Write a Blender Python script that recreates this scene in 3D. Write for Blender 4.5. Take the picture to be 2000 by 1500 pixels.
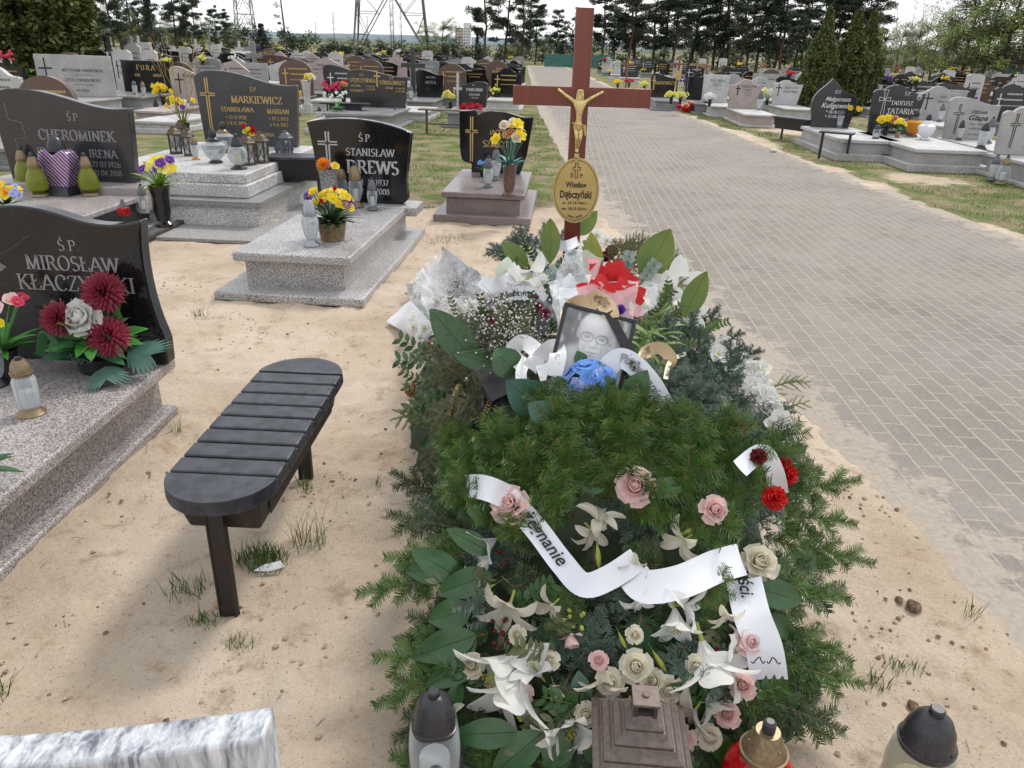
import bpy, bmesh, math, random
from mathutils import Vector, Matrix, noise, Euler
R = math.radians
PI = math.pi
random.seed(7)
for o in list(bpy.data.objects):
    bpy.data.objects.remove(o)
S = bpy.context.scene
COL = S.collection
# ------------------------------------------------------------------ camera
CAM_H, PITCH, ROLL, FPX = 1.6, R(23.9), R(1.8), 1480.0
cam = bpy.data.cameras.new('camera'); camo = bpy.data.objects.new('camera', cam); COL.objects.link(camo)
cam.sensor_width = 36; cam.lens = FPX / 2000 * 36; cam.clip_start = 0.05; cam.clip_end = 9000
camo.matrix_world = Matrix.Translation((0, 0, CAM_H)) @ Matrix.Rotation(R(90) - PITCH, 4, 'X') @ Matrix.Rotation(ROLL, 4, 'Z')
S.camera = camo
S.render.resolution_x = 1024; S.render.resolution_y = 768
# ------------------------------------------------------------------ world: bright broken overcast
W = bpy.data.worlds.new('World'); S.world = W; W.use_nodes = True
nt = W.node_tree; nt.nodes.clear()
SUN_EL, SUN_AZ = R(52), R(35)           # behind thin cloud, ahead and to the right
def N(t, **k):
    n = nt.nodes.new(t)
    for a, b in k.items(): setattr(n, a, b)
    return n
sky = N('ShaderNodeTexSky', sky_type='NISHITA', sun_disc=False, sun_elevation=SUN_EL, sun_rotation=SUN_AZ, altitude=50)
tc = N('ShaderNodeTexCoord'); mp = N('ShaderNodeMapping'); mp.inputs['Scale'].default_value = (1, 1, 3.2)
nz = N('ShaderNodeTexNoise'); nz.inputs['Scale'].default_value = 2.6; nz.inputs['Detail'].default_value = 7; nz.inputs['Roughness'].default_value = .55
cr = N('ShaderNodeValToRGB'); cr.color_ramp.elements[0].position = .30; cr.color_ramp.elements[1].position = .62
cr.color_ramp.elements[0].color = (.62, .62, .62, 1); cr.color_ramp.elements[1].color = (.97, .97, .97, 1)
nz2 = N('ShaderNodeTexNoise'); nz2.inputs['Scale'].default_value = 5; nz2.inputs['Detail'].default_value = 5
cl = N('ShaderNodeMixRGB'); cl.inputs[1].default_value = (7.9, 8.1, 8.5, 1); cl.inputs[2].default_value = (11.0, 11.1, 11.2, 1)
mx = N('ShaderNodeMixRGB'); bg = N('ShaderNodeBackground'); bg.inputs[1].default_value = 0.088; wo = N('ShaderNodeOutputWorld')
L = nt.links.new
L(tc.outputs['Generated'], mp.inputs[0]); L(mp.outputs[0], nz.inputs['Vector']); L(mp.outputs[0], nz2.inputs['Vector'])
L(nz.outputs[0], cr.inputs[0]); L(nz2.outputs[0], cl.inputs[0]); L(cr.outputs[0], mx.inputs[0]); L(sky.outputs[0], mx.inputs[1]); L(cl.outputs[0], mx.inputs[2])
L(mx.outputs[0], bg.inputs[0]); L(bg.outputs[0], wo.inputs[0])
sl = bpy.data.lights.new('sun', 'SUN'); sl.energy = 1.5; sl.angle = R(10); sl.color = (1, .955, .9)
so = bpy.data.objects.new('sun', sl); COL.objects.link(so)
sd = Vector((math.sin(SUN_AZ) * math.cos(SUN_EL), math.cos(SUN_AZ) * math.cos(SUN_EL), math.sin(SUN_EL)))
so.rotation_euler = sd.to_track_quat('Z', 'Y').to_euler()
S.view_settings.view_transform = 'Standard'; S.view_settings.look = 'None'; S.view_settings.gamma = 1
S.view_settings.exposure = 0.58
# ------------------------------------------------------------------ pixel ray -> point in the place
def ray(px, py):
    a = (px - 1000) / FPX; b = (750 - py) / FPX
    x = a * math.cos(ROLL) - b * math.sin(ROLL); u = a * math.sin(ROLL) + b * math.cos(ROLL)
    c, s = math.cos(PITCH), math.sin(PITCH)
    return Vector((x, c + u * s, -s + u * c))
def at(px, py, z=0.0):
    d = ray(px, py); t = (z - CAM_H) / d.z
    return Vector((d.x * t, d.y * t, z))
def aty(px, py, y):
    d = ray(px, py); t = y / d.y
    return Vector((d.x * t, y, CAM_H + d.z * t))
def pxm(p):                      # pixels of the photo per metre at point p
    c, s = math.cos(PITCH), math.sin(PITCH)
    return FPX / (p[1] * c + (CAM_H - p[2]) * s)
# ------------------------------------------------------------------ materials
MATS = {}
def mat(name, c, rough=.6, metal=0, c2=None, sc=8, lo=.4, hi=.6, bump=0, bsc=None, trans=0, alpha=1, coat=0, spec=None, ior=None, detail=5, emit=None, stretch=None, sub=0):
    if name in MATS: return MATS[name]
    m = bpy.data.materials.new(name); m.use_nodes = True; t = m.node_tree; p = t.nodes['Principled BSDF']
    p.inputs['Base Color'].default_value = (*c, 1); p.inputs['Roughness'].default_value = rough; p.inputs['Metallic'].default_value = metal
    if coat: p.inputs['Coat Weight'].default_value = coat; p.inputs['Coat Roughness'].default_value = .05
    if spec is not None: p.inputs['Specular IOR Level'].default_value = spec
    if trans: p.inputs['Transmission Weight'].default_value = trans
    if ior: p.inputs['IOR'].default_value = ior
    if alpha < 1: p.inputs['Alpha'].default_value = alpha
    if sub: p.inputs['Subsurface Weight'].default_value = sub; p.inputs['Subsurface Radius'].default_value = (.01, .008, .006)
    if c2 is not None or bump:
        g = t.nodes.new('ShaderNodeTexCoord'); n = t.nodes.new('ShaderNodeTexNoise')
        n.inputs['Scale'].default_value = sc; n.inputs['Detail'].default_value = detail
        vec = g.outputs['Object']
        if stretch:
            q = t.nodes.new('ShaderNodeMapping'); q.inputs['Scale'].default_value = stretch; t.links.new(vec, q.inputs[0]); vec = q.outputs[0]
        t.links.new(vec, n.inputs['Vector'])
        if c2 is not None:
            r = t.nodes.new('ShaderNodeValToRGB'); r.color_ramp.elements[0].position = lo; r.color_ramp.elements[1].position = hi
            r.color_ramp.elements[0].color = (*c, 1); r.color_ramp.elements[1].color = (*c2, 1)
            t.links.new(n.outputs[0], r.inputs[0]); t.links.new(r.outputs[0], p.inputs['Base Color'])
        if bump:
            b = t.nodes.new('ShaderNodeBump'); b.inputs['Strength'].default_value = bump; b.inputs['Distance'].default_value = .01
            n2 = n
            if bsc:
                n2 = t.nodes.new('ShaderNodeTexNoise'); n2.inputs['Scale'].default_value = bsc; n2.inputs['Detail'].default_value = 6; t.links.new(vec, n2.inputs['Vector'])
            t.links.new(n2.outputs[0], b.inputs['Height']); t.links.new(b.outputs[0], p.inputs['Normal'])
    MATS[name] = m
    return m
def granite(name, dark, mid, light, sc=95, rough=.3, spread=.07, stretch=None, dist=0):
    if name in MATS: return MATS[name]
    m = bpy.data.materials.new(name); m.use_nodes = True; t = m.node_tree; p = t.nodes['Principled BSDF']
    g = t.nodes.new('ShaderNodeTexCoord'); q = t.nodes.new('ShaderNodeMapping'); t.links.new(g.outputs['Object'], q.inputs[0])
    if stretch: q.inputs['Scale'].default_value = stretch
    n = t.nodes.new('ShaderNodeTexNoise'); n.inputs['Scale'].default_value = sc; n.inputs['Detail'].default_value = 3; n.inputs['Roughness'].default_value = .75; n.inputs['Distortion'].default_value = dist
    big = t.nodes.new('ShaderNodeTexNoise'); big.inputs['Scale'].default_value = 3; big.inputs['Detail'].default_value = 4
    t.links.new(q.outputs[0], n.inputs['Vector']); t.links.new(q.outputs[0], big.inputs['Vector'])
    r = t.nodes.new('ShaderNodeValToRGB'); e = r.color_ramp.elements
    e[0].position = .5 - spread; e[0].color = (*dark, 1); e[1].position = .5 + spread; e[1].color = (*light, 1)
    x = e.new(.5); x.color = (*mid, 1)
    mr = t.nodes.new('ShaderNodeMapRange'); mr.inputs[1].default_value = .3; mr.inputs[2].default_value = .7; mr.inputs[3].default_value = .82; mr.inputs[4].default_value = 1.12
    mu = t.nodes.new('ShaderNodeMixRGB'); mu.blend_type = 'MULTIPLY'; mu.inputs[0].default_value = 1
    t.links.new(n.outputs[0], r.inputs[0]); t.links.new(big.outputs[0], mr.inputs[0]); t.links.new(r.outputs[0], mu.inputs[1]); t.links.new(mr.outputs[0], mu.inputs[2])
    t.links.new(mu.outputs[0], p.inputs['Base Color'])
    ro = t.nodes.new('ShaderNodeMapRange'); ro.inputs[3].default_value = rough * .7; ro.inputs[4].default_value = rough * 1.5
    t.links.new(big.outputs[0], ro.inputs[0]); t.links.new(ro.outputs[0], p.inputs['Roughness'])
    MATS[name] = m
    return m
def glassy(name, c, a=.35, rough=.06, hi=.92):
    """thin walled glass: mostly see through, the rest a tinted gloss"""
    if name in MATS: return MATS[name]
    m = bpy.data.materials.new(name); m.use_nodes = True; t = m.node_tree; p = t.nodes['Principled BSDF']; o = t.nodes['Material Output']
    p.inputs['Base Color'].default_value = (*c, 1); p.inputs['Roughness'].default_value = rough
    tr = t.nodes.new('ShaderNodeBsdfTransparent'); tr.inputs[0].default_value = (*[min(1, .25 + v) for v in c], 1)
    lw = t.nodes.new('ShaderNodeLayerWeight'); lw.inputs[0].default_value = .45
    mr = t.nodes.new('ShaderNodeMapRange'); mr.inputs[3].default_value = a; mr.inputs[4].default_value = hi
    mxs = t.nodes.new('ShaderNodeMixShader'); t.links.new(lw.outputs['Facing'], mr.inputs[0]); t.links.new(mr.outputs[0], mxs.inputs[0])
    t.links.new(tr.outputs[0], mxs.inputs[1]); t.links.new(p.outputs[0], mxs.inputs[2]); t.links.new(mxs.outputs[0], o.inputs[0])
    MATS[name] = m
    return m
# stones
G_LIGHT = granite('light_speckled_granite', (.13, .12, .12), (.40, .385, .38), (.58, .565, .56), 130, .32)
G_PINKGREY = granite('warm_speckled_granite', (.12, .095, .09), (.33, .30, .29), (.52, .49, .48), 150, .3, .09)
G_WHITE = granite('pale_grey_granite', (.25, .25, .25), (.5, .49, .48), (.66, .65, .64), 90, .4)
G_GREY = granite('mid_grey_granite', (.10, .10, .105), (.23, .23, .235), (.36, .36, .36), 100, .3)
G_ROSE = granite('pink_grey_granite', (.2, .15, .14), (.42, .34, .32), (.55, .47, .45), 90, .35)
G_MAUVE = granite('mauve_grey_granite', (.11, .085, .085), (.22, .175, .175), (.33, .28, .28), 130, .28, .1)
G_DARK = granite('dark_polished_granite', (.012, .012, .014), (.03, .03, .034), (.075, .075, .08), 160, .16, .1)
G_BLACK = granite('black_polished_granite', (.006, .006, .007), (.009, .009, .010), (.016, .016, .018), 60, .10, .12)
G_BROWN = granite('brown_polished_granite', (.04, .022, .018), (.11, .065, .055), (.19, .12, .10), 120, .22, .1)
G_VEIN = granite('veined_white_granite', (.13, .14, .18), (.42, .44, .47), (.64, .65, .67), 5, .34, .15, (9, 5, 1.6), .3)
CONC = mat('weathered_concrete', (.24, .235, .22), .9, c2=(.33, .32, .31), sc=40, bump=.2, bsc=160)
PAVEDARK = mat('dark_concrete', (.05, .05, .052), .8, c2=(.11, .11, .11), sc=10, bump=.3, bsc=90)
PLASTIC = mat('dark_recycled_plastic', (.022, .024, .030), .42, c2=(.045, .048, .060), sc=22, bump=.15, bsc=240)
BROWNMET = mat('brown_painted_metal', (.022, .016, .014), .55, c2=(.07, .045, .035), sc=30, lo=.62, hi=.75, bump=.1)
BLACKMET = mat('black_painted_metal', (.012, .012, .014), .4)
RUST = mat('rusty_brown_metal', (.06, .04, .03), .6, c2=(.12, .08, .06), sc=20)
BRONZE = mat('bronze_metal', (.30, .20, .11), .38, .85, c2=(.45, .32, .18), sc=30)
GOLD = mat('gold_metal', (.70, .57, .27), .36, .75, c2=(.52, .41, .18), sc=60)
GOLDTXT = mat('gold_letter', (.55, .38, .13), .45, .3)
GREYTXT = mat('grey_letter', (.25, .25, .26), .6)
WHITETXT = mat('white_letter', (.62, .62, .62), .6)
BLACKTXT = mat('black_letter', (.012, .012, .012), .5)
WOOD = mat('mahogany_varnished_wood', (.125, .020, .011), .38, c2=(.18, .032, .017), sc=3, lo=.3, hi=.7, stretch=(14, 14, .7), coat=.25)
WOODO = mat('orange_varnished_wood', (.20, .07, .03), .5, c2=(.28, .10, .045), sc=6)
PLATE = mat('brass_plate', (.52, .37, .13), .42, .35, c2=(.60, .44, .18), sc=4)
WAX = mat('candle_wax', (.75, .68, .42), .6); WAXW = mat('white_candle_wax', (.8, .8, .78), .5)
CLEAR = glassy('clear_glass', (.55, .58, .6), .16); CLEARW = glassy('frosted_glass', (.62, .65, .67), .42, .12)
REDGL = glassy('red_glass', (.42, .006, .008), .82, .05); GREENGL = glassy('olive_green_glass', (.24, .27, .02), .6, .1); AMBER = glassy('amber_glass', (.7, .32, .03), .6)
CELLO = glassy('cellophane', (.75, .77, .8), .07, .05, .5)
CAPBLK = mat('black_cap_plastic', (.018, .019, .022), .34, c2=(.03, .03, .035), sc=40); CAPGREY = mat('grey_cap_plastic', (.12, .125, .14), .35, .5)
CAPBRZ = mat('bronze_cap_plastic', (.20, .145, .085), .4, .55, c2=(.27, .20, .12), sc=30)
TIER = mat('taupe_roof_metal', (.11, .083, .072), .42, .3, c2=(.145, .112, .098), sc=90)
# foliage and petals
def leafm(name, c, c2, rough=.5, sc=25, coat=0): return mat(name, c, rough, c2=c2, sc=sc, lo=.35, hi=.65, coat=coat)
FIR = leafm('fir_needle', (.022, .068, .009), (.092, .182, .022), .5, 14)
FIRD = leafm('dark_fir_needle', (.013, .036, .009), (.045, .088, .017), .5, 14)  # darker fir green, shade deep among the boughs put into the colour
FIRB = leafm('blue_fir_needle', (.06, .11, .085), (.14, .21, .17), .5, 14)
TWIG = mat('twig_bark', (.12, .075, .04), .8, c2=(.2, .13, .07), sc=60)
LEAF = leafm('glossy_green_leaf', (.016, .062, .012), (.034, .11, .022), .32, 20, .2)
LEAFY = leafm('yellow_green_leaf', (.16, .22, .02), (.26, .27, .03), .4, 8)
LEAFP = leafm('pale_dry_leaf', (.25, .28, .12), (.36, .38, .19), .6, 20)
LEAFB = leafm('blue_green_leaf', (.05, .12, .09), (.10, .19, .15), .45, 12)
LEAFT = leafm('teal_leaf', (.09, .26, .24), (.17, .36, .34), .5, 12)
LEAFG = leafm('bright_green_leaf', (.05, .22, .03), (.10, .33, .06), .45, 16)
LEAFD = leafm('dry_grey_green_leaf', (.09, .10, .045), (.15, .16, .08), .6, 20)
STEM = mat('green_stem', (.07, .14, .03), .5)
def pet(name, c, c2, rough=.5, sc=30):
    m = mat(name, c, rough, c2=c2, sc=sc, lo=.35, hi=.65); t = m.node_tree; p = t.nodes['Principled BSDF']; tr = t.nodes.new('ShaderNodeBsdfTranslucent'); x = t.nodes.new('ShaderNodeMixShader'); x.inputs[0].default_value = .38
    t.links.new(p.inputs['Base Color'].links[0].from_socket, tr.inputs[0]); t.links.new(p.outputs[0], x.inputs[1]); t.links.new(tr.outputs[0], x.inputs[2]); t.links.new(x.outputs[0], t.nodes['Material Output'].inputs[0]); return m
P_WHITE = pet('white_petal', (.78, .78, .74), (.86, .86, .84)); P_CREAM = pet('cream_petal', (.80, .75, .60), (.88, .84, .72))
P_PINK = pet('pale_pink_petal', (.88, .58, .58), (.90, .74, .68)); P_RED = pet('red_petal', (.55, .008, .012), (.72, .02, .02))
P_DRED = pet('dark_red_petal', (.12, .01, .012), (.22, .02, .02)); P_BURG = pet('burgundy_petal', (.20, .012, .035), (.48, .08, .13), sc=90)
P_YEL = pet('yellow_petal', (.85, .62, .01), (.90, .76, .04)); P_LYEL = pet('light_yellow_petal', (.80, .76, .12), (.84, .80, .30))
P_ORG = pet('orange_petal', (.85, .26, .02), (.9, .40, .04)); P_PUR = pet('purple_petal', (.12, .03, .36), (.22, .06, .48)); P_BLUE = pet('blue_petal', (.10, .30, .78), (.25, .48, .88))
P_LBLUE = pet('lilac_blue_petal', (.36, .44, .80), (.50, .55, .85)); P_HOT = pet('hot_pink_petal', (.70, .03, .12), (.78, .10, .2)); P_PEACH = pet('peach_petal', (.82, .40, .22), (.85, .55, .35))
P_WILT = pet('wilted_petal', (.58, .52, .42), (.74, .71, .63)); P_GREEN = pet('green_yellow_petal', (.40, .50, .08), (.60, .62, .15))
SATIN = mat('white_satin_ribbon', (.72, .74, .80), .38, c2=(.80, .81, .85), sc=5); SATBLK = mat('black_ribbon', (.01, .01, .012), .4); SATGOLD = mat('beige_gold_ribbon', (.58, .42, .24), .4)
PAPW = mat('white_paper', (.66, .66, .69), .6, c2=(.74, .74, .76), sc=12, bump=.2); PAPBLK = mat('black_wrapping_paper', (.013, .013, .016), .55, bump=.4, sc=12)
# ------------------------------------------------------------------ mesh builder
class MB:
    def __init__(s): s.v = []; s.f = []; s.m = []
    def add(s, vs, fs, mi=0):
        b = len(s.v); s.v.extend([tuple(v) for v in vs]); s.f.extend([tuple(i + b for i in f) for f in fs]); s.m.extend([mi] * len(fs)); return s
    def box(s, x0, x1, y0, y1, z0, z1, mi=0):
        v = [(x, y, z) for z in (z0, z1) for y in (y0, y1) for x in (x0, x1)]
        return s.add(v, [(0, 2, 3, 1), (4, 5, 7, 6), (0, 1, 5, 4), (2, 6, 7, 3), (0, 4, 6, 2), (1, 3, 7, 5)], mi)
    def lathe(s, prof, seg=20, c=(0, 0, 0), mi=0, sq=0, cap=True):
        vs = []; fs = []
        for r, z in prof:
            for k in range(seg):
                a = 2 * PI * k / seg; x, y = math.cos(a), math.sin(a)
                if sq:
                    q = (abs(x) ** sq + abs(y) ** sq) ** (-1 / sq); x, y = x * q, y * q
                vs.append((c[0] + r * x, c[1] + r * y, c[2] + z))
        n = len(prof)
        for i in range(n - 1):
            for k in range(seg):
                fs.append((i * seg + k, i * seg + (k + 1) % seg, (i + 1) * seg + (k + 1) % seg, (i + 1) * seg + k))
        if cap:
            if prof[0][0] > 1e-5: fs.append(tuple(range(seg))[::-1])
            if prof[-1][0] > 1e-5: fs.append(tuple((n - 1) * seg + k for k in range(seg)))
        return s.add(vs, fs, mi)
    def tube(s, pts, r, seg=6, mi=0, flat=None):
        pts = [Vector(p) for p in pts]; n = len(pts); vs = []; fs = []
        rr = r if hasattr(r, '__len__') else [r] * n
        up = Vector((0.013, .021, 1)); prev = None
        for i, p in enumerate(pts):
            d = (pts[min(i + 1, n - 1)] - pts[max(i - 1, 0)]).normalized()
            if prev is None:
                a = d.cross(up)
                if a.length < .1: a = d.cross(Vector((1, 0, 0)))
            else: a = prev - d * prev.dot(d)
            a.normalize(); b = d.cross(a); prev = a
            for k in range(seg):
                t = 2 * PI * k / seg
                vs.append(p + (a * math.cos(t) + b * math.sin(t)) * rr[i])
        for i in range(n - 1):
            for k in range(seg):
                fs.append((i * seg + k, i * seg + (k + 1) % seg, (i + 1) * seg + (k + 1) % seg, (i + 1) * seg + k))
        fs.append(tuple(range(seg))[::-1]); fs.append(tuple((n - 1) * seg + k for k in range(seg)))
        return s.add(vs, fs, mi)
    def prism(s, out, y0, y1, mi=0, inset=0):
        """outline in x,z (counter-clockwise seen from the front), front at y0"""
        n = len(out); vs = [(x, y0, z) for x, z in out] + [(x, y1, z) for x, z in out]
        fs = [tuple(range(n)), tuple(range(2 * n - 1, n - 1, -1))] + [(i, i + n, (i + 1) % n + n, (i + 1) % n) for i in range(n)]
        return s.add(vs, fs, mi)
    def ball(s, c, r, seg=8, rings=5, mi=0, sz=1):
        pr = [(max(1e-6, r * math.sin(PI * i / rings)), -r * sz * math.cos(PI * i / rings)) for i in range(rings + 1)]
        return s.lathe(pr, seg, c, mi, cap=False)
    def merge(s, o, M, mi=None):
        b = len(s.v); s.v.extend([tuple(M @ Vector(v)) for v in o.v]); s.f.extend([tuple(i + b for i in f) for f in o.f])
        s.m.extend(o.m if mi is None else [mi] * len(o.f)); return s
    def mesh(s, name, mats, sharp=40):
        me = bpy.data.meshes.new(name); me.from_pydata(s.v, [], s.f)
        mats = mats if isinstance(mats, (list, tuple)) else [mats]
        for m in mats: me.materials.append(m)
        me.polygons.foreach_set('material_index', s.m); me.polygons.foreach_set('use_smooth', [True] * len(s.f))
        me.update(); me.set_sharp_from_angle(angle=R(sharp))
        return me
    def build(s, name, mats, parent=None, bevel=0, sharp=40, loc=None, rot=None, seg=2):
        return put(name, s.mesh(name, mats, sharp), parent, bevel, loc, rot, seg)
def put(name, me, parent=None, bevel=0, loc=None, rot=None, seg=2, M=None):
    o = bpy.data.objects.new(name, me); COL.objects.link(o)
    if parent is not None: o.parent = parent
    if M is not None: o.matrix_local = M
    if loc is not None: o.location = loc
    if rot is not None: o.rotation_euler = rot
    if bevel:
        b = o.modifiers.new('bevel', 'BEVEL'); b.width = bevel; b.segments = seg; b.limit_method = 'ANGLE'; b.angle_limit = R(35)
    return o
def thing(name, label, cat, loc=(0, 0, 0), rz=0, group=None, scale=1):
    o = bpy.data.objects.new(name, None); COL.objects.link(o); o.empty_display_size = .1
    o.location = loc; o.rotation_euler = (0, 0, rz); o.scale = (scale,) * 3
    return tag(o, label, cat, group)
def tag(o, label, cat, group=None):
    o['label'] = label; o['category'] = cat
    if group: o['group'] = group
    return o
def struct(o, kind='structure'):
    o['kind'] = kind; return o
def dup(root, loc, rz, label, scale=None, group=None):
    r = root.copy(); COL.objects.link(r); r.location = loc; r.rotation_euler = (0, 0, rz); r['label'] = label
    if scale: r.scale = (scale,) * 3 if not hasattr(scale, '__len__') else scale
    if group: r['group'] = group
    for ch in list(root.children):
        c = ch.copy(); COL.objects.link(c); c.parent = r
        for g in ch.children:
            d = g.copy(); COL.objects.link(d); d.parent = c
    return r
# ------------------------------------------------------------------ lettering
def arc(cx, cy, rx, ry, a0, a1, n=14): return [(cx + rx * math.cos(R(a0 + (a1 - a0) * i / n)), cy + ry * math.sin(R(a0 + (a1 - a0) * i / n))) for i in range(n + 1)]
GL = {
 'A': (.8, [[(.02, 0), (.4, 1)], [(.4, 1), (.78, 0)], [(.18, .34), (.63, .34)]]),
 'B': (.7, [[(.14, 0), (.14, 1)], [(.05, .97), (.34, .97)] + arc(.36, .76, .2, .22, 88, -88) + [(.14, .53)], [(.14, .53), (.36, .53)] + arc(.38, .28, .25, .26, 88, -88) + [(.05, .03)]]),
 'C': (.76, [arc(.42, .5, .34, .5, 48, 318, 22), [(.66, .70), (.67, .96)]]),
 'D': (.82, [[(.14, 0), (.14, 1)], [(.05, .97), (.36, .97)] + arc(.36, .5, .38, .47, 88, -88, 18) + [(.05, .03)]]),
 'E': (.66, [[(.14, 0), (.14, 1)], [(.05, .97), (.56, .97), (.57, .8)], [(.14, .52), (.44, .52)], [(.05, .03), (.58, .03), (.6, .22)]]),
 'F': (.62, [[(.14, 0), (.14, 1)], [(.05, .97), (.56, .97), (.57, .8)], [(.14, .52), (.44, .52)]]),
 'G': (.82, [arc(.42, .5, .34, .5, 48, 330, 22), [(.70, .06), (.70, .42)], [(.55, .42), (.8, .42)]]),
 'H': (.82, [[(.14, 0), (.14, 1)], [(.68, 0), (.68, 1)], [(.14, .52), (.68, .52)]]),
 'I': (.32, [[(.16, 0), (.16, 1)]]),
 'J': (.42, [[(.28, 1), (.28, .15)] + arc(.12, .15, .16, .2, 0, -100, 8)]),
 'K': (.78, [[(.14, 0), (.14, 1)], [(.14, .42), (.64, 1)], [(.3, .58), (.72, 0)]]),
 'L': (.62, [[(.14, 0), (.14, 1)], [(.05, .03), (.56, .03), (.58, .25)]]),
 'M': (.98, [[(.14, 0), (.16, 1)], [(.16, 1), (.49, .02)], [(.49, .02), (.82, 1)], [(.82, 1), (.84, 0)]]),
 'N': (.84, [[(.14, 0), (.14, 1)], [(.14, 1), (.7, 0)], [(.7, .02), (.7, 1)]]),
 'O': (.84, [arc(.42, .5, .35, .5, 0, 360, 30)]),
 'P': (.66, [[(.14, 0), (.14, 1)], [(.05, .97), (.34, .97)] + arc(.36, .73, .23, .24, 88, -88) + [(.14, .49)]]),
 'R': (.76, [[(.14, 0), (.14, 1)], [(.05, .97), (.34, .97)] + arc(.36, .74, .22, .23, 88, -88) + [(.14, .51)], [(.38, .5), (.72, 0)]]),
 'S': (.6, [arc(.3, .75, .2, .24, 35, 250, 12) + arc(.3, .26, .23, .26, 72, -150, 14)]),
 'T': (.7, [[(.35, 0), (.35, .96)], [(.05, .8), (.06, .97), (.64, .97), (.65, .8)]]),
 'U': (.8, [[(.14, 1), (.14, .3)] + arc(.4, .3, .26, .29, 180, 360, 12) + [(.66, 1)]]),
 'W': (1.12, [[(.03, 1), (.3, 0)], [(.3, 0), (.56, 1)], [(.56, 1), (.82, 0)], [(.82, 0), (1.09, 1)]]),
 'V': (.78, [[(.02, 1), (.4, 0)], [(.4, 0), (.76, 1)]]), 'X': (.78, [[(.05, 1), (.72, 0)], [(.7, 1), (.07, 0)]]),
 'Y': (.74, [[(.03, 1), (.37, .5)], [(.71, 1), (.37, .5)], [(.37, .5), (.37, 0)]]),
 'Z': (.68, [[(.08, .78), (.09, .97), (.6, .97)], [(.6, .97), (.07, .03)], [(.07, .03), (.6, .03), (.62, .24)]]),
 '0': (.6, [arc(.3, .5, .23, .5, 0, 360, 22)]), '1': (.42, [[(.22, 0), (.22, 1)], [(.22, .98), (.08, .86)]]),
 '2': (.58, [arc(.28, .73, .2, .27, 165, -30, 12) + [(.06, .04)], [(.06, .03), (.52, .03)]]),
 '3': (.56, [arc(.26, .75, .19, .24, 150, -80, 10), arc(.26, .27, .23, .27, 90, -150, 12)]),
 '4': (.6, [[(.42, 0), (.42, 1)], [(.42, 1), (.04, .3), (.56, .3)]]),
 '5': (.56, [[(.5, .97), (.14, .97), (.12, .56)] + arc(.26, .3, .23, .3, 110, -150, 14)]),
 '6': (.6, [arc(.32, .3, .23, .3, 0, 360, 18), arc(.52, .3, .43, .7, 180, 105, 8)]),
 '7': (.56, [[(.05, .97), (.52, .97)], [(.52, .97), (.2, 0)]]),
 '8': (.58, [arc(.29, .75, .19, .24, 0, 360, 18), arc(.29, .27, .23, .27, 0, 360, 18)]),
 '9': (.6, [arc(.28, .7, .23, .3, 0, 360, 18), arc(.08, .7, .43, .7, 0, -75, 8)]),
 '.': (.26, [[(.1, .07), (.16, .07)]]), '-': (.4, [[(.06, .4), (.34, .4)]]), ' ': (.36, []),
 '*': (.46, [[(.23, .3), (.23, .8)], [(.03, .42), (.43, .68)], [(.03, .68), (.43, .42)]]),
 '+': (.5, [[(.25, -.1), (.25, .9)], [(.06, .6), (.44, .6)]]),
}
def glyph(ch):
    ex = []
    base = {'Ł': 'L', 'Ś': 'S', 'Ń': 'N', 'Ó': 'O', 'Ą': 'A', 'Ę': 'E', 'Ż': 'Z'}.get(ch, ch)
    w, st = GL[base]
    if ch == 'Ł': ex = [[(-.04, .36), (.4, .66)]]
    if ch in 'ŚŃÓ': ex = [[(w / 2 - .05, 1.08), (w / 2 + .1, 1.26)]]
    if ch in 'ĄĘ': ex = [[(w - .1, 0), (w - .18, -.14), (w - .02, -.22)]]
    return w, st + ex
def caps(mb, text, h, cx, z, y=-.0015, mi=0, wt=1.0, sx=1.0, nib=18, serif=True, shear=0, align='c', sp=.06):
    tot = sum(glyph(c)[0] + sp for c in text) * h * sx
    x = cx - (tot / 2 if align == 'c' else 0)
    for c in text:
        w, st = glyph(c)
        for pl in st:
            pts = [Vector((p[0] * sx, p[1])) for p in pl]
            L_, R_ = [], []
            for i, p in enumerate(pts):
                d = pts[min(i + 1, len(pts) - 1)] - pts[max(i - 1, 0)]
                if d.length < 1e-6: d = Vector((1, 0))
                a = math.atan2(d.y, d.x); wd = (.035 + .12 * abs(math.sin(a - R(nib)))) * wt / 2
                nrm = Vector((-d.y, d.x)).normalized() * wd
                L_.append(p + nrm); R_.append(p - nrm)
            n = len(pts); vs = []
            for q in L_ + R_: vs.append((x + (q.x + shear * q.y) * h, y, z + q.y * h))
            mb.add(vs, [(i + n, i + 1 + n, i + 1, i) for i in range(n - 1)], mi)
            if serif and c not in '.-*+0123456789 ' and len(pts) == 2 or (c in '1' and serif and len(pts) == 2):
                for e, o_ in ((pts[0], pts[-1]), (pts[-1], pts[0])):
                    if (abs(e.y) < .03 or abs(e.y - 1) < .03) and abs(e.y - o_.y) > .4 and not (c in 'AMNW' and e.y > .9 and len(pts) == 2 and c == 'A') and not (c in 'NMW' and .2 < e.x / sx < w - .2 and e.y < .1 and c != 'M' ):
                        s0 = .15 * sx * (.8 + .2 * wt); zz = .0 if e.y < .5 else 1 - .055
                        vs = [(x + (e.x - s0 + shear * e.y) * h, y - .0002, z + zz * h), (x + (e.x + s0 + shear * e.y) * h, y - .0002, z + zz * h), (x + (e.x + s0 + shear * e.y) * h, y - .0002, z + (zz + .055) * h), (x + (e.x - s0 + shear * e.y) * h, y - .0002, z + (zz + .055) * h)]
                        mb.add(vs, [(0, 1, 2, 3)], mi)
        x += (w + sp) * h * sx
    return mb
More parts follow.
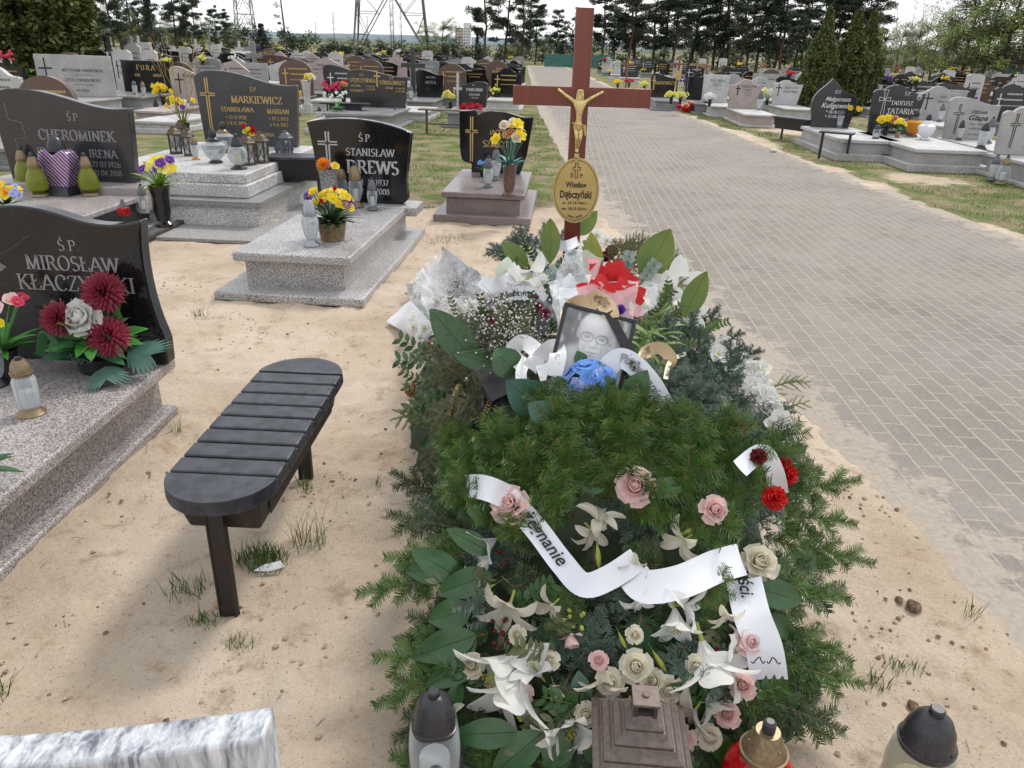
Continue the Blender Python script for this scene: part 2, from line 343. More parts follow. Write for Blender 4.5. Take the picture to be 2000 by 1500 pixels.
def textmesh(mb, text, h, cx, z, y=-.0015, mi=0, sx=1.0, shear=0, align='CENTER', bold=0, mapf=None):
    """the built-in face, for lower-case words"""
    cu = bpy.data.curves.new('t', 'FONT'); cu.body = text; cu.size = h; cu.align_x = align; cu.shear = shear; cu.offset = bold; cu.resolution_u = 3
    o = bpy.data.objects.new('t', cu); COL.objects.link(o)
    bpy.context.view_layer.update()
    me = bpy.data.meshes.new_from_object(o.evaluated_get(bpy.context.evaluated_depsgraph_get()))
    vs = [(v.co.x * sx + cx, y, v.co.y + z) for v in me.vertices]
    if mapf: vs = [mapf(v.co.x * sx + cx, v.co.y + z) for v in me.vertices]
    mb.add(vs, [tuple(p.vertices) for p in me.polygons], mi)
    bpy.data.objects.remove(o); bpy.data.meshes.remove(me); bpy.data.curves.remove(cu)
    return mb
def cross_lines(mb, cx, z0, h, w, y=-.0015, mi=0, t=.012, style='double'):
    zc = z0 + h * .68
    if style == 'solid':
        for a in ((cx - t, cx + t, z0, z0 + h), (cx - w / 2, cx - t, zc - t, zc + t), (cx + t, cx + w / 2, zc - t, zc + t)):
            mb.add([(a[0], y, a[2]), (a[1], y, a[2]), (a[1], y, a[3]), (a[0], y, a[3])], [(0, 1, 2, 3)], mi)
    else:
        g = t * .55
        for s in (-1, 1):
            for a in ((cx + s * g, z0, cx + s * g, zc - g), (cx + s * g, zc + g, cx + s * g, z0 + h)):
                x0, x1 = sorted((a[0], a[0] + s * t)); 
                mb.add([(x0, y, a[1]), (x1, y, a[1]), (x1 if s < 0 else x1 + t * .3, y, a[3]), (x0 if s > 0 else x0 - t * .3, y, a[3])], [(0, 1, 2, 3)], mi)
            for q in (-1, 1):
                x0, x1 = sorted((cx + s * g, cx + s * w / 2)); z_ = zc + q * g
                za, zb = sorted((z_, z_ + q * t)); mb.add([(x0, y, za), (x1, y, za), (x1, y, zb), (x0, y, zb)], [(0, 1, 2, 3)], mi)
    return mb
# ================================================================== ground
def fb(x, y, s=1, o=3):
    return noise.fractal(Vector((x * s, y * s, 3.7)), 1, 2, o)
def sstep(a, b, x):
    t = min(1, max(0, (x - a) / (b - a))); return t * t * (3 - 2 * t)
def road_l(y):
    pts = [(0, 1.75), (2, 1.55), (2.6, 1.48), (3.4, 1.38), (5, 1.2), (6.5, 1.05), (8, .88), (12, .72), (23, .52), (80, .5)]
    for (a, b), (c, d) in zip(pts, pts[1:]):
        if y <= c: return b + (d - b) * (max(y, a) - a) / (c - a)
    return .5
def road_r(y): return 4.95 - .018 * min(y, 40) 
# heap of wreaths: half width, height and centre along y (used for the sand heap beneath too)
HP = [(1.25, 0, .40), (1.4, .2, .48), (1.6, .38, .53), (1.85, .54, .54), (2.05, .62, .52), (2.4, .56, .58), (2.9, .52, .72), (3.5, .5, .78), (4.0, .5, .72), (4.25, .35, .6), (4.5, 0, .4)]
def hprof(y):
    if y <= HP[0][0] or y >= HP[-1][0]: return 0, .4
    for a, b in zip(HP, HP[1:]):
        if y <= b[0]:
            t = (y - a[0]) / (b[0] - a[0]); return a[1] + (b[1] - a[1]) * t, a[2] + (b[2] - a[2]) * t
def heap(x, y):
    h, w = hprof(y)
    u = abs((x - .28 - .07 * math.exp(-((y - 2.15) / .35) ** 2)) / w)
    return h * (1 - u ** 2.4) ** .6 if u < 1 else 0.0
def on_heap(px, py, lift=0.0):
    """where the ray through a photo point meets the heap of wreaths"""
    d = ray(px, py); o = Vector((0, 0, CAM_H)); t = 1.2
    while t < 12:
        p = o + d * t
        if p.z <= heap(p.x, p.y) + lift: break
        t += .01
    return p
def heapn(x, y):
    e = .03
    return Vector((heap(x - e, y) - heap(x + e, y), heap(x, y - e) - heap(x, y + e), 2 * e)).normalized()
rf_ = random.Random(17); FOOT = []
for k in range(120):
    fx, fy = rf_.uniform(-2.2, 1.6), rf_.uniform(.8, 6.5); FOOT.append((fx, fy, rf_.uniform(-.6, .6) + (PI if k % 2 else 0), rf_.uniform(.006, .016)))
def ground_z(x, y):
    z = 0.0
    near = 1 - sstep(8, 14, y)
    if near > 0:
        z += near * (.020 * fb(x, y, 1.3) + .014 * fb(x + 9, y, 4.5) + .009 * fb(x, y + 5, 12, 3))
        for cx, cy, r in [(-.45, 2.9, .5), (-.2, 4.4, .6), (1.25, 2.0, .4), (-1.3, 3.0, .5), (-.7, 1.7, .4), (1.0, 1.4, .5)]:
            q = math.hypot(x - cx, y - cy) / r
            if q < 1: z += .022 * (1 - q * q) * fb(x, y, 9, 3)
    if near > 0 and -3 < x < 2:
        for fx, fy, fa, fd in FOOT:
            dx, dy = x - fx, y - fy
            if dx * dx + dy * dy < .04:
                a_ = (dx * math.cos(fa) + dy * math.sin(fa)) / .052; b_ = (-dx * math.sin(fa) + dy * math.cos(fa)) / .135; q = math.sqrt(a_ * a_ + b_ * b_)
                if q < 1.6: z += fd * (-math.exp(-(q / .8) ** 4) + .7 * math.exp(-((q - 1.15) / .2) ** 2))
    u = math.hypot((x - .28) / .95, (y - 2.7) / 1.75)
    z += .05 * max(0, 1 - u) ** .5 * 1.0 if u < 1 else 0
    # the paved road lies in a bed: the earth dips under it and its edges run over it unevenly
    l, r = road_l(y), road_r(y)
    if 0 < y < 82:
        e = .07 * fb(x * 2, y, 2.2) + .05 * fb(x, y, 9)
        a = sstep(l - .10 + e, l + .12 + e, x) * (1 - sstep(r - .1 - e, r + .1 - e, x))
        z = z * (1 - a) - .035 * a
        if l - .6 < x < l + .1 and a < .5 or r - .1 < x < r + .4 and a < .5: z = max(z, .010 - .02 * a)
        z += .012 * sstep(l - .5, l - .1, x) * (1 - sstep(l - .1, l + .1, x))
    if -1.2 < y: 
        z += .006 * fb(x, y, .35)
    z += .7 * sstep(-16, -60, x) * sstep(10, 40, y) * 1.0
    return z
def axis(lo, hi, step, far, k=1.09):
    a = [lo]; s = step
    while a[-1] < hi: a.append(a[-1] + step)
    while a[-1] < far: s *= k; a.append(a[-1] + s)
    s = step; b = []
    x = lo
    while x > -far: s *= k; x -= s; b.append(x)
    return b[::-1] + a
XS = axis(-3.0, 2.2, .034, 2600); YS = [y for y in axis(.5, 7.2, .034, 4200, 1.045) if y > -60]
def grassiness(x, y):
    g = 0.0
    if x < road_l(y): 
        g = sstep(6.9, 9.3, y + .35 * fb(x, y, .9)) * .78 
        if x > -3.4 and y > 6 and y < 9.5 : g = max(g, .0)
        if x > -2.2 and x > -.9: g *= sstep(6.8, 8.6, y)
    if x > road_r(y) and y > 3:
        d = x - road_r(y)
        g = .95 * sstep(.08, .45, d + .25 * fb(x, y, .8)) 
        for cx, cy, rx, ry in [(5.9, 14.2, .8, 1.5), (6.0, 11.6, .9, .9), (6.3, 18.6, 1.1, 1.4), (5.0, 17, .35, 2.2)]:
            q = ((x - cx) / rx) ** 2 + ((y - cy) / ry) ** 2
            if q < 1: g *= .25 + .5 * q
        g *= 1 - .5 * sstep(2.5, 5, d)
    if y > 84: g = 1
    return min(1, max(0, g))
gv = [(x, y, ground_z(x, y)) for y in YS for x in XS]
nx = len(XS); gf = [(j * nx + i, j * nx + i + 1, (j + 1) * nx + i + 1, (j + 1) * nx + i) for j in range(len(YS) - 1) for i in range(nx - 1)]
gm = bpy.data.meshes.new('ground'); gm.from_pydata(gv, [], gf); gm.polygons.foreach_set('use_smooth', [True] * len(gf))
ca = gm.attributes.new('cover', 'FLOAT', 'POINT'); ca.data.foreach_set('value', [grassiness(v[0], v[1]) for v in gv])
m = bpy.data.materials.new('sandy_soil'); m.use_nodes = True; t = m.node_tree; p = t.nodes['Principled BSDF']; p.inputs['Roughness'].default_value = .95; p.inputs['Specular IOR Level'].default_value = .15
def TN(tt, ty, **k):
    n = tt.nodes.new(ty)
    for a, b in k.items(): setattr(n, a, b)
    return n
def noi(tt, vec, sc, det=5, ro=.55):
    n = TN(tt, 'ShaderNodeTexNoise'); n.inputs['Scale'].default_value = sc; n.inputs['Detail'].default_value = det; n.inputs['Roughness'].default_value = ro; tt.links.new(vec, n.inputs['Vector']); return n.outputs[0]
def ramp(tt, src, stops):
    r = TN(tt, 'ShaderNodeValToRGB'); e = r.color_ramp.elements
    e[0].position, e[0].color = stops[0][0], (*stops[0][1], 1); e[1].position, e[1].color = stops[-1][0], (*stops[-1][1], 1)
    for s in stops[1:-1]:
        x = e.new(s[0]); x.color = (*s[1], 1)
    tt.links.new(src, r.inputs[0]); return r.outputs[0]
def mixc(tt, f, a, b, mode='MIX'):
    n = TN(tt, 'ShaderNodeMixRGB'); n.blend_type = mode
    for i, v in ((0, f), (1, a), (2, b)):
        if hasattr(v, 'links') or hasattr(v, 'is_linked'): tt.links.new(v, n.inputs[i])
        elif isinstance(v, (int, float)): n.inputs[i].default_value = v
        else: n.inputs[i].default_value = (*v, 1)
    return n.outputs[0]
g = TN(t, 'ShaderNodeTexCoord').outputs['Object']
sand = ramp(t, noi(t, g, 1.6, 6), [(.3, (.45, .355, .26)), (.5, (.55, .45, .345)), (.7, (.63, .53, .425))])
sand = mixc(t, ramp(t, noi(t, g, 7, 6, .7), [(.54, (0, 0, 0)), (.70, (.85,) * 3)]), sand, (.34, .235, .155))
sand = mixc(t, ramp(t, noi(t, g, 2.7, 7, .65), [(.60, (0, 0, 0)), (.72, (.55,) * 3)]), sand, (.30, .22, .16))
sand = mixc(t, ramp(t, noi(t, g, 140, 2), [(.62, (0, 0, 0)), (.70, (.7,) * 3)]), sand, (.15, .10, .065))
sand = mixc(t, .85, sand, ramp(t, noi(t, g, 70, 6, .8), [(.25, (.78,) * 3), (.75, (1.16,) * 3)]), 'MULTIPLY')
soil = ramp(t, noi(t, g, 3, 6), [(.3, (.24, .18, .12)), (.65, (.42, .34, .25))])
turf = ramp(t, noi(t, g, 9, 6, .7), [(.3, (.10, .095, .04)), (.5, (.11, .15, .04)), (.7, (.07, .14, .025))])
straw = ramp(t, noi(t, g, 30, 5), [(.35, (.17, .14, .08)), (.7, (.34, .28, .17))])
turf = mixc(t, ramp(t, noi(t, g, 2.2, 5), [(.42, (0,) * 3), (.6, (1,) * 3)]), straw, turf)
at_ = TN(t, 'ShaderNodeAttribute', attribute_name='cover').outputs['Fac']
mm = TN(t, 'ShaderNodeMath', operation='ADD'); t.links.new(at_, mm.inputs[0]); t.links.new(noi(t, g, 3.2, 7, .7), mm.inputs[1])
gmask = ramp(t, mm.outputs[0], [(.86, (0,) * 3), (1.02, (1,) * 3)])
mm2 = TN(t, 'ShaderNodeMath', operation='MULTIPLY'); t.links.new(at_, mm2.inputs[0]); mm2.inputs[1].default_value = .6
col = mixc(t, mm2.outputs[0], sand, soil); col = mixc(t, gmask, col, turf)
t.links.new(col, p.inputs['Base Color'])
b1 = TN(t, 'ShaderNodeBump'); b1.inputs['Strength'].default_value = .8; b1.inputs['Distance'].default_value = .02; t.links.new(noi(t, g, 13, 12, .72), b1.inputs['Height'])
b2 = TN(t, 'ShaderNodeBump'); b2.inputs['Strength'].default_value = .75; b2.inputs['Distance'].default_value = .004; t.links.new(noi(t, g, 190, 4, .7), b2.inputs['Height']); t.links.new(b1.outputs[0], b2.inputs['Normal'])
t.links.new(b2.outputs[0], p.inputs['Normal'])
gm.materials.append(m); ground = put('ground', gm); struct(ground)
# ================================================================== paved road
rm = bpy.data.materials.new('concrete_block_paving'); rm.use_nodes = True; t = rm.node_tree; p = t.nodes['Principled BSDF']; p.inputs['Roughness'].default_value = .88; p.inputs['Specular IOR Level'].default_value = .25
g = TN(t, 'ShaderNodeTexCoord').outputs['Object']
mpg = TN(t, 'ShaderNodeMapping'); mpg.inputs['Rotation'].default_value = (0, 0, R(90 + 3.2)); t.links.new(g, mpg.inputs[0])
dn = TN(t, 'ShaderNodeTexNoise'); dn.inputs['Scale'].default_value = 9; dn.inputs['Detail'].default_value = 4; t.links.new(g, dn.inputs['Vector'])
dv = mixc(t, .006, mpg.outputs[0], dn.outputs['Color'], 'ADD')
br = TN(t, 'ShaderNodeTexBrick'); br.offset = .5; br.squash = 1; t.links.new(dv, br.inputs['Vector'])
for k_, v_ in (('Scale', 1.0), ('Mortar Size', .0062), ('Mortar Smooth', .25), ('Bias', 0), ('Brick Width', .204), ('Row Height', .1)): br.inputs[k_].default_value = v_
br.inputs['Color1'].default_value = (.225, .203, .178, 1); br.inputs['Color2'].default_value = (.27, .246, .218, 1)
blk = mixc(t, .8, br.outputs['Color'], ramp(t, noi(t, g, 60, 5, .7), [(.3, (.72,) * 3), (.7, (1.1,) * 3)]), 'MULTIPLY')
blk = mixc(t, .9, blk, ramp(t, noi(t, g, .8, 4), [(.3, (.85,) * 3), (.7, (1.12, 1.1, 1.08))]), 'MULTIPLY')
sandc = ramp(t, noi(t, g, 40, 4), [(.3, (.32, .275, .225)), (.7, (.41, .355, .295))])
# sand lies in the joints and blows in from the left edge
sx = TN(t, 'ShaderNodeSeparateXYZ'); t.links.new(g, sx.inputs[0])
ex = TN(t, 'ShaderNodeAttribute', attribute_name='edge').outputs['Fac']
dust = TN(t, 'ShaderNodeMath', operation='MULTIPLY_ADD'); t.links.new(ex, dust.inputs[0]); dust.inputs[1].default_value = .36; t.links.new(noi(t, g, 5, 7, .65), dust.inputs[2])
dmask = ramp(t, dust.outputs[0], [(.66, (0,) * 3), (.74, (1,) * 3)])
far = ramp(t, noi(t, g, 1.1, 6), [(.35, (0,) * 3), (.75, (.45,) * 3)])
col = mixc(t, far, blk, (.34, .31, .285)); 
col = mixc(t, br.outputs['Fac'], col, sandc); col = mixc(t, dmask, col, sandc)
t.links.new(col, p.inputs['Base Color'])
inv = TN(t, 'ShaderNodeMath', operation='SUBTRACT'); inv.inputs[0].default_value = 1; t.links.new(br.outputs['Fac'], inv.inputs[1])
bb = TN(t, 'ShaderNodeBump'); bb.inputs['Strength'].default_value = .5; bb.inputs['Distance'].default_value = .006; t.links.new(inv.outputs[0], bb.inputs['Height'])
bc = TN(t, 'ShaderNodeBump'); bc.inputs['Strength'].default_value = .3; bc.inputs['Distance'].default_value = .003; t.links.new(noi(t, g, 150, 4, .7), bc.inputs['Height']); t.links.new(bb.outputs[0], bc.inputs['Normal']); t.links.new(bc.outputs[0], p.inputs['Normal'])
ys = [1 + i * .25 for i in range(324)]; rv = []; ev = []
for y in ys:
    for k in range(25):
        x = road_l(y) - .35 + (road_r(y) + .25 - road_l(y) + .35) * k / 24
        rv.append((x, y, .004)); d = min(x - road_l(y), road_r(y) - x + .25)
        ev.append(max(0, 1 - d / .55))
rmesh = bpy.data.meshes.new('road'); rmesh.from_pydata(rv, [], [(j * 25 + i, j * 25 + i + 1, (j + 1) * 25 + i + 1, (j + 1) * 25 + i) for j in range(len(ys) - 1) for i in range(24)])
ea = rmesh.attributes.new('edge', 'FLOAT', 'POINT'); ea.data.foreach_set('value', ev); rmesh.materials.append(rm)
struct(put('road', rmesh))
# ================================================================== grass (blades nobody could count)
GR = mat('grass_blade', (.07, .15, .02), .6, c2=(.15, .22, .04), sc=6); GRS = mat('straw_blade', (.26, .22, .12), .7, c2=(.36, .31, .18), sc=6)
def blades(mb, pts, hmin, hmax, w, lean=.5):
    for x, y, z in pts:
        a = random.uniform(0, 2 * PI); h = random.uniform(hmin, hmax); l = h * random.uniform(.1, lean); dx, dy = math.cos(a), math.sin(a); ww = w * random.uniform(.7, 1.3)
        b = random.uniform(0, 2 * PI); sx_, sy_ = math.cos(b) * ww, math.sin(b) * ww
        mb.add([(x - sx_, y - sy_, z - .004), (x + sx_, y + sy_, z - .004), (x + dx * l * .45 + sx_ * .6, y + dy * l * .45 + sy_ * .6, z + h * .6), (x + dx * l * .45 - sx_ * .6, y + dy * l * .45 - sy_ * .6, z + h * .6), (x + dx * l, y + dy * l, z + h)],
               [(0, 1, 2, 3), (3, 2, 4)], 0 if random.random() < .68 else 1)
mb = MB(); n = 0; tries = 0
while n < 52000 and tries < 400000:
    tries += 1
    if random.random() < .62: x = random.uniform(4.3, 9.5); y = 6.5 + 24 * random.random() ** 1.3
    else: x = random.uniform(-4, 1.1); y = 7 + 14 * random.random() ** 1.1
    if road_l(y) - .02 < x < road_r(y) + .05: continue
    gq = grassiness(x, y) * (0.5 + fb(x, y, 1.6) + .4 * fb(x, y, 6))
    if gq < .42: continue
    f = .6 + y / 14
    blades(mb, [(x, y, ground_z(x, y))], .012 * f, .035 * f, .0022 * f, 1.2); n += 1
struct(mb.build('grass', [GR, GRS]), 'stuff')
def tuft(name, px, py, n, r, h, label, w=.0016, z=0, mats=(GR, GRS)):
    c = at(px, py, z); c.z = ground_z(c.x, c.y)
    mb = MB(); pts = []
    for i in range(n):
        a = random.uniform(0, 2 * PI); q = r * random.random() ** .7; pts.append((q * math.cos(a), q * math.sin(a) * .8, ground_z(c.x + q * math.cos(a), c.y + q * math.sin(a) * .8) - c.z))
    blades(mb, pts, h * .4, h, w, .9)
    o = mb.build(name, list(mats), None, loc=c); tag(o, label, 'grass', 'grass tufts in the sand'); return o
GRD = mat('dark_grass_blade', (.03, .085, .02), .55, c2=(.08, .14, .035), sc=6)
tuft('grass_tuft', 365, 1150, 75, .08, .075, 'ragged dark grass tuft left of the front bench leg', mats=(GRD, GR))
tuft('grass_tuft', 515, 1095, 320, .09, .075, 'thick round grass tuft right behind the front bench leg', mats=(GRD, GR))
tuft('grass_tuft', 605, 1065, 45, .06, .16, 'tall thin grass stalks beneath the middle of the bench', mats=(GR, GRS))
tuft('grass_tuft', 595, 955, 40, .04, .08, 'small tuft beside the rear bench leg', mats=(GR, GRS))
tuft('grass_tuft', 400, 1218, 60, .05, .05, 'low tuft in front of the bench leg', mats=(GRD, GR))
tuft('grass_tuft', 468, 1250, 50, .05, .05, 'tiny flat tuft nearest the striped headstone', mats=(GR, GRS))
tuft('grass_tuft', 740, 955, 14, .025, .05, 'few blades in bare sand between bench and wreath', mats=(GRD, GR))
tuft('grass_tuft', 345, 835, 14, .03, .1, 'thin blades by the left grave edge', mats=(GR, GR))
tuft('grass_tuft', 1760, 1310, 80, .06, .03, 'flat moss green tuft on the right of the wreath', mats=(GR, GRS))
tuft('grass_tuft', 1710, 1340, 30, .04, .06, 'upright small tuft beside the moss green tuft', mats=(GRD, GR))
tuft('grass_tuft', 1900, 1215, 14, .04, .07, 'sparse blades near the paving on the right', mats=(GR, GRS))
tuft('grass_tuft', 8, 1365, 10, .02, .12, 'single thin blades at the left edge of the picture', mats=(GR, GR))
tuft('grass_tuft', 870, 470, 160, .22, .04, 'broad low tuft between the wreaths and the mauve grave', mats=(GR, GRS))
tuft('grass_tuft', 390, 620, 30, .06, .08, 'small tuft at the left front corner of the pale grave base', mats=(GRD, GR))
tuft('grass_tuft', 505, 483, 60, .1, .06, 'green tuft behind the pale grave base', mats=(GR, GR))
# crumbs of soil, twigs and pebbles on the sand
CL = mat('soil_crumb', (.10, .065, .04), .9, c2=(.24, .16, .10), sc=40); CLS = mat('sand_crumb', (.36, .25, .16), .9, c2=(.48, .35, .24), sc=40)
mb = MB()
def crumb(x, y, r, mi):
    z = ground_z(x, y); vs = []
    for a, b, c in [(1, 0, 0), (-1, 0, 0), (0, 1, 0), (0, -1, 0), (0, 0, 1), (0, 0, -1), (.6, .6, .5), (-.6, .6, .5), (-.6, -.6, .5), (.6, -.6, .5)]:
        s = r * random.uniform(.6, 1.15); vs.append((x + a * s, y + b * s, z + r * .25 + c * s * .8))
    mb.add(vs, [(0, 6, 9), (6, 0, 2), (6, 4, 9), (6, 2, 7), (4, 6, 7), (7, 2, 1), (7, 8, 4), (7, 1, 8), (8, 1, 3), (8, 9, 4), (8, 3, 9), (9, 3, 0)], mi)
spots = [(350, 930, .3), (850, 880, .25), (230, 720, .35), (700, 700, .5), (1780, 1200, .35), (1650, 1280, .3), (640, 960, .2), (1700, 990, .2), (100, 1250, .3), (560, 1260, .3), (1500, 1330, .5), (480, 640, .3), (760, 480, .5), (330, 560, .3), (870, 1050, .2)]
for i in range(4200):
    if i % 3: 
        q = random.choice(spots); c = at(q[0], q[1]); x = random.gauss(c.x, q[2] * .6); y = random.gauss(c.y, q[2] * .6)
    else: x = random.uniform(-2.6, 2.1); y = random.uniform(.9, 6)
    if x > road_l(y) + .3 or (x < -1.55 and y < 3.4): continue
    crumb(x, y, .0013 + .009 * random.random() ** 7 if random.random() < .985 else random.uniform(.006, .012), 0 if random.random() < .38 else 1)
for i in range(260):
    x = random.uniform(-2.4, 2.2); y = random.uniform(1, 5.5); a = random.uniform(0, PI); l = random.uniform(.01, .045); z = ground_z(x, y) + .003
    if x > road_l(y) + .2: continue
    mb.tube([(x, y, z), (x + math.cos(a) * l * .5, y + math.sin(a) * l * .5 + .003, z + .002), (x + math.cos(a) * l, y + math.sin(a) * l, z)], .0008, 4, 0)
struct(mb.build('soil_crumbs', [CL, CLS]), 'stuff')
for px, py, r, lb in [(1505 + 275, 1199, .024, 'dark clod of earth on the sand right of the large wreath'), (1752, 1186, .013, 'small dark stone just left of the dark clod'), (430, 1180, .02, 'ochre clod of sand beside the bench leg'), (1780, 1388, .016, 'dark clod near the dome capped lantern')]:
    c = at(px, py); mb = MB(); mb.ball((0, 0, 0), r, 10, 7, sz=.75); rr = random.Random(px)
    mb.v = [tuple(q * (1 + rr.uniform(-.18, .18)) for q in v) for v in mb.v]
    tag(mb.build('clod', CLS if 'ochre' in lb else CL, None, loc=(c.x, c.y, ground_z(c.x, c.y) + r * .5), sharp=20), lb, 'clod', 'clods on the sand')
mb = MB(); mb.prism([(0, 0), (.05, -.004), (.10, .008), (.085, .03), (.03, .018)], -.001, .001)
c = at(525, 1122); tag(mb.build('paper_scrap', PAPW, None, loc=(c.x - .05, c.y, .012), rot=(R(-55), 0, R(8))), 'crumpled white paper scrap lying beneath the bench', 'paper scrap')
# ================================================================== hills and town far away
def ridge(name, y, x0, x1, h, colr, c2, seed, n=90, dep=300):
    v = []; rows = 4
    for j in range(rows):
        f = (0, .75, 1, .6)[j]
        for i in range(n):
            x = x0 + (x1 - x0) * i / (n - 1); hh = h * (.75 + .45 * noise.fractal(Vector((x / (h * 22), seed, 0)), 1, 2, 4))
            v.append((x, y + dep * j / 3, max(-2, hh * f) if j else -3))
    me = bpy.data.meshes.new(name); me.from_pydata(v, [], [(j * n + i, j * n + i + 1, (j + 1) * n + i + 1, (j + 1) * n + i) for j in range(rows - 1) for i in range(n - 1)])
    me.materials.append(mat(name + '_cover', colr, .95, c2=c2, sc=.02)); me.polygons.foreach_set('use_smooth', [True] * len(me.polygons)); struct(put(name, me)); 
ridge('hills', 2900, -3200, 3200, 42, (.12, .17, .20), (.17, .22, .25), 2)  # distance haze put into the hills' blue-grey colour
ridge('wooded_hills', 900, -1500, 1500, 8, (.07, .095, .06), (.12, .14, .09), 9, 160, 150)
tb = thing('tower_block', 'tiny pale pink and white tower block far away beside the pylon', 'building', aty(905, 110, 900).xy.to_3d(), 0)
mb = MB(); mb.box(-9, 0, 0, 14, 0, 20); mb.build('wall', mat('pale_wall', (.55, .5, .48), .8), tb); mb = MB(); mb.box(0, 8, -.1, 14, 0, 25); mb.build('wall', mat('white_wall', (.68, .68, .7), .8), tb)
for k in range(7):
    for q in (-7, -4, -1.6, 1.5, 4, 6.2): mb = MB(); mb.box(q - .6, q + .6, -.25, -.15, 2 + k * 2.7, 3.5 + k * 2.7); mb.build('window', mat('window_glass', (.08, .09, .11), .2), tb)
# ================================================================== headstones
def cubic(p0, p1, p2, p3, n=10):
    return [tuple((1 - t) ** 3 * a + 3 * (1 - t) ** 2 * t * b + 3 * (1 - t) * t * t * c + t ** 3 * d for a, b, c, d in zip(p0, p1, p2, p3)) for t in [i / n for i in range(n + 1)]]
def outline(kind, w, h):
    """unit outlines: x -.5 .. .5, z 0 .. 1, counter-clockwise from the bottom right corner"""
    if kind == 'rect': o = [(.5, 0), (.5, 1), (-.5, 1), (-.5, 0)]
    elif kind == 'wave':      # high on the left, falling in an s-curve to the right
        o = [(.46, 0), (.5, .80)] + cubic((.5, .84), (.2, .78), (.05, 1), (-.3, 1)) + cubic((-.3, 1), (-.4, 1), (-.46, .97), (-.5, .9), 4)[1:] + [(-.46, 0)]
    elif kind == 'wave_right': o = [(-x, z) for x, z in outline('wave', 1, 1)][::-1]
    elif kind == 'arch': o = [(.40, 0), (.45, .06), (.44, .3), (.5, .86)] + cubic((.5, .86), (.2, 1.02), (-.2, 1.04), (-.5, .94))[1:] + cubic((-.5, .94), (-.44, .6), (-.43, .3), (-.44, 0), 6)[1:]
    elif kind == 'bump':
        o = [(.5, 0), (.5, .78)] + cubic((.46, .80), (.2, .78), (.22, 1), (0, 1), 8) + cubic((0, 1), (-.22, 1), (-.2, .78), (-.46, .80), 8)[1:] + [(-.5, .78), (-.5, 0)]
    elif kind == 'round': o = [(.5, 0), (.5, .6)] + [(.5 * math.cos(R(a)), .6 + .4 * math.sin(R(a))) for a in range(10, 180, 12)] + [(-.5, .6), (-.5, 0)]
    elif kind == 'gable': o = [(.46, 0), (.5, .66), (.02, 1), (-.5, .7), (-.46, 0)]
    elif kind == 'flame':
        o = [(.40, 0)] + cubic((.44, .2), (.52, .5), (.55, .66), (.30, .70), 7) + cubic((.3, .7), (.1, .74), (.05, .9), (-.12, 1), 6)[1:] + cubic((-.12, 1), (-.25, .8), (-.5, .75), (-.5, .45), 7)[1:] + [(-.42, .1), (-.42, 0)]
    elif kind == 'step': o = [(.5, 0), (.5, .72), (.28, .72), (.28, .86), (.1, .86), (.1, 1), (-.2, 1), (-.2, .86), (-.38, .86), (-.38, .72), (-.5, .72), (-.5, 0)]
    elif kind == 'torn':       # two lobes with a notch, foot narrower than the top
        o = [(.34, 0), (.42, .3), (.5, .92)] + cubic((.5, .92), (.3, .86), (.25, .99), (.02, .98), 8)[1:] + cubic((.02, .98), (-.12, 1), (-.2, .97), (-.24, .92), 5)[1:] + [(-.28, 1.0)] + cubic((-.28, 1), (-.38, .97), (-.45, .98), (-.5, .97), 4)[1:] + cubic((-.5, .97), (-.49, .6), (-.5, .3), (-.46, .2), 5)[1:] + cubic((-.46, .2), (-.42, .14), (-.38, .15), (-.33, .14), 4)[1:] + [(-.33, 0)]
    elif kind == 'ogee':
        o = [(.36, 0), (.42, .25), (.5, .85)] + cubic((.5, .85), (.3, .8), (.12, .92), (.02, 1), 7)[1:] + cubic((.02, 1), (-.15, 1.03), (-.26, .95), (-.3, .88), 6)[1:] + cubic((-.3, .88), (-.38, .93), (-.44, .9), (-.48, .84), 4)[1:] + [(-.46, .4), (-.44, 0)]
    elif kind == 'disc': o = [(.28, 0), (.36, .12)] + [(.5 * math.cos(R(a)), .54 + .46 * math.sin(R(a))) for a in range(-52, 233, 13)] + [(-.36, .12), (-.28, 0)]
    elif kind == 'tall': o = [(.5, 0), (.5, .93), (.3, 1), (-.3, 1), (-.5, .93), (-.5, 0)]
    elif kind == 'kl':
        o = [(.50, 0), (.505, .16)] + cubic((.50, .20), (.46, .4), (.455, .7), (.485, .925), 8) + cubic((.485, .925), (.40, .885), (.30, .875), (.20, .93), 8)[1:] + cubic((.20, .93), (.06, 1.0), (-.06, 1.01), (-.14, .93), 8)[1:] + cubic((-.14, .93), (-.2, .86), (-.3, .84), (-.46, .84), 6)[1:] + [(-.5, 0)]
    elif kind == 'rough':
        rr = random.Random(5); o = [(.5, 0), (.5, .8)] + [(.45 - .1 * i, .82 + .18 * math.sin(PI * (i + .5) / 10) + rr.uniform(-.02, .02)) for i in range(10)] + [(-.5, .8), (-.5, 0)]
    return [(x * w, z * h) for x, z in o]
def cross_stone(w, h, t=.12, d=.1, mb=None, x0=0, z0=0):
    mb = mb or MB(); a = t / 2
    zc = h * .68
    mb.prism([(x0 + x, z0 + z) for x, z in [(a, 0), (a, zc - a), (w / 2, zc - a), (w / 2, zc + a), (a, zc + a), (a, h), (-a, h), (-a, zc + a), (-w / 2, zc + a), (-w / 2, zc - a), (-a, zc - a), (-a, 0)]], -d / 2, d / 2)
    return mb
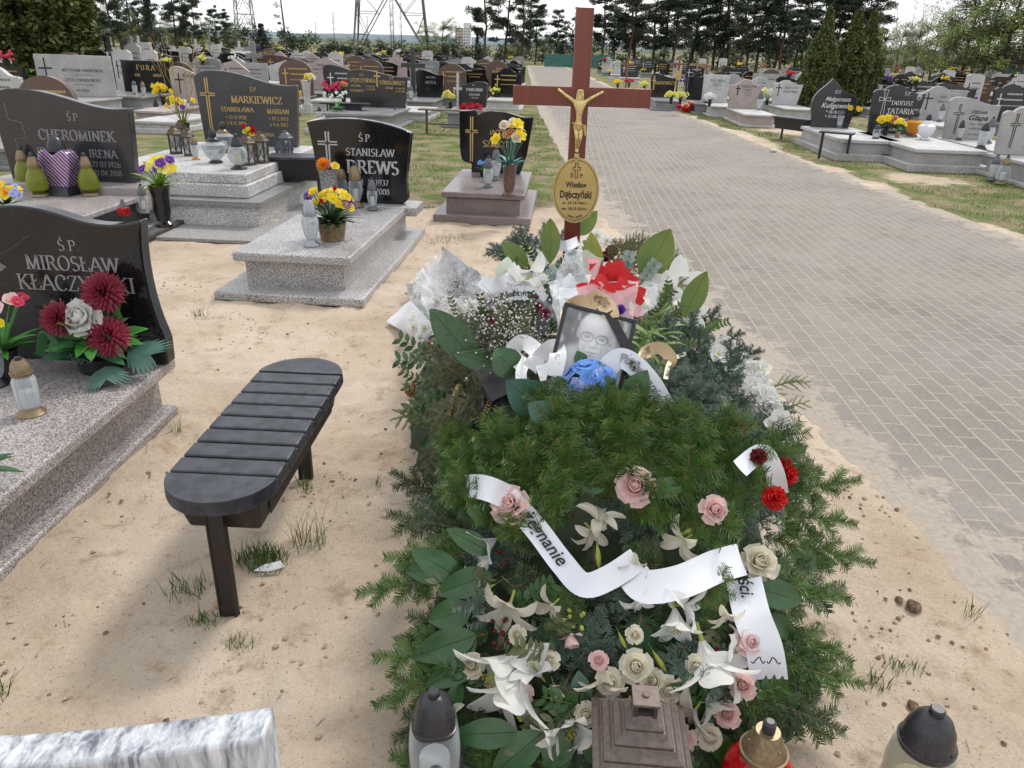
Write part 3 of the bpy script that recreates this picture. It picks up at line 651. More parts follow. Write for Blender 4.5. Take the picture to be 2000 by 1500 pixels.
def slab_parts(par, w, l, mats, steps=((.06, 0, .06), (.20, -.10, .14), (.26, -.05, .05)), bev=.012, names=('base', 'plinth', 'slab'), back=.0):
    """a grave bed: each step is (top, inset negative = smaller, thickness); y runs from 0 (foot) to l (head)"""
    for i, ((z, ins, th), nm) in enumerate(zip(steps, names)):
        mb = MB(); mb.box(-w / 2 - ins, w / 2 + ins, -ins, l + ins * .3 + back, z - th, z)
        mb.build(nm, mats[min(i, len(mats) - 1)], par, bevel=bev if i != 1 else .003)
def fake_lines(mb, w, h, rows=3, y=-.0015, mi=0, cx=0):
    """writing too small to be read at its distance"""
    rr = random.Random(int(w * 1000 + h * 77)); 
    for r_ in range(rows):
        z = h * (.72 - .15 * r_); x = -w * .26; ln = w * rr.uniform(.18, .3); hh = h * (.045 if r_ in (0, 1) else .028)
        x = cx - ln
        while x < cx + ln:
            q = rr.uniform(.010, .018) * (1.3 if r_ < 2 else 1)
            mb.add([(x, y, z), (x + q, y, z), (x + q * .8, y, z + hh), (x + q * .1, y, z + hh)], [(0, 1, 2, 3)], mi); x += q + .009
def grave(name, label, loc, rz, w, l, stone, kind, sw, sh, mats, text=None, tmat=GREYTXT, cross=None, sy=None, base_z=.26, steps=None, thick=.09, cmat=None, extra=None, group=None, cat='grave', bev=.008, sx=0, letters=None, names=('base', 'plinth', 'slab')):
    t = thing(name, label, cat, loc, rz, group)
    if steps is None: steps = ((.06, 0, .06), (base_z - .05, -.10, base_z - .11), (base_z, -.05, .05))
    slab_parts(t, w, l, mats, steps, names=names)
    y = l - .25 if sy is None else sy
    mb = MB(); mb.prism(outline(kind, sw, sh), 0, thick); hs = mb.build('headstone', stone, t, bevel=bev, loc=(sx, y, base_z + .002))
    if text or letters:
        mb = MB()
        if text:
            for s, h_, cx, z, kw in text: caps(mb, s, h_, cx, z, **kw)
        if letters: letters(mb)
        mb.build('lettering', tmat, hs)
    if cross:
        mb = MB(); cross_lines(mb, *cross[:4], t=cross[4], style=cross[5]); mb.build('engraved_cross', cmat or tmat, hs)
    return t, hs
# ================================================================== lanterns
LANT = {}
def lantern_proto(kind, h=1.0):
    """profiles at unit height (radius, z): base, glass, cap, knob"""
    if kind == 'urn': return dict(base=[(.16, 0), (.17, .02), (.155, .05), (.10, .10), (.085, .13)], glass=[(.085, .13), (.12, .2), (.155, .36), (.165, .46), (.15, .56), (.12, .62)], cap=[(.135, .61), (.145, .64), (.135, .70), (.12, .80), (.08, .90), (.05, .93)], knob=[(.045, .93), (.045, .99), (.03, 1.0)])
    if kind == 'jar': return dict(base=[(.22, 0), (.22, .02), (.17, .07), (.13, .13)], glass=[(.15, .13), (.165, .15), (.175, .40), (.175, .60), (.14, .68), (.13, .70)], cap=[(.16, .69), (.165, .74), (.15, .80), (.13, .88), (.085, .95)], knob=[(.05, .94), (.05, .995), (.04, 1.0)])
    if kind == 'bulb': return dict(base=[(.24, 0), (.24, .03), (.15, .07), (.12, .12)], glass=[(.12, .12), (.22, .2), (.28, .36), (.27, .5), (.2, .62), (.14, .66)], cap=[(.17, .64), (.175, .70), (.13, .80), (.09, .90)], knob=[(.05, .9), (.05, .98), (.03, 1.0)])
    if kind == 'pear': return dict(base=[(.22, 0), (.2, .05), (.12, .09)], glass=[(.13, .09), (.22, .15), (.24, .3), (.2, .48), (.13, .62), (.11, .66)], cap=[(.13, .64), (.14, .68), (.12, .78), (.07, .9)], knob=[(.05, .9), (.05, .97), (.03, 1.0)])
    if kind == 'dome': return dict(base=[(.26, 0), (.26, .03), (.22, .06)], glass=[(.22, .06), (.25, .1), (.26, .5), (.24, .62), (.19, .68)], cap=[(.21, .66), (.215, .70), (.205, .73), (.20, .74), (.185, .82), (.14, .90), (.075, .95)], knob=[(.06, .93), (.06, .99), (.05, 1.0)])
    if kind == 'vessel': return dict(base=[(.2, 0), (.2, .04), (.12, .08)], glass=[(.12, .08), (.26, .2), (.34, .42), (.33, .52), (.2, .6)], cap=[(.2, .59), (.17, .66), (.1, .72)], knob=[(.08, .72), (.11, .8), (.09, .9), (.03, .96)])
def lantern(label, loc, h, kind='urn', glass=CLEAR, cap=CAPBLK, base=None, wax=WAXW, seg=20, sq=0, name='grave_lantern', rz=0, group='lanterns on the graves', thin=1):
    key = (kind, h > .2, glass.name, cap.name, (base or cap).name, wax.name if wax else 0, sq, seg)
    t = thing(name, label, 'lantern', loc, rz, group, scale=h); t.scale = (h * thin, h * thin, h)
    if key not in LANT:
        P_ = lantern_proto(kind); d = {}
        base_ = base or cap
        mb = MB(); mb.lathe(P_['base'], seg, sq=sq); d['base'] = mb.mesh('base', base_)
        mb = MB(); mb.lathe(P_['glass'], seg, sq=sq, cap=False)
        # moulded ribs
        if seg >= 18 and glass in (CLEAR, CLEARW):
            for k in range(0, seg, 2):
                a = 2 * PI * (k + .5) / seg; pts = []
                for r, z in P_['glass'][1:-1]: pts.append((r * 1.01 * math.cos(a), r * 1.01 * math.sin(a), z))
                if not sq: mb.tube(pts, .006, 4)
        d['glass'] = mb.mesh('glass', glass)
        if wax:
            r = P_['glass'][0][0] * .72; z0 = P_['glass'][0][1] + .01
            mb = MB(); mb.lathe([(r, z0), (r, z0 + .27), (r * .2, z0 + .28), (.004, z0 + .31)], 12); d['candle'] = mb.mesh('candle', wax)
        mb = MB(); mb.lathe(P_['cap'], seg, sq=sq)
        z = P_['cap'][1][1]; r = P_['cap'][1][0]
        mb.lathe([(r * .96, z - .012), (r * 1.05, z - .006), (r * 1.05, z + .006), (r * .96, z + .012)], seg, sq=sq)
        for k in range(6):
            a = 2 * PI * k / 6; q = P_['cap'][2]; mb.ball((q[0] * math.cos(a), q[0] * math.sin(a), q[1]), .012, 6, 4)
        d['cap'] = mb.mesh('cap', cap)
        mb = MB(); mb.lathe(P_['knob'], 12); d['knob'] = mb.mesh('knob', CAPBLK)
        LANT[key] = d
    d = LANT[key]; cp = None
    for nm, me in d.items():
        if nm == 'knob': put(nm, me, cp)
        else:
            o = put(nm, me, t)
            if nm == 'cap': cp = o
    return t
# ================================================================== petals, flowers, leaves
def petal(mb, L_, Wd, t0, t1, M, mi=0, cup=.3, tip=.9, n=6, m=4, ruff=0, base=.15, twist=0):
    """petal growing from the axis; t0, t1 = angle from the axis at foot and tip"""
    vs = []; r = z = 0.0; rr = random
    prev = (0, 0)
    for i in range(n + 1):
        u = i / n; a = t0 + (t1 - t0) * u
        if i: r += L_ / n * math.sin(a); z += L_ / n * math.cos(a)
        w = Wd * (base + (1 - base) * math.sin(PI * min(1, u / (2 * tip)) ** 1) if u < tip else max(.02, math.cos((u - tip) / (1 - tip + 1e-6) * PI / 2) ** .6)) if tip < 1 else Wd * (base + (1 - base) * math.sin(PI * u ** .8))
        if u >= .999 and tip >= 1: w = Wd * .05
        for j in range(m + 1):
            v = -1 + 2 * j / m
            dr = cup * w * v * v
            x = r - dr * math.cos(a); zz = z + dr * math.sin(a)
            if ruff: zz += rr.uniform(-ruff, ruff) * u * L_; x += rr.uniform(-ruff, ruff) * u * L_
            vs.append(M @ Vector((x, v * w + twist * u * w, zz)))
    fs = [(i * (m + 1) + j, i * (m + 1) + j + 1, (i + 1) * (m + 1) + j + 1, (i + 1) * (m + 1) + j) for i in range(n) for j in range(m)]
    mb.add(vs, fs, mi)
def ring(mb, k, L_, Wd, t0, t1, r0=0, z0=0, off=0, jit=.06, **kw):
    for i in range(k):
        a = 2 * PI * (i + off) / k + random.uniform(-jit, jit)
        M = Matrix.Rotation(a, 4, 'Z') @ Matrix.Translation((r0, 0, z0))
        petal(mb, L_ * random.uniform(.93, 1.07), Wd, R(t0) + random.uniform(-jit, jit), R(t1) + random.uniform(-jit, jit) * 2, M, **kw)
FL = {}
def flower(kind, petalm, second=None, var=0):
    key = (kind, petalm.name, second.name if second else '', var)
    if key in FL: return FL[key]
    random.seed(hash(kind) % 1000 if False else sum(map(ord, kind)) + var * 17); mb = MB(); s2 = second or P_YEL
    if kind == 'rose':         # diameter about 2
        ring(mb, 5, 1.35, .66, 48, 108, .12, -.4, 0, cup=.3, tip=.85)
        ring(mb, 5, 1.3, .62, 46, 60, .12, -.4, .5, cup=.5, tip=.85)
        ring(mb, 5, 1.3, .56, 48, 14, .10, -.42, .2, cup=.6, tip=.85)
        ring(mb, 5, 1.3, .48, 40, -6, .08, -.42, .6, cup=.7, tip=.85)
        ring(mb, 4, 1.25, .38, 30, -18, .06, -.4, .1, cup=.8, tip=.85)
        ring(mb, 3, 1.2, .26, 18, -26, .04, -.38, .5, cup=.8, tip=.85)
        mb.lathe([(.05, -.8), (.06, -.55), (.28, -.4), (.05, -.3)], 8, mi=1)
        for a in range(5): petal(mb, .6, .14, R(60), R(130), Matrix.Rotation(a * 2 * PI / 5, 4, 'Z') @ Matrix.Translation((.05, 0, -.45)), mi=1, tip=1)
        ms = [petalm, STEM]
    elif kind == 'bud_rose':
        ring(mb, 5, 1.3, .55, 30, 22, .15, -.5, 0, cup=.5, tip=.75); ring(mb, 4, 1.25, .5, 18, 4, .12, -.5, .5, cup=.7, tip=.8); ring(mb, 3, 1.2, .35, 8, -6, .1, -.4, 0, cup=.8, tip=.8); ring(mb, 2, 1.2, .6, 50, 100, .15, -.5, .2, cup=.2, tip=.7)
        mb.lathe([(.05, -1.2), (.06, -.75), (.26, -.5), (.1, -.4)], 8, mi=1)
        for a in range(5): petal(mb, .7, .14, R(30), R(80), Matrix.Rotation(a * 2 * PI / 5, 4, 'Z') @ Matrix.Translation((.05, 0, -.6)), mi=1, tip=1)
        ms = [petalm, STEM]
    elif kind == 'lily':       # trumpet opening upward, length about 2
        ring(mb, 3, 1.9, .44, 8, 66, .06, -.9, 0, cup=.3, tip=.6, base=.2, n=9); ring(mb, 3, 1.85, .36, 10, 76, .05, -.9, .5, cup=.3, tip=.6, base=.2, n=9)
        for a in range(6):
            q = a * PI / 3; mb.tube([(0, 0, -.6), (.10 * math.cos(q), .10 * math.sin(q), .0), (.18 * math.cos(q), .18 * math.sin(q), .22)], .012, 4, 2); mb.ball((.19 * math.cos(q), .19 * math.sin(q), .24), .04, 6, 4, 1)
        mb.tube([(0, 0, -.6), (.02, 0, .3)], .025, 5, 2); mb.tube([(0, 0, -1.4), (0, 0, -.85)], [.045, .08], 6, 2)
        ms = [petalm, s2, P_GREEN]
    elif kind == 'wilt_lily':
        for k in range(6): petal(mb, 1.7, .34, R(random.uniform(15, 50)), R(random.uniform(60, 170)), Matrix.Rotation(k * PI / 3 + random.uniform(-.3, .3), 4, 'Z') @ Matrix.Translation((.05, 0, -.6)), cup=.5, tip=.5, n=8, ruff=.03, twist=random.uniform(-.6, .6))
        mb.tube([(0, 0, -1.2), (0, 0, -.5)], .07, 6, 1); ms = [petalm, P_GREEN]
    elif kind == 'bud':
        mb.lathe([(.03, -1), (.09, -.7), (.2, -.2), (.24, .2), (.16, .7), (.02, 1)], 8); mb.tube([(0, 0, -1.6), (0, 0, -.9)], .04, 5, 1); ms = [petalm, STEM]
    elif kind == 'carnation':
        for r_, (k, t0, t1, l) in enumerate([(9, 70, 95, 1.0), (9, 55, 80, .98), (8, 38, 62, .95), (7, 22, 42, .9), (5, 8, 20, .85)]):
            ring(mb, k, l, .36, t0, t1, .05, -.3 + .05 * r_, r_ * .37, cup=.1, tip=.92, ruff=.10, m=5, base=.1)
        mb.lathe([(.06, -1), (.14, -.6), (.16, -.2)], 7, mi=1); ms = [petalm, STEM]
    elif kind == 'mum':        # tight ball of narrow petals
        for r_, (k, t0, t1, l) in enumerate([(26, 80, 120, 1.0), (26, 66, 98, 1.0), (24, 52, 80, .98), (20, 40, 62, .95), (16, 26, 44, .9), (12, 14, 26, .85), (6, 5, 10, .8)]):
            ring(mb, k, l, .085, t0, t1, .04, -.1, r_ * .5, jit=.09, cup=-.9, tip=.85, n=4, m=2, base=.4)
        mb.lathe([(.05, -.9), (.06, -.4), (.2, -.1)], 7, mi=1); ms = [petalm, STEM]
    elif kind == 'daisy':      # loose white chrysanthemum
        for r_, (k, t0, t1, l) in enumerate([(18, 84, 112, 1.0), (16, 66, 84, .95), (12, 46, 58, .75), (9, 25, 30, .5)]):
            ring(mb, k, l, .12, t0, t1, .05, 0, r_ * .5, jit=.14, cup=.3, tip=.8, n=3, m=2, base=.4)
        mb.ball((0, 0, .05), .18, 8, 5, 2); mb.lathe([(.05, -.8), (.06, -.2), (.2, 0)], 6, mi=1); ms = [petalm, STEM, s2]
    elif kind == 'daffodil':
        ring(mb, 6, 1.0, .38, 72, 84, .08, 0, 0, cup=.12, tip=.6, base=.3, n=5)
        mb.lathe([(.14, 0), (.2, .2), (.24, .42), (.34, .55), (.36, .56)], 12, mi=2, cap=False); mb.ball((0, 0, .2), .08, 6, 4, 2)
        mb.tube([(0, 0, -.9), (0, 0, 0)], [.05, .09], 5, 1); ms = [petalm, STEM, s2]
    elif kind == 'tulip':
        ring(mb, 3, 1.7, .55, 42, -14, .05, -.8, 0, cup=.5, tip=.6, n=7); ring(mb, 3, 1.6, .5, 40, -12, .05, -.8, .5, cup=.5, tip=.6, n=7); mb.tube([(0, 0, -2.4), (0, 0, -.75)], .06, 5, 1); ms = [petalm, STEM]
    elif kind == 'soft':       # small open blossom, five wide petals
        ring(mb, 5, .95, .46, 62, 84, .05, 0, 0, cup=.15, tip=.75, n=4); ring(mb, 5, .6, .34, 35, 60, .04, 0, .5, cup=.3, tip=.75, n=4); mb.ball((0, 0, .1), .14, 6, 4, 2); mb.tube([(0, 0, -.8), (0, 0, 0)], .05, 5, 1); ms = [petalm, STEM, s2]
    elif kind == 'hydrangea':
        rr = random.Random(3 + var)
        for i in range(46):
            d = Vector((rr.gauss(0, 1), rr.gauss(0, 1), rr.gauss(.45, .8))).normalized(); 
            M0 = Matrix.Translation(d * .82) @ d.to_track_quat('Z', 'Y').to_matrix().to_4x4() @ Matrix.Rotation(rr.uniform(0, 6), 4, 'Z')
            for a in range(4): petal(mb, .46, .25, R(52), R(100), M0 @ Matrix.Rotation(a * PI / 2, 4, 'Z'), mi=0 if rr.random() < .75 else 2, cup=.1, tip=.75, n=3, m=3, ruff=.06)
        mb.ball((0, 0, 0), .55, 10, 7, 1); ms = [petalm, STEM, s2]
    elif kind == 'poinsettia':
        ring(mb, 6, 1.25, .36, 74, 100, .06, 0, 0, cup=.12, tip=.5, base=.25, n=7, ruff=.02); ring(mb, 6, 1.0, .3, 62, 84, .06, .05, .5, cup=.12, tip=.5, base=.25, n=7, ruff=.02); ring(mb, 5, .6, .18, 45, 70, .05, .08, .2, cup=.1, tip=.5, n=5)
        for a in range(7): mb.ball((.1 * math.cos(a), .1 * math.sin(a), .16), .05, 6, 4, 2)
        ms = [petalm, STEM, s2]
    elif kind == 'gyp':        # a cloud of tiny white buds on thin stems
        rr = random.Random(9 + var)
        for i in range(150):
            d = Vector((rr.gauss(0, .5), rr.gauss(0, .5), abs(rr.gauss(.75, .25)))); mb.ball(d, rr.uniform(.022, .042), 5, 4, 0)
            mb.tube([(d.x * .3, d.y * .3, 0), (d.x * .7, d.y * .7, d.z * .55), d], .006, 3, 1)
        ms = [petalm, LEAFD]
    elif kind == 'berries':
        rr = random.Random(4 + var)
        for i in range(9):
            d = Vector((rr.uniform(-.9, .9), rr.uniform(-.9, .9), rr.uniform(.3, .9))); mb.ball(d, .2, 10, 7, 0); mb.tube([(0, 0, -.4), d * .6, d], .03, 4, 1)
        ms = [petalm, STEM]
    me = mb.mesh('flower_' + kind, ms, 60); FL[key] = me; return me
def leafmesh(L_, Wd, m_, curl=.5, fold=.2, tip=.42, key=None, n=9, mb=None, M=Matrix(), mi=0, wav=0):
    own = mb is None
    if own: mb = MB()
    vs = []; y = z = 0
    for i in range(n + 1):
        u = i / n; a = curl * (u - .25)
        if i: y += L_ / n * math.cos(a); z -= L_ / n * math.sin(a)
        w = Wd / 2 * (math.sin(PI * u ** (math.log(.5) / math.log(tip))) ** .8 if 0 < u < 1 else .03) + L_ * .008
        for v in (-1, -.5, 0, .5, 1):
            vs.append(M @ Vector((v * w, y, z + abs(v) * w * fold + wav * math.sin(u * 14 + v * 2) * abs(v) * w)))
    mb.add(vs, [(i * 5 + j, i * 5 + j + 1, (i + 1) * 5 + j + 1, (i + 1) * 5 + j) for i in range(n) for j in range(4)], mi)
    # midrib
    mb.tube([vs[i * 5 + 2] + (M.to_3x3() @ Vector((0, 0, .0006))) for i in range(n + 1)], L_ * .006, 4, mi)
    return mb.mesh('leaf', m_, 70) if own else mb
def orient(p, d, roll=0, s=1):
    """matrix at p whose z runs along d"""
    return Matrix.Translation(p) @ Vector(d).normalized().to_track_quat('Z', 'Y').to_matrix().to_4x4() @ Matrix.Rotation(roll, 4, 'Z') @ Matrix.Scale(s, 4)
def orient_leaf(p, d, n, s=1, flip=False):
    """matrix at p: leaf length (y) along d, face (z) towards n"""
    y = Vector(d).normalized(); n = Vector(n); z = (n - y * n.dot(y)).normalized(); x = y.cross(z)
    M = Matrix((x, y, z)).transposed().to_4x4(); return Matrix.Translation(p) @ M @ Matrix.Scale(s, 4)
# a fir bough: twig along +y, side twigs, flat rows of needles
def bough(seed, L_=.30, sides=9, nl=.021, m_=FIR, sl=.13, dens=1.0, up=.25, pine=False, nw=.0015):
    key = ('bough', seed, L_, m_.name, nl, sides)
    if key in FL: return FL[key]
    rr = random.Random(seed); mb = MB()
    def needles(pts, l):
        tot = sum((pts[i + 1] - pts[i]).length for i in range(len(pts) - 1)); k = int(tot / .0034 * dens)
        for i in range(k):
            u = i / k * (len(pts) - 1); a = int(u); f = u - a; p = pts[a].lerp(pts[min(a + 1, len(pts) - 1)], f); d = (pts[min(a + 1, len(pts) - 1)] - pts[a]).normalized()
            sd_ = d.cross(Vector((0, 0, 1))).normalized(); uu = Vector((0, 0, 1))
            for s in (-1, 1, rr.choice((-.5, .5))):
                ll = l * rr.uniform(.75, 1.1) * (1 - .35 * (u / (len(pts) - 1)) ** 3)
                dr = (sd_ * s + d * rr.uniform(.45, .8) + uu * rr.uniform(-.05, .45 if abs(s) == 1 else 1.3)).normalized()
                if m_ is FIRB: a_ = rr.uniform(-.4, PI + .4); dr = (sd_ * math.cos(a_) + uu * math.sin(a_) + d * .55).normalized()
                w = d * nw if not pine else d * .0009; q = p + dr * ll
                mb.add([p - w, p + w, q + w * .5, q - w * .5], [(0, 1, 2, 3)], 0)
    main = [Vector((0, 0, 0))]
    for i in range(8): main.append(main[-1] + Vector((rr.uniform(-.006, .006), L_ / 8, -.0 + up * L_ / 8 * (.5 - i / 8))))
    mb.tube(main, [.0032 - .00025 * i for i in range(9)], 5, 1); needles(main, nl)
    for i in range(sides):
        u = .12 + .72 * i / sides; k = int(u * 8); b = main[k].lerp(main[k + 1], u * 8 - k); s = 1 if i % 2 else -1
        l = sl * (1 - .62 * u) * rr.uniform(.85, 1.15); a = R(rr.uniform(42, 58)); d = Vector((s * math.sin(a), math.cos(a), rr.uniform(-.12, .15)))
        pts = [b + d * l * j / 4 + Vector((0, .012 * (j / 4) ** 2, -.01 * (j / 4) ** 2)) for j in range(5)]
        mb.tube(pts, [.002, .0018, .0016, .0014, .001], 4, 1); needles(pts, nl * .92)
        if l > .07:
            for s2 in (-1, 1):
                b2 = pts[2]; d2 = Vector((d.x * .6 - s2 * .7 * d.y, d.y * .6 + s2 * .7 * d.x, 0)).normalized(); p2 = [b2 + d2 * l * .4 * j / 2 for j in range(3)]; mb.tube(p2, .0012, 3, 1); needles(p2, nl * .85)
    me = mb.mesh('fir_bough', [m_, TWIG], 80); FL[key] = me; return me
def sprig(seed, L_, k, lw, ll, m_, up=.1):
    """twig with small oval leaves"""
    key = ('sprig', seed, L_, k, m_.name)
    if key in FL: return FL[key]
    rr = random.Random(seed); mb = MB(); pts = [Vector((0, 0, 0))]
    for i in range(8): pts.append(pts[-1] + Vector((rr.uniform(-.1, .1) * L_ / 8, L_ / 8, up * L_ / 8 * (.6 - i / 8))))
    mb.tube(pts, L_ * .008, 4, 1)
    for i in range(k):
        u = (i + .5) / k * 7.9; a = int(u); p = pts[a].lerp(pts[a + 1], u - a)
        for s in (-1, 1):
            d = Vector((s * 1.0, .7, rr.uniform(-.3, .5)))
            leafmesh(ll * rr.uniform(.8, 1.1), lw, None, .6, .15, n=4, mb=mb, M=orient_leaf(p, d, Vector((rr.uniform(-.4, .4), 0, 1))))
    me = mb.mesh('sprig', [m_, STEM], 70); FL[key] = me; return me
def bouquet(label, loc, sizes, pot=None, leaves=(LEAFG, 10, .12, .035), h=.12, spread=.12, name='flower_arrangement', seed=1, potc=BLACKMET, cat='flowers', group=None, tilt=(0, 0), pr=.05, ph=.12, S_=1):
    """sizes: list of (kind, petal, second, radius, count)"""
    rr = random.Random(seed); t = thing(name, label, cat, loc, 0, group, S_)
    if pot == 'vase': mb = MB(); mb.lathe([(pr * .85, 0), (pr * .9, ph * .08), (pr * .62, ph * .14), (pr * .8, ph * .4), (pr * .82, ph * .7), (pr * .95, ph * .95), (pr * 1.1, ph), (pr * .9, ph * .99), (pr * .7, ph * .9)], 16); mb.build('vase', potc, t)
    elif pot == 'pot': mb = MB(); mb.lathe([(pr * .72, 0), (pr * .75, ph * .05), (pr, ph), (pr * 1.04, ph), (pr * .9, ph * .9)], 16); mb.build('pot', potc, t)
    elif pot == 'basket':
        mb = MB()
        for k in range(7): z = ph * k / 7; r = pr * (.8 + .2 * k / 7); mb.lathe([(r * .97, z), (r * 1.02, z + ph / 14), (r * .97, z + ph / 7)], 18)
        mb.build('basket', potc, t)
    z0 = ph * .9 if pot else .01
    mb = MB(); lm, ln, ll, lw = leaves
    for i in range(ln):
        a = 2 * PI * i / ln + rr.uniform(-.3, .3); e = rr.uniform(.1, 1.1)
        d = Vector((math.cos(a), math.sin(a), e)); leafmesh(ll * rr.uniform(.7, 1.2), lw * rr.uniform(.8, 1.2), None, .7, .2, n=6, mb=mb, M=orient_leaf(Vector((0, 0, z0)), d, Vector((0, 0, 1)) + Vector((math.cos(a), math.sin(a), 0)) * .2))
    stems = []
    for kind, pm, sec, r, cnt in sizes:
        for i in range(cnt):
            a = rr.uniform(0, 2 * PI); q = spread * math.sqrt(rr.random()); p = Vector((q * math.cos(a) + tilt[0], q * math.sin(a) * .8 + tilt[1], z0 + h * rr.uniform(.75, 1.15) - q * .35)); 
            d = Vector((p.x * 1.4, p.y * 1.4 - .12, .14)).normalized(); stems.append((p, d, kind, pm, sec, r))
            mb.tube([(0, 0, z0 * .8), Vector((p.x * .4, p.y * .4, z0 + h * .4)), p], .0022, 4)
    mb.build('foliage', lm, t, sharp=70) if ln else mb.build('stems', STEM, t) if stems else None
    for p, d, kind, pm, sec, r in stems: put('flower', flower(kind, pm, sec), t, M=orient(p, d, rr.uniform(0, 6), r))
    return t
# ================================================================== wooden cross at the head of the new grave
def skin(name, verts, edges, radii, m_, parent, sub=2, flat=1.0, M=None):
    me = bpy.data.meshes.new(name); me.from_pydata([tuple(v) for v in verts], edges, []); me.materials.append(m_)
    o = bpy.data.objects.new(name, me); COL.objects.link(o); o.parent = parent
    a = o.modifiers.new('skin', 'SKIN'); a.use_smooth_shade = True; a.branch_smoothing = .6
    sk = me.skin_vertices[0]
    for i, r in enumerate(radii):
        sk.data[i].radius = (r, r) if not hasattr(r, '__len__') else r; sk.data[i].use_root = (i == 0)
    b = o.modifiers.new('sub', 'SUBSURF'); b.levels = sub; b.render_levels = sub
    o.scale = (1, flat, 1)
    return o
CY = 4.13
cT, cB = aty(1143, 15, CY), aty(1118, 440, CY)
lean = math.atan2(cT.x - cB.x, cT.z - cB.z)
c0 = cB + (cT - cB) * (-cB.z / (cT.z - cB.z))
cross = thing('wooden_cross', 'tall mahogany wooden cross with a gold figure at the head of the flower heap', 'cross', (c0.x, CY, 0))
cross.rotation_euler = (0, lean, 0)
CHt = (cT - c0).length; zb = (aty(1130, 187, CY) - c0).length - .004
mb = MB(); mb.box(-.044, .044, -.019, .019, -.2, CHt); mb.build('post', WOOD, cross, bevel=.003)
bl, brr = aty(1002, 188, CY), aty(1270, 188, CY)
mb = MB(); xo_ = c0.x + math.sin(lean) * zb; mb.box(bl.x - xo_, brr.x - xo_, -.026, .014, zb - .046, zb + .046); mb.build('crossbar', WOOD, cross, bevel=.003)
# figure of Christ, arms stretched, knees together
fg = thing('x', 'x', 'x'); del fg['label'], fg['category']; fg.name = 'crucifix_figure'; fg.parent = cross; fg.location = (-.002, -.040, zb - .012)
V = [(0, 0, -.13), (0, 0, -.10), (0, -.004, -.065), (0, -.006, -.03), (0, -.002, -.002), (0, -.006, .018), (0, -.009, .03),
     (.028, -.004, -.008), (.068, 0, .016), (.108, .004, .036), (.118, .004, .041),
     (-.028, -.004, -.008), (-.068, 0, .016), (-.106, .004, .040), (-.116, .004, .047),
     (.014, -.002, -.135), (.012, -.018, -.185), (.002, -.004, -.240), (.001, -.012, -.258),
     (-.014, -.002, -.135), (-.006, -.018, -.185), (-.005, -.004, -.240), (-.004, -.012, -.256)]
Ed = [(0, 1), (1, 2), (2, 3), (3, 4), (4, 5), (5, 6), (3, 7), (7, 8), (8, 9), (9, 10), (3, 11), (11, 12), (12, 13), (13, 14), (0, 15), (15, 16), (16, 17), (17, 18), (0, 19), (19, 20), (20, 21), (21, 22)]
Rd = [.021, .018, .019, .024, .009, .013, .014, .012, .009, .007, .008, .012, .009, .007, .008, .014, .010, .006, .007, .014, .010, .006, .007]
body = skin('body', V, Ed, Rd, GOLD, fg)
mb = MB(); rr = random.Random(2)
for k in range(9):
    z = -.116 - .005 * k; r = .030 - .0012 * k; mb.lathe([(r * .9, z - .006), (r * (1.08 + rr.uniform(0, .1)), z - .001), (r * .95, z + .004)], 14)
mb.v = [(v[0] * (1 + .1 * math.sin(v[2] * 300 + v[1] * 90)), v[1] * .75, v[2] - .22 * v[0]) for v in mb.v]
for k in range(5): mb.tube([(.026 + k * .002, -.012, -.12), (.032 + k * .001, -.012, -.14 - .008 * k), (.030, -.010, -.165)], .003, 5)
mb.build('loincloth', GOLD, fg)
mb = MB()
for k in range(11):
    a = PI * (k / 10) + PI; x = math.cos(a) * .0145
    mb.tube([(x * .5, .001, .047), (x, -.005, .034), (x * 1.15, -.004, .012), (x * 1.3, -.004, -.008)], .0035, 5)
for k in range(7): mb.tube([(math.cos(PI + k * PI / 6) * .008, -.018 + .004 * abs(k - 3) / 3, .018), (math.cos(PI + k * PI / 6) * .004, -.020, .003)], .0025, 4)
for k in range(12):
    a = 2 * PI * k / 12; b = 2 * PI * (k + 1) / 12; mb.tube([(.0165 * math.cos(a), -.008 + .0165 * math.sin(a), .040 + .002 * (k % 2)), (.0165 * math.cos(b), -.008 + .0165 * math.sin(b), .040 + .002 * ((k + 1) % 2))], .002, 4)
mb.tube([(0, -.0215, .032), (0, -.0255, .024)], [.0015, .0028], 5)
for s in (-1, 1): mb.ball((s * .006, -.0205, .031), .0022, 6, 4)
mb.build('hair_and_beard', GOLD, fg)
mb = MB(); mb.box(-.012, .012, -.012, .014, -.285, -.262); mb.box(-.009, .009, -.006, .014, -.305, -.289); mb.build('foot_rest', GOLD, fg, bevel=.001)
# name plate
pc = aty(1124, 371, CY); hz = (pc - c0).length
pl_ = thing('x', 'x', 'x'); del pl_['label'], pl_['category']; pl_.name = 'name_plate'; pl_.parent = cross; pl_.location = (pc.x - (c0.x + math.sin(lean) * hz), -.0285, hz); pl_.rotation_euler = (0, R(-.3), 0)
A_, B_ = .124, .171
mb = MB(); mb.prism([(A_ * math.cos(2 * PI * k / 56), B_ * math.sin(2 * PI * k / 56)) for k in range(56)], 0, .004); mb.build('plate', PLATE, pl_, bevel=.001)
DB = mat('dark_brown_print', (.035, .022, .012), .5); mb = MB()
for r0, r1 in ((.900, .912), (.925, .930)):
    vs = [(A_ * q * math.cos(2 * PI * k / 64), -.0012, B_ * q * math.sin(2 * PI * k / 64)) for q in (r0, r1) for k in range(64)]
    mb.add(vs, [(k, (k + 1) % 64, (k + 1) % 64 + 64, k + 64) for k in range(64)])
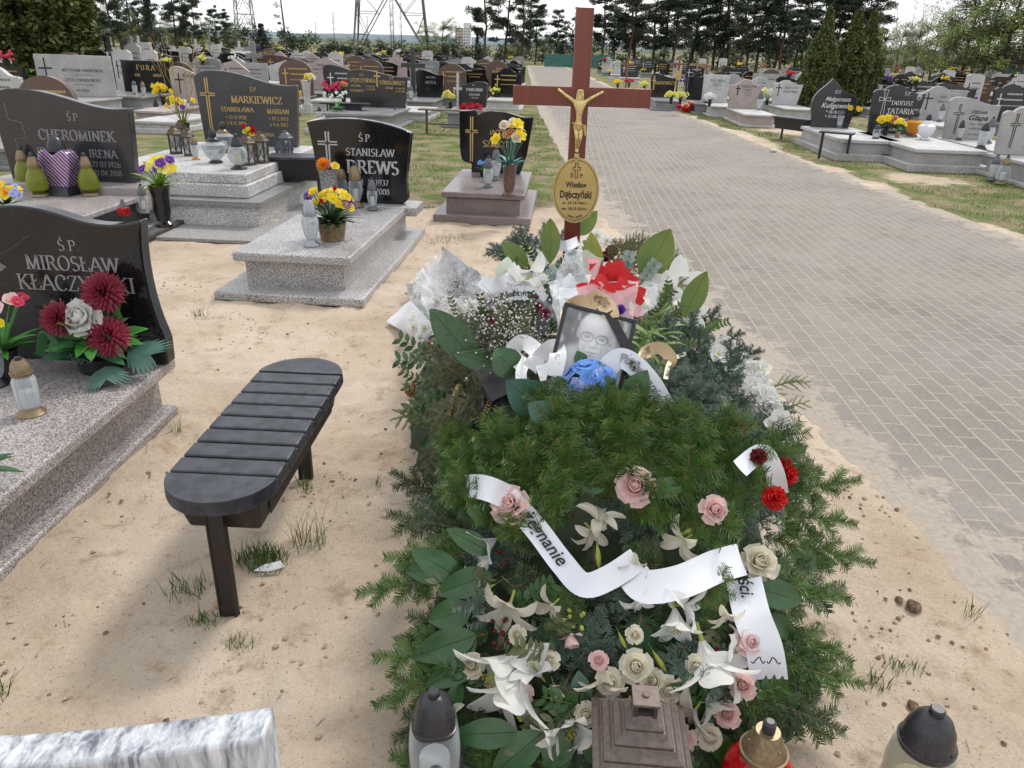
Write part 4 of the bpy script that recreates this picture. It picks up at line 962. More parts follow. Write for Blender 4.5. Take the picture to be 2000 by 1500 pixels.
def frame_cross(mb, cx, z0, h, w, t, y=-.0015):
    """outlined latin cross"""
    a = w * .17; zc = z0 + h * .66
    o = [(a, z0), (a, zc - a), (w / 2, zc - a), (w / 2, zc + a), (a, zc + a), (a, z0 + h), (-a, z0 + h), (-a, zc + a), (-w / 2, zc + a), (-w / 2, zc - a), (-a, zc - a), (-a, z0)]
    for i in range(len(o)):
        p, q = Vector(o[i]), Vector(o[(i + 1) % len(o)]); d = (q - p).normalized() * t / 2; n_ = Vector((-d.y, d.x))
        mb.add([(cx + v.x, y, v.y) for v in (p - d - n_, q + d - n_, q + d + n_, p - d + n_)], [(0, 1, 2, 3)])
frame_cross(mb, -.002, .068, .072, .038, .0035)
textmesh(mb, 'Ś', .026, -.026, .070, -.0015, bold=.0006); textmesh(mb, 'P', .026, .024, .070, -.0015, bold=.0006)
textmesh(mb, 'Wiesław', .042, 0, .018, -.0015, sx=.74, bold=.0010); textmesh(mb, 'Dębczyński', .054, 0, -.037, -.0015, sx=.66, bold=.0016)
textmesh(mb, 'ur. 29.10.1964 r.', .0205, 0, -.070, -.0015, bold=.0003); textmesh(mb, 'zm. 28.03.2024 r.', .0205, 0, -.101, -.0015, bold=.0003)
for s in (-1, 1):
    mb.tube([(0, -.0013, -.140), (s * .02, -.0013, -.138), (s * .036, -.0013, -.126)], .0009, 4)
    for k in range(5):
        x = s * (.006 + .0065 * k); z = -.139 + .0022 * k
        for q in (-1, 1): mb.add([(x, -.0014, z), (x + s * .006, -.0014, z + q * .003), (x + s * .010, -.0014, z + q * .0075), (x + s * .003, -.0014, z + q * .004)], [(0, 1, 2, 3)])
mb.build('lettering', DB, pl_)
mb = MB()
for z in (.158, -.158): mb.ball((0, -.001, z), .004, 8, 5)
mb.build('screw', CAPGREY, pl_)
# ================================================================== bench in the sand
bt, bf = at(392, 985, .44), at(608, 701, .44)
BL = (bf - bt).length
bn = thing('bench', 'dark grey slatted bench with rounded ends standing in the sand in the foreground', 'bench', (bt.x, bt.y, 0), math.atan2(-(bf.x - bt.x), bf.y - bt.y), 'benches')
HW = .163; SH = .445
def stadium(y):      # half width at y
    if y < HW: return math.sqrt(max(0, HW ** 2 - (HW - y) ** 2))
    if y > BL - HW: return math.sqrt(max(0, HW ** 2 - (y - BL + HW) ** 2))
    return HW
ns = 8; y0, y1 = .155, BL - .155; pitch_ = (y1 - y0) / ns
for i in range(-1, ns + 1):
    a, b = (y0 + i * pitch_ + .006, y0 + (i + 1) * pitch_ - .006) if 0 <= i < ns else ((0, y0 - .006) if i < 0 else (y1 + .006, BL))
    kk = 14 if not 0 <= i < ns else 2
    ys = [a + (b - a) * (.5 - .5 * math.cos(PI * k / kk)) for k in range(kk + 1)]
    out = [(stadium(y), y) for y in ys] + [(-stadium(y), y) for y in ys[::-1]]
    o2 = []
    for q in out:
        if not o2 or (Vector(q) - Vector(o2[-1])).length > 1e-4: o2.append(q)
    if (Vector(o2[0]) - Vector(o2[-1])).length < 1e-4: o2.pop()
    mb = MB(); n = len(o2); sag = .0
    mb.add([(x * .985, y, SH) for x, y in o2] + [(x, y, SH - .040) for x, y in o2], [tuple(range(n)), tuple(range(2 * n - 1, n - 1, -1))] + [(k, k + n, (k + 1) % n + n, (k + 1) % n) for k in range(n)])
    mb.build('slat', PLASTIC, bn, bevel=.006, seg=3)
mb = MB(); out = [(stadium(y) * .985, y) for y in [.004 + (BL - .008) * (.5 - .5 * math.cos(PI * k / 40)) for k in range(41)]]; out = out + [(-x, y) for x, y in out[::-1]]
out = [q for i, q in enumerate(out) if (Vector(q) - Vector(out[i - 1])).length > 1e-4]; n = len(out)
mb.add([(x, y, SH - .012) for x, y in out] + [(x * 1.0, y, SH - .048) for x, y in out], [tuple(range(n)), tuple(range(2 * n - 1, n - 1, -1))] + [(k, k + n, (k + 1) % n + n, (k + 1) % n) for k in range(n)])
mb.build('seat_board', PLASTIC, bn, bevel=.004)
mb = MB()
mb.add([(-.11, .07, SH - .049), (.13, .07, SH - .049), (.13, BL - .1, SH - .049), (-.11, BL - .1, SH - .049), (-.095, .10, SH - .15), (.115, .10, SH - .15), (.115, BL - .13, SH - .15), (-.095, BL - .13, SH - .15)], [(0, 1, 5, 4), (1, 2, 6, 5), (2, 3, 7, 6), (3, 0, 4, 7), (0, 3, 2, 1), (4, 5, 6, 7)])
mb.build('storage_box', BROWNMET, bn, bevel=.008)
mb = MB(); mb.box(.1245, .1275, .16, BL - .2, SH - .135, SH - .062); mb.box(.118, .126, .25, .32, SH - .08, SH - .055); mb.build('box_lid', BROWNMET, bn, bevel=.002)
for yy in (.06, BL - .20):
    mb = MB(); mb.box(-.027, .027, yy, yy + .012, -.25, SH - .05); mb.box(-.027, -.021, yy - .004, yy + .022, -.25, SH - .05); mb.box(.021, .027, yy - .004, yy + .022, -.25, SH - .05)
    mb.build('leg', BROWNMET, bn, bevel=.002)
# ================================================================== left foreground grave (black stone)
p1, p2 = at(0, 972, .27), at(348, 691, .27)
rz = math.atan2(-(p2.x - p1.x), p2.y - p1.y)
KW = 1.15; KL = 2.6
ux, uy = Vector((math.cos(rz), math.sin(rz))), Vector((-math.sin(rz), math.cos(rz)))
kc = p2.xy - uy * (KL + .03) - ux * (KW / 2 + .0)
def kl_letters(mb): pass
KS = 1.08
kt, kh = grave('grave', 'speckled pinkish grey granite grave with a black hump shaped headstone with grey lettering, left foreground', (kc.x, kc.y, 0), rz, KW, KL, G_BLACK, 'kl', KS, .69,
   [G_PINKGREY], [('Ś.P.', .046, .20, .50, {}), ('MIROSŁAW', .062, .20, .415, {}), ('KŁACZYŃSKI', .068, .20, .325, {}), ('* 1. 1. 1951', .04, .18, .25, dict(serif=False))], GREYTXT, None, sy=KL - .11, base_z=.27,
   steps=((.03, -.02, .05), (.215, -.085, .20), (.27, 0, .055)), thick=.075, group='graves', sx=.055)
mb = MB(); cx, cz = -.21, .42   # carved ray cross
GREYE = mat('engraving_grey', (.16, .16, .165), .7)
for a in (0, 90, 180, 270):
    M2 = Matrix.Rotation(R(a), 4, 'Y'); l = .12 if a != 180 else .22
    for s in (-1, 1):
        vs = [Vector((0, 0, .008)), Vector((s * .010, 0, .02)), Vector((s * .014, 0, l - .04)), Vector((s * .022, 0, l - .03)), Vector((0, 0, l))]
        mb.add([tuple((M2 @ v) + Vector((cx, -.0016, cz))) for v in vs], [tuple(range(5)) if s < 0 else tuple(range(4, -1, -1))])
for a in (35, 45, 55, 125, 135, 145, 215, 225, 235, 305, 315, 325):
    M2 = Matrix.Rotation(R(a), 4, 'Y'); l = .09 if a % 10 else .07; mb.add([tuple((M2 @ Vector(v)) + Vector((cx, -.0015, cz))) for v in ((-.003, 0, .02), (.003, 0, .02), (0, 0, l))], [(0, 1, 2)])
mb.build('engraved_cross', GREYE, kh)
# crack-like engraved twig
mb = MB(); mb.tube([(-.30, -.001, .20), (-.25, -.001, .30), (-.2, -.001, .38), (-.15, -.001, .45), (-.05, -.001, .5), (.04, -.001, .56)], .0012, 3); mb.tube([(-.17, -.001, .44), (-.19, -.001, .5), (-.2, -.001, .54)], .0010, 3); mb.tube([(-.29, -.001, .29), (-.18, -.001, .26), (-.12, -.001, .16), (-.09, -.001, .09)], .0010, 3)
mb.build('engraved_twig', GREYE, kh)
# ------------------------------------------------------------------ what stands on it
def mono(mb, M, L_=.12, Wd=.11, mi=0):
    """lobed leaf"""
    n = 7
    for s in (-1, 1):
        for k in range(n):
            u = .12 + .8 * k / n; w = Wd * .55 * math.sin(PI * (u * .85 + .12)) ; a = R(68 - 40 * u)
            root = Vector((0, L_ * u * .8, 0)); d = Vector((s * math.sin(a), math.cos(a), -.15)); q = root + d * w * 1.35; e = Vector((0, 1, 0)) * L_ * .06
            mb.add([M @ v for v in (root - e, root + e, root.lerp(q, .6) + e * 1.3 + Vector((0, 0, .004)), q + e * .2, root.lerp(q, .6) - e * 1.1 + Vector((0, 0, .004)))], [(0, 1, 2, 3, 4)], mi)
def arr_item(t, kind, pm, sec, px, py, y, dpx, d, roll=0):
    p = aty(px, py, y); r = dpx / 2 / pxm(p)
    return put('flower', flower(kind, pm, sec), t, M=t.matrix_world.inverted() @ orient(p, d, roll, r))
bpy.context.view_layer.update()
pp = at(200, 722, .27)
t = thing('flower_arrangement', 'burgundy pompon flowers and a white rose in a black bowl on the left foreground grave', 'flowers', pp, 0)
bpy.context.view_layer.update()
mb = MB(); mb.lathe([(.07, 0), (.085, .01), (.095, .07), (.09, .075), (.07, .06)], 24); mb.build('bowl', BLACKMET, t)
yq = pp.y - .02
for k_, (px, py, d) in enumerate([(200, 570, 86), (210, 657, 86), (112, 622, 74)]): arr_item(t, 'mum', P_BURG, None, px, py, yq - (.0 if k_ == 0 else .06), d, (.1 * (px - 170) / 50, -.8, .45))
arr_item(t, 'rose', P_WHITE, None, 160, 620, yq - .05, 60, (-.15, -.85, .45))
rr = random.Random(12); mb = MB(); mb2 = MB(); mb3 = MB()
for k in range(46):
    a = rr.uniform(-PI, 0) if k % 3 else rr.uniform(0, PI); e = rr.uniform(-.05, .8); d = Vector((math.cos(a) * 1.3, math.sin(a) * .7, e)); (mb if k % 3 else mb2)
    tgt = (mb, mb2, mb)[k % 3]; leafmesh(rr.uniform(.12, .19), rr.uniform(.045, .065), None, .5, .15, n=7, mb=tgt, M=orient_leaf(Vector((math.cos(a) * .04, math.sin(a) * .03, .07 + rr.uniform(0, .1))), d, Vector((0, -.5, 1))), wav=.05)
for k in range(7):     # upright leafy shoot at the right
    q = Vector((.09 + .005 * k, .0, .14 + .022 * k)); leafmesh(.06, .035, None, .5, .2, n=5, mb=mb, M=orient_leaf(q, (rr.uniform(-.6, .8), -.3, .9), (0, -1, .3)))
    q = Vector((.05 + .001 * k, .02, .20 + .022 * k)); leafmesh(.045, .02, None, .5, .2, n=5, mb=mb, M=orient_leaf(q, (rr.uniform(-.5, .5), -.2, 1), (0, -1, .3)))
mono(mb3, orient_leaf(Vector((.14, -.03, .11)), (1, -.3, -.05), (0, -.6, 1)), .17, .19); mono(mb3, orient_leaf(Vector((.07, -.09, .06)), (.5, -1, -.25), (0, -.4, 1)), .15, .17); mono(mb3, orient_leaf(Vector((-.12, -.03, .09)), (-1, -.2, .0), (0, -.6, 1)), .10, .10)
for x0_, s in ((-.09, -1), (.07, 1)):
    for k in range(6):
        pts = [Vector((x0_ + s * .10 * u - .004 * k, -.09 - .003 * k, .09 + .10 * math.sin(PI * min(1, u * 1.1)) + .004 * k)) for u in [i / 9 for i in range(10)]]; mb2.tube(pts, .0035, 4)
for k in range(3):
    for q in range(26): mb3.ball((-.09 + .03 * k + rr.gauss(0, .012) + .0015 * q, -.10 + rr.gauss(0, .008), .10 - .01 * k + rr.gauss(0, .008)), .0035, 5, 4)
mb.build('leaves', LEAFG, t, sharp=70); mb2.build('dark_leaves', leafm('mid_green_leaf', (.03, .12, .04), (.05, .17, .06)), t, sharp=70); mb3.build('blue_green_leaves', LEAFB, t, sharp=70)
pq = at(18, 742, .27)
t = bouquet('pink orchids and yellow flowers at the left edge before the black hump shaped headstone', (pq.x, pq.y, .27), [('soft', P_HOT, P_YEL, .024, 6), ('soft', P_YEL, P_ORG, .02, 6), ('soft', P_PINK, P_YEL, .03, 3)], 'pot', (LEAFG, 26, .14, .03), .20, .13, seed=5, group='flowers on the graves', S_=1.15)
lp = at(62, 808, .27); lantern('ribbed clear glass lantern with a bronze cap and foot on the left foreground grave', lp, .235, 'jar', CLEARW, CAPBRZ, wax=WAXW)
lp = at(-4, 752, .27); lantern('white glass lantern with a dark cap cut by the left edge of the picture', lp, .27, 'urn', CLEARW, CAPBLK, wax=WAXW)
t = bouquet('dark green leaf spray at the left edge low on the foreground grave', at(-60, 960, .27), [('soft', P_WHITE, P_YEL, .02, 3)], 'pot', (LEAF, 22, .16, .045), .08, .08, seed=8, group='flowers on the graves', ph=.06)
# ================================================================== headstone seen from behind, bottom left
hp = at(536, 1376, .80)
t = thing('near_headstone', 'white and blue grey veined stone slab rising into the bottom left corner', 'headstone', (hp.x, hp.y, 0), R(2))
o = [(0, 0), (0, .80)] + cubic((0, .80), (-.16, .765), (-.30, .745), (-.46, .742), 8)[1:] + cubic((-.46, .742), (-.62, .745), (-.7, .82), (-.9, .80), 8)[1:] + [(-.95, 0)]
mb = MB(); mb.prism(o, -.055, .0); mb.build('stone', G_VEIN, t, bevel=.006, seg=2)
mb = MB(); mb.box(-1.0, .05, -.25, .05, 0, .12); mb.build('plinth', G_VEIN, t, bevel=.01)
# ================================================================== four lanterns at the bottom edge
lp = at(847, 1352, .30); lantern('clear square shouldered glass lantern with a black bell cap, leftmost at the bottom edge', (lp.x, lp.y, 0), .305, 'dome', CLEAR, CAPBLK, wax=WAXW, thin=.74, seg=32, sq=3.2, rz=R(8))
t_ = [o for o in COL.objects if o.get('label', '').startswith('clear square shoul')][0]
mb = MB()
for k in range(11):
    a = R(-75 + 15 * k) ; mb.add([(.012 * math.sin(a), -.285, .42 + .012 * math.cos(a)), (.075 * math.sin(a) + .008, -.285, .42 + .075 * math.cos(a)), (.085 * math.sin(a), -.285, .42 + .085 * math.cos(a)), (.075 * math.sin(a) - .008, -.285, .42 + .075 * math.cos(a))], [(0, 1, 2, 3)])
mb.build('printed_emblem', BLACKTXT, t_)
lp = at(1505, 1408, .29); lantern('round red glass lantern with a bronze bell cap at the bottom edge', (lp.x, lp.y, 0), .29, 'bulb', REDGL, CAPBRZ, wax=None, seg=32)
lp = at(1833, 1383, .33); lantern('largest dome capped lantern with yellowish clear glass, far right of the bottom row', (lp.x, lp.y, 0), .33, 'dome', glassy('yellowish_glass', (.46, .45, .38), .25), CAPBLK, CAPGREY, wax=WAX, thin=.82, seg=32)
lp = at(1262, 1356, .36); t = thing('house_lantern', 'taupe metal lantern with a square stepped roof in front of the wreath', 'lantern', (lp.x, lp.y, 0), R(-4), 'lanterns on the graves')
t.scale = (1.07, 1.07, 1.0); mb = MB(); w0, z0 = .098, .225
for k in range(4):
    w1 = w0 - .020; mb.lathe([(w0 * 1.414, z0), (w0 * 1.414, z0 + .006), (w1 * 1.414 + .012, z0 + .012), (w1 * 1.414 + .004, z0 + .024)], 4, cap=True); w0 = w1; z0 += .024
mb.v = [tuple(Matrix.Rotation(R(45), 4, 'Z') @ Vector(v)) for v in mb.v]; mb.build('roof', TIER, t, bevel=.0015)
mb = MB()
for sx_, sy_ in ((-1, -1), (1, -1), (1, 1), (-1, 1)): mb.box(sx_ * .019 - .004, sx_ * .019 + .004, sy_ * .019 - .004, sy_ * .019 + .004, z0 - .002, z0 + .030)
mb.box(-.017, .017, -.017, .017, z0 - .002, z0 + .006)
mb.build('vent', mat('dark_vent', (.03, .025, .025), .5), t)
mb = MB(); mb.box(-.027, .027, -.027, .027, z0 + .030, z0 + .036); mb.lathe([(.006, 0), (.008, .002), (.006, .004)], 12, c=(0, 0, z0 + .036)); mb.build('top_plate', TIER, t, bevel=.001)
mb = MB()
for sx_, sy_ in ((-1, -1), (1, -1), (1, 1), (-1, 1)): mb.box(sx_ * .075 - .007, sx_ * .075 + .007, sy_ * .075 - .007, sy_ * .075 + .007, .02, .225)
mb.build('frame', TIER, t); mb = MB(); mb.box(-.09, .09, -.09, .09, 0, .02); mb.build('base', TIER, t, bevel=.002)
mb = MB(); mb.box(-.072, .072, -.072, .072, .022, .222); mb.build('glass', CLEARW, t)
# ================================================================== the heap of wreaths and bouquets
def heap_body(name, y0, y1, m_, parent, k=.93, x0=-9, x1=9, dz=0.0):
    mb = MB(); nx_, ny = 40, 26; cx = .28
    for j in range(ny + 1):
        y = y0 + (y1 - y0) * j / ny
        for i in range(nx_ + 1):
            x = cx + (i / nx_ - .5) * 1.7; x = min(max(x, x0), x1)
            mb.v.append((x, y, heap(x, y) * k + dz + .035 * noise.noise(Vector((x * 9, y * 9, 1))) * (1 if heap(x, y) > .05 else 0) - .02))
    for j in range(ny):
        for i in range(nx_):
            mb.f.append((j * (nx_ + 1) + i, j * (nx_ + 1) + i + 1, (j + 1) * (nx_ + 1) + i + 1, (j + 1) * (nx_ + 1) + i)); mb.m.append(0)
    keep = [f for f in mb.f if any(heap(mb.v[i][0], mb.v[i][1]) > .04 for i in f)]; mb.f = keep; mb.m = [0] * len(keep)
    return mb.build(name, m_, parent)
UNDER = leafm('shaded_moss_under', (.012, .022, .008), (.03, .045, .018), .8, 30)  # foliage fill, shade between the boughs put into its dark colour
def twd(p, k=.5):
    """between the surface normal of the heap and the way to the viewer"""
    n_ = heapn(p.x, p.y); v = (Vector((0, 0, CAM_H)) - p).normalized()
    return (n_ * (1 - k) + v * k).normalized()
def fl(t, kind, pm, sec, px, py, dpx, lift=.03, d=None, roll=None, var=0, k=.55):
    p = on_heap(px, py, lift); r = dpx / 2 / pxm(p)
    return put('flower' if kind not in ('berries', 'bud') else {'berries': 'berry_cluster', 'bud': 'flower_bud'}[kind], flower(kind, pm, sec, var), t, M=orient(p, d or twd(p, k) + Vector((random.uniform(-.25, .25), random.uniform(-.25, .25), 0)), random.uniform(0, 6) if roll is None else roll, r))
def img_dir(p, dx, dy, up=0.0):
    """direction in the place that looks like (dx right, dy down) in the picture, tangential to the view, plus a push to the viewer"""
    c, s = math.cos(PITCH), math.sin(PITCH)
    r = Vector((math.cos(ROLL), 0, 0)) ; u = Vector((0, s, c)); v = (Vector((0, 0, CAM_H)) - p).normalized()
    return (r * dx - u * dy + v * up).normalized()
def lf(t, px0, py0, px1, py1, wpx, m_, lift=.04, curl=.4, fold=.25, up=.1, face=None, tip=.42):
    """a leaf from its foot to its tip"""
    p = on_heap(px0, py0, lift); L_ = math.hypot(px1 - px0, py1 - py0) / pxm(p); d = img_dir(p, px1 - px0, py1 - py0, 0) + (Vector((0, 0, CAM_H)) - p).normalized() * up
    me = leafmesh(L_, wpx / pxm(p), m_, curl, fold, tip)
    return put('leaf', me, t, M=orient_leaf(p, d, face or (Vector((0, 0, CAM_H)) - p)))
def bg(t, px, py, dx, dy, seed, L_=.30, m_=FIR, lift=.02, up=.12, s=1.0, face=None, **kw):
    p = on_heap(px, py, lift)
    return put('fir_bough', bough(seed, L_, m_=m_, **kw), t, M=orient_leaf(p, img_dir(p, dx, dy, up), face or ((Vector((0, 0, CAM_H)) - p).normalized() + heapn(p.x, p.y)), s))
def smooth(pts, n=6):
    out = []; P_ = [pts[0]] + list(pts) + [pts[-1]]
    for i in range(1, len(P_) - 2):
        a, b, c, d = P_[i - 1:i + 3]
        for k in range(n):
            t_ = k / n; out.append(.5 * ((2 * b) + (c - a) * t_ + (2 * a - 5 * b + 4 * c - d) * t_ ** 2 + (3 * b - a - 3 * c + d) * t_ ** 3))
    out.append(pts[-1]); return out
def ribbon(parent, pts, w, m_, name='ribbon', text=None, tm=BLACKTXT, th=.045, toff=.02, twist=None, n=7, vdir=None, flipt=False, tv=-.3, label=None, cat=None):
    """pts: world points; the band is as wide as w, its width laid across the way to the viewer"""
    c = smooth([Vector(p) for p in pts], n); N_ = len(c); mb = MB(); L_ = [0.0]; A = []
    for i in range(N_):
        d = (c[min(i + 1, N_ - 1)] - c[max(i - 1, 0)]).normalized(); v = (Vector((0, 0, CAM_H)) - c[i]).normalized()
        a = v.cross(d).normalized() if not vdir else Vector(vdir)
        if twist:
            ang = twist[0] + (twist[1] - twist[0]) * i / (N_ - 1); a = (Matrix.Rotation(ang, 3, d) @ a)
        if A and a.dot(A[-1]) < 0: a = -a
        A.append(a)
        if i: L_.append(L_[-1] + (c[i] - c[i - 1]).length)
    cols = 4
    for i in range(N_):
        nrm = (A[i].cross((c[min(i + 1, N_ - 1)] - c[max(i - 1, 0)]).normalized())).normalized()
        for j in range(cols + 1):
            q = -1 + 2 * j / cols; mb.v.append(tuple(c[i] + A[i] * q * w / 2 + nrm * (1 - q * q) * w * .05))
    mb.f = [(i * (cols + 1) + j, i * (cols + 1) + j + 1, (i + 1) * (cols + 1) + j + 1, (i + 1) * (cols + 1) + j) for i in range(N_ - 1) for j in range(cols)]; mb.m = [0] * len(mb.f)
    ob = mb.build(name, m_, parent)
    if text:
        tb_ = MB()
        def mp_(x, y):
            l = toff + (L_[-1] - 2 * toff - x if flipt else x); i = 0
            while i < N_ - 2 and L_[i + 1] < l: i += 1
            f = (l - L_[i]) / max(1e-6, L_[i + 1] - L_[i]); f = min(max(f, -.5), 1.5); q = c[i].lerp(c[i + 1], min(1, max(0, f))); d = (c[i + 1] - c[i]).normalized(); a = A[i].lerp(A[i + 1], min(1, max(0, f))).normalized()
            sgn = -1 if flipt else 1; s_ = y / (w / 2)
            v = (Vector((0, 0, CAM_H)) - q).normalized(); nn = a.cross(d); nn = nn if nn.dot(v) > 0 else -nn
            up_ = a if (a.cross(d if not flipt else -d)).dot(v) < 0 else -a
            return tuple(q + up_ * y + nn * (.0025 + (1 - s_ * s_) * w * .05))
        textmesh(tb_, text, th, 0, tv * th, mapf=mp_, align='LEFT', shear=.25, bold=.0008)
        tb_.build('lettering', tm, ob)
    return ob
def hp_(px, py, lift=.05): return on_heap(px, py, lift)
# ------------------------------------------------------------------ 1. the large front wreath
random.seed(21)
fw = thing('funeral_wreath', 'largest fir wreath with pale pink roses, white lilies and a white ribbon, nearest the viewer', 'wreath', (.27, 1.6, 0), 0, 'funeral wreaths heaped on the new grave')
bpy.context.view_layer.update()
def child_fix(root):
    """parts were made in world coordinates: hang them under the thing without moving them"""
    bpy.context.view_layer.update()
    for c in root.children:
        c.matrix_parent_inverse = Matrix(); c.matrix_local = root.matrix_world.inverted() @ c.matrix_local
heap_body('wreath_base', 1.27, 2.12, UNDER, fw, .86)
rr = random.Random(33); cx, cyy = 1180, 930
# outer fringe: foot point, direction
fr = [(880, 1060, -1, -.18), (900, 1090, -1, .1), (860, 1130, -1, .25), (900, 1180, -1, .45), (890, 1250, -1, .2), (900, 1300, -1, .5), (900, 1350, -.9, .55), (870, 1400, -.9, .7), (960, 1440, -.6, .8),
      (880, 1010, -1, -.5), (1500, 1010, 1, .1), (1520, 1060, 1, .2), (1500, 1120, 1, .35), (1560, 1130, 1, .5), (1480, 1180, 1, .5), (1480, 1240, 1, .5), (1490, 1290, 1, .3), (1440, 1310, .9, .6), (1470, 1350, .9, .35), (1380, 1390, .6, .9), (1500, 980, 1, -.2), (1440, 950, 1, -.1),
      (1540, 1080, 1, .45), (1450, 1120, 1, .2), (1420, 1350, .4, 1), (1200, 1420, .1, 1), (1080, 1420, -.3, 1), (1000, 1400, -.5, 1)]
for i, (x, y, dx, dy) in enumerate(fr): bg(fw, x + (25 + (38 if y > 1040 else 0) if x < 1100 else -28), y - 12, dx, dy, i % 9, .27 + .02 * (i % 3), FIR if i % 3 else FIRD, .01 + .02 * rr.random(), .12, 1.0, nl=.028, sides=7, sl=.09, dens=.9, nw=.0018)
# top cushion of fresh fir
for i in range(26):
    x = 965 + 490 * (i % 7) / 6 + rr.uniform(-25, 25); y = 890 + 34 * (i // 7) + rr.uniform(-12, 12); q = (x - 1180) / 300
    bg(fw, x, y + 20, q * 1.1, -.8 + .2 * (i // 8) + rr.uniform(-.25, .25), 6 + i % 9, .21, FIR, .04, .35, 1.0, nl=.034, sides=6, sl=.11, dens=.62, nw=.0019)
for i in range(26):
    x = rr.uniform(900, 1480); y = rr.uniform(980, 1400); q = Vector((x - cx, y - cyy)).normalized()
    bg(fw, x, y, q.x, q.y, i % 10, .2, (FIRD, FIRD, FIRD, FIRB)[i % 4], .02, .2, 1.0, nl=.026, sides=7, sl=.10, dens=.8, nw=.0017)
for i in range(14):
    x = rr.uniform(960, 1440); y = rr.uniform(1040, 1400); bg(fw, x, y, rr.uniform(-1, 1), rr.uniform(-.6, 1), i % 3, .14, (FIR, FIRB, FIRD)[i % 3], .05, .3, 1.0, nl=.024, sides=5, sl=.08, dens=.8, nw=.0016)
for i in range(16):
    x = rr.uniform(900, 1460); y = rr.uniform(1020, 1420); p = on_heap(x, y, .05); put('sprig', sprig(i % 4, .15, 7, .016, .036, (LEAF, LEAFD)[i % 2]), fw, M=orient_leaf(p, img_dir(p, rr.uniform(-1, 1), rr.uniform(-.5, 1), .3), Vector((0, -1, .6))))
for (x, y, dx, dy) in [(1290, 950, -.6, .5), (1240, 1080, -.3, 1), (1330, 1230, .2, 1), (1180, 1180, -.5, .9), (1270, 1400, .1, 1)]: bg(fw, x, y, dx, dy, 3, .2, FIRB, .045, .2, .9)
for (x, y, dx, dy) in [(1130, 1190, -.6, .6), (1250, 1200, .1, 1), (1080, 1370, .2, .9)]: put('pine_tuft', bough(40, .10, sides=3, nl=.075, m_=leafm('pine_needle', (.03, .10, .03), (.06, .15, .05)), sl=.04, pine=True, dens=.8), fw, M=orient_leaf(on_heap(x, y, .05), img_dir(on_heap(x, y, .05), dx, dy, .1), Vector((0, -1, 1))))
for a in [(905, 1110, 790, 1120, 60), (900, 1130, 800, 1075, 55), (920, 1190, 835, 1215, 60), (930, 1240, 800, 1290, 60), (930, 1250, 840, 1310, 50), (1480, 1150, 1572, 1172, 56), (1470, 1230, 1500, 1300, 40), (990, 960, 900, 935, 48), (1140, 960, 1190, 905, 52), (1110, 1000, 1060, 930, 55),
          (1010, 1430, 880, 1440, 55), (1060, 1430, 960, 1520, 62), (1080, 1420, 1100, 1520, 60), (1150, 1430, 1180, 1500, 50), (1260, 960, 1350, 940, 40), (960, 1080, 870, 1035, 40), (1540, 1080, 1640, 1100, 36), (900, 1330, 870, 1420, 34), (960, 1120, 850, 1165, 54), (930, 1290, 830, 1345, 48), (1500, 1200, 1560, 1250, 40), (1120, 1440, 1060, 1500, 50), (1400, 1430, 1430, 1500, 44), (980, 1010, 910, 1000, 44), (1320, 1420, 1330, 1500, 45)]:
    lf(fw, *a, LEAF, .10, .45, .22, .08)
for a in [(1040, 935, 985, 985, 42), (1020, 930, 945, 925, 24), (1100, 945, 1078, 990, 40), (1350, 935, 1380, 990, 34), (1375, 938, 1425, 975, 26), (1340, 945, 1315, 940, 22)]: lf(fw, *a, LEAFP, .07, .6, .3, .1)
lf(fw, 1130, 1310, 1145, 1440, 42, LEAFB, .08, .3, .2); lf(fw, 1140, 1320, 1170, 1410, 18, LEAFP, .08, .3, .2)
roses = [(995, 985, 58, P_PINK), (1240, 950, 60, P_PINK), (1483, 1098, 58, P_CREAM), (1395, 995, 44, P_PINK), (1463, 1252, 46, P_PINK), (922, 1300, 40, P_CREAM), (1242, 1302, 50, P_CREAM), (1190, 1332, 42, P_CREAM), (1306, 1348, 44, P_CREAM), (1330, 1445, 44, P_PINK), (1450, 1338, 42, P_PINK), (1385, 1440, 40, P_CREAM), (1145, 1395, 36, P_CREAM), (1075, 1290, 30, P_CREAM), (1275, 1330, 40, P_CREAM), (1360, 1300, 32, P_CREAM), (1010, 1240, 28, P_CREAM), (1420, 1395, 40, P_PINK), (1020, 1355, 34, P_PINK), (1240, 1240, 28, P_CREAM), (1170, 1290, 30, P_PINK)]
for i, (x, y, s, m_) in enumerate(roses): fl(fw, 'rose', m_, None, x, y, s, .115 if y > 1010 else .19, var=i % 3)
for x, y, s, dx, dy in [(908, 1150, 44, .2, 1), (1115, 1248, 44, .15, 1), (1085, 1350, 46, .3, .9)]:
    p = on_heap(x, y, .08); fl(fw, 'bud_rose', P_PINK, None, x, y, s, .08, d=img_dir(p, dx, dy, .5))
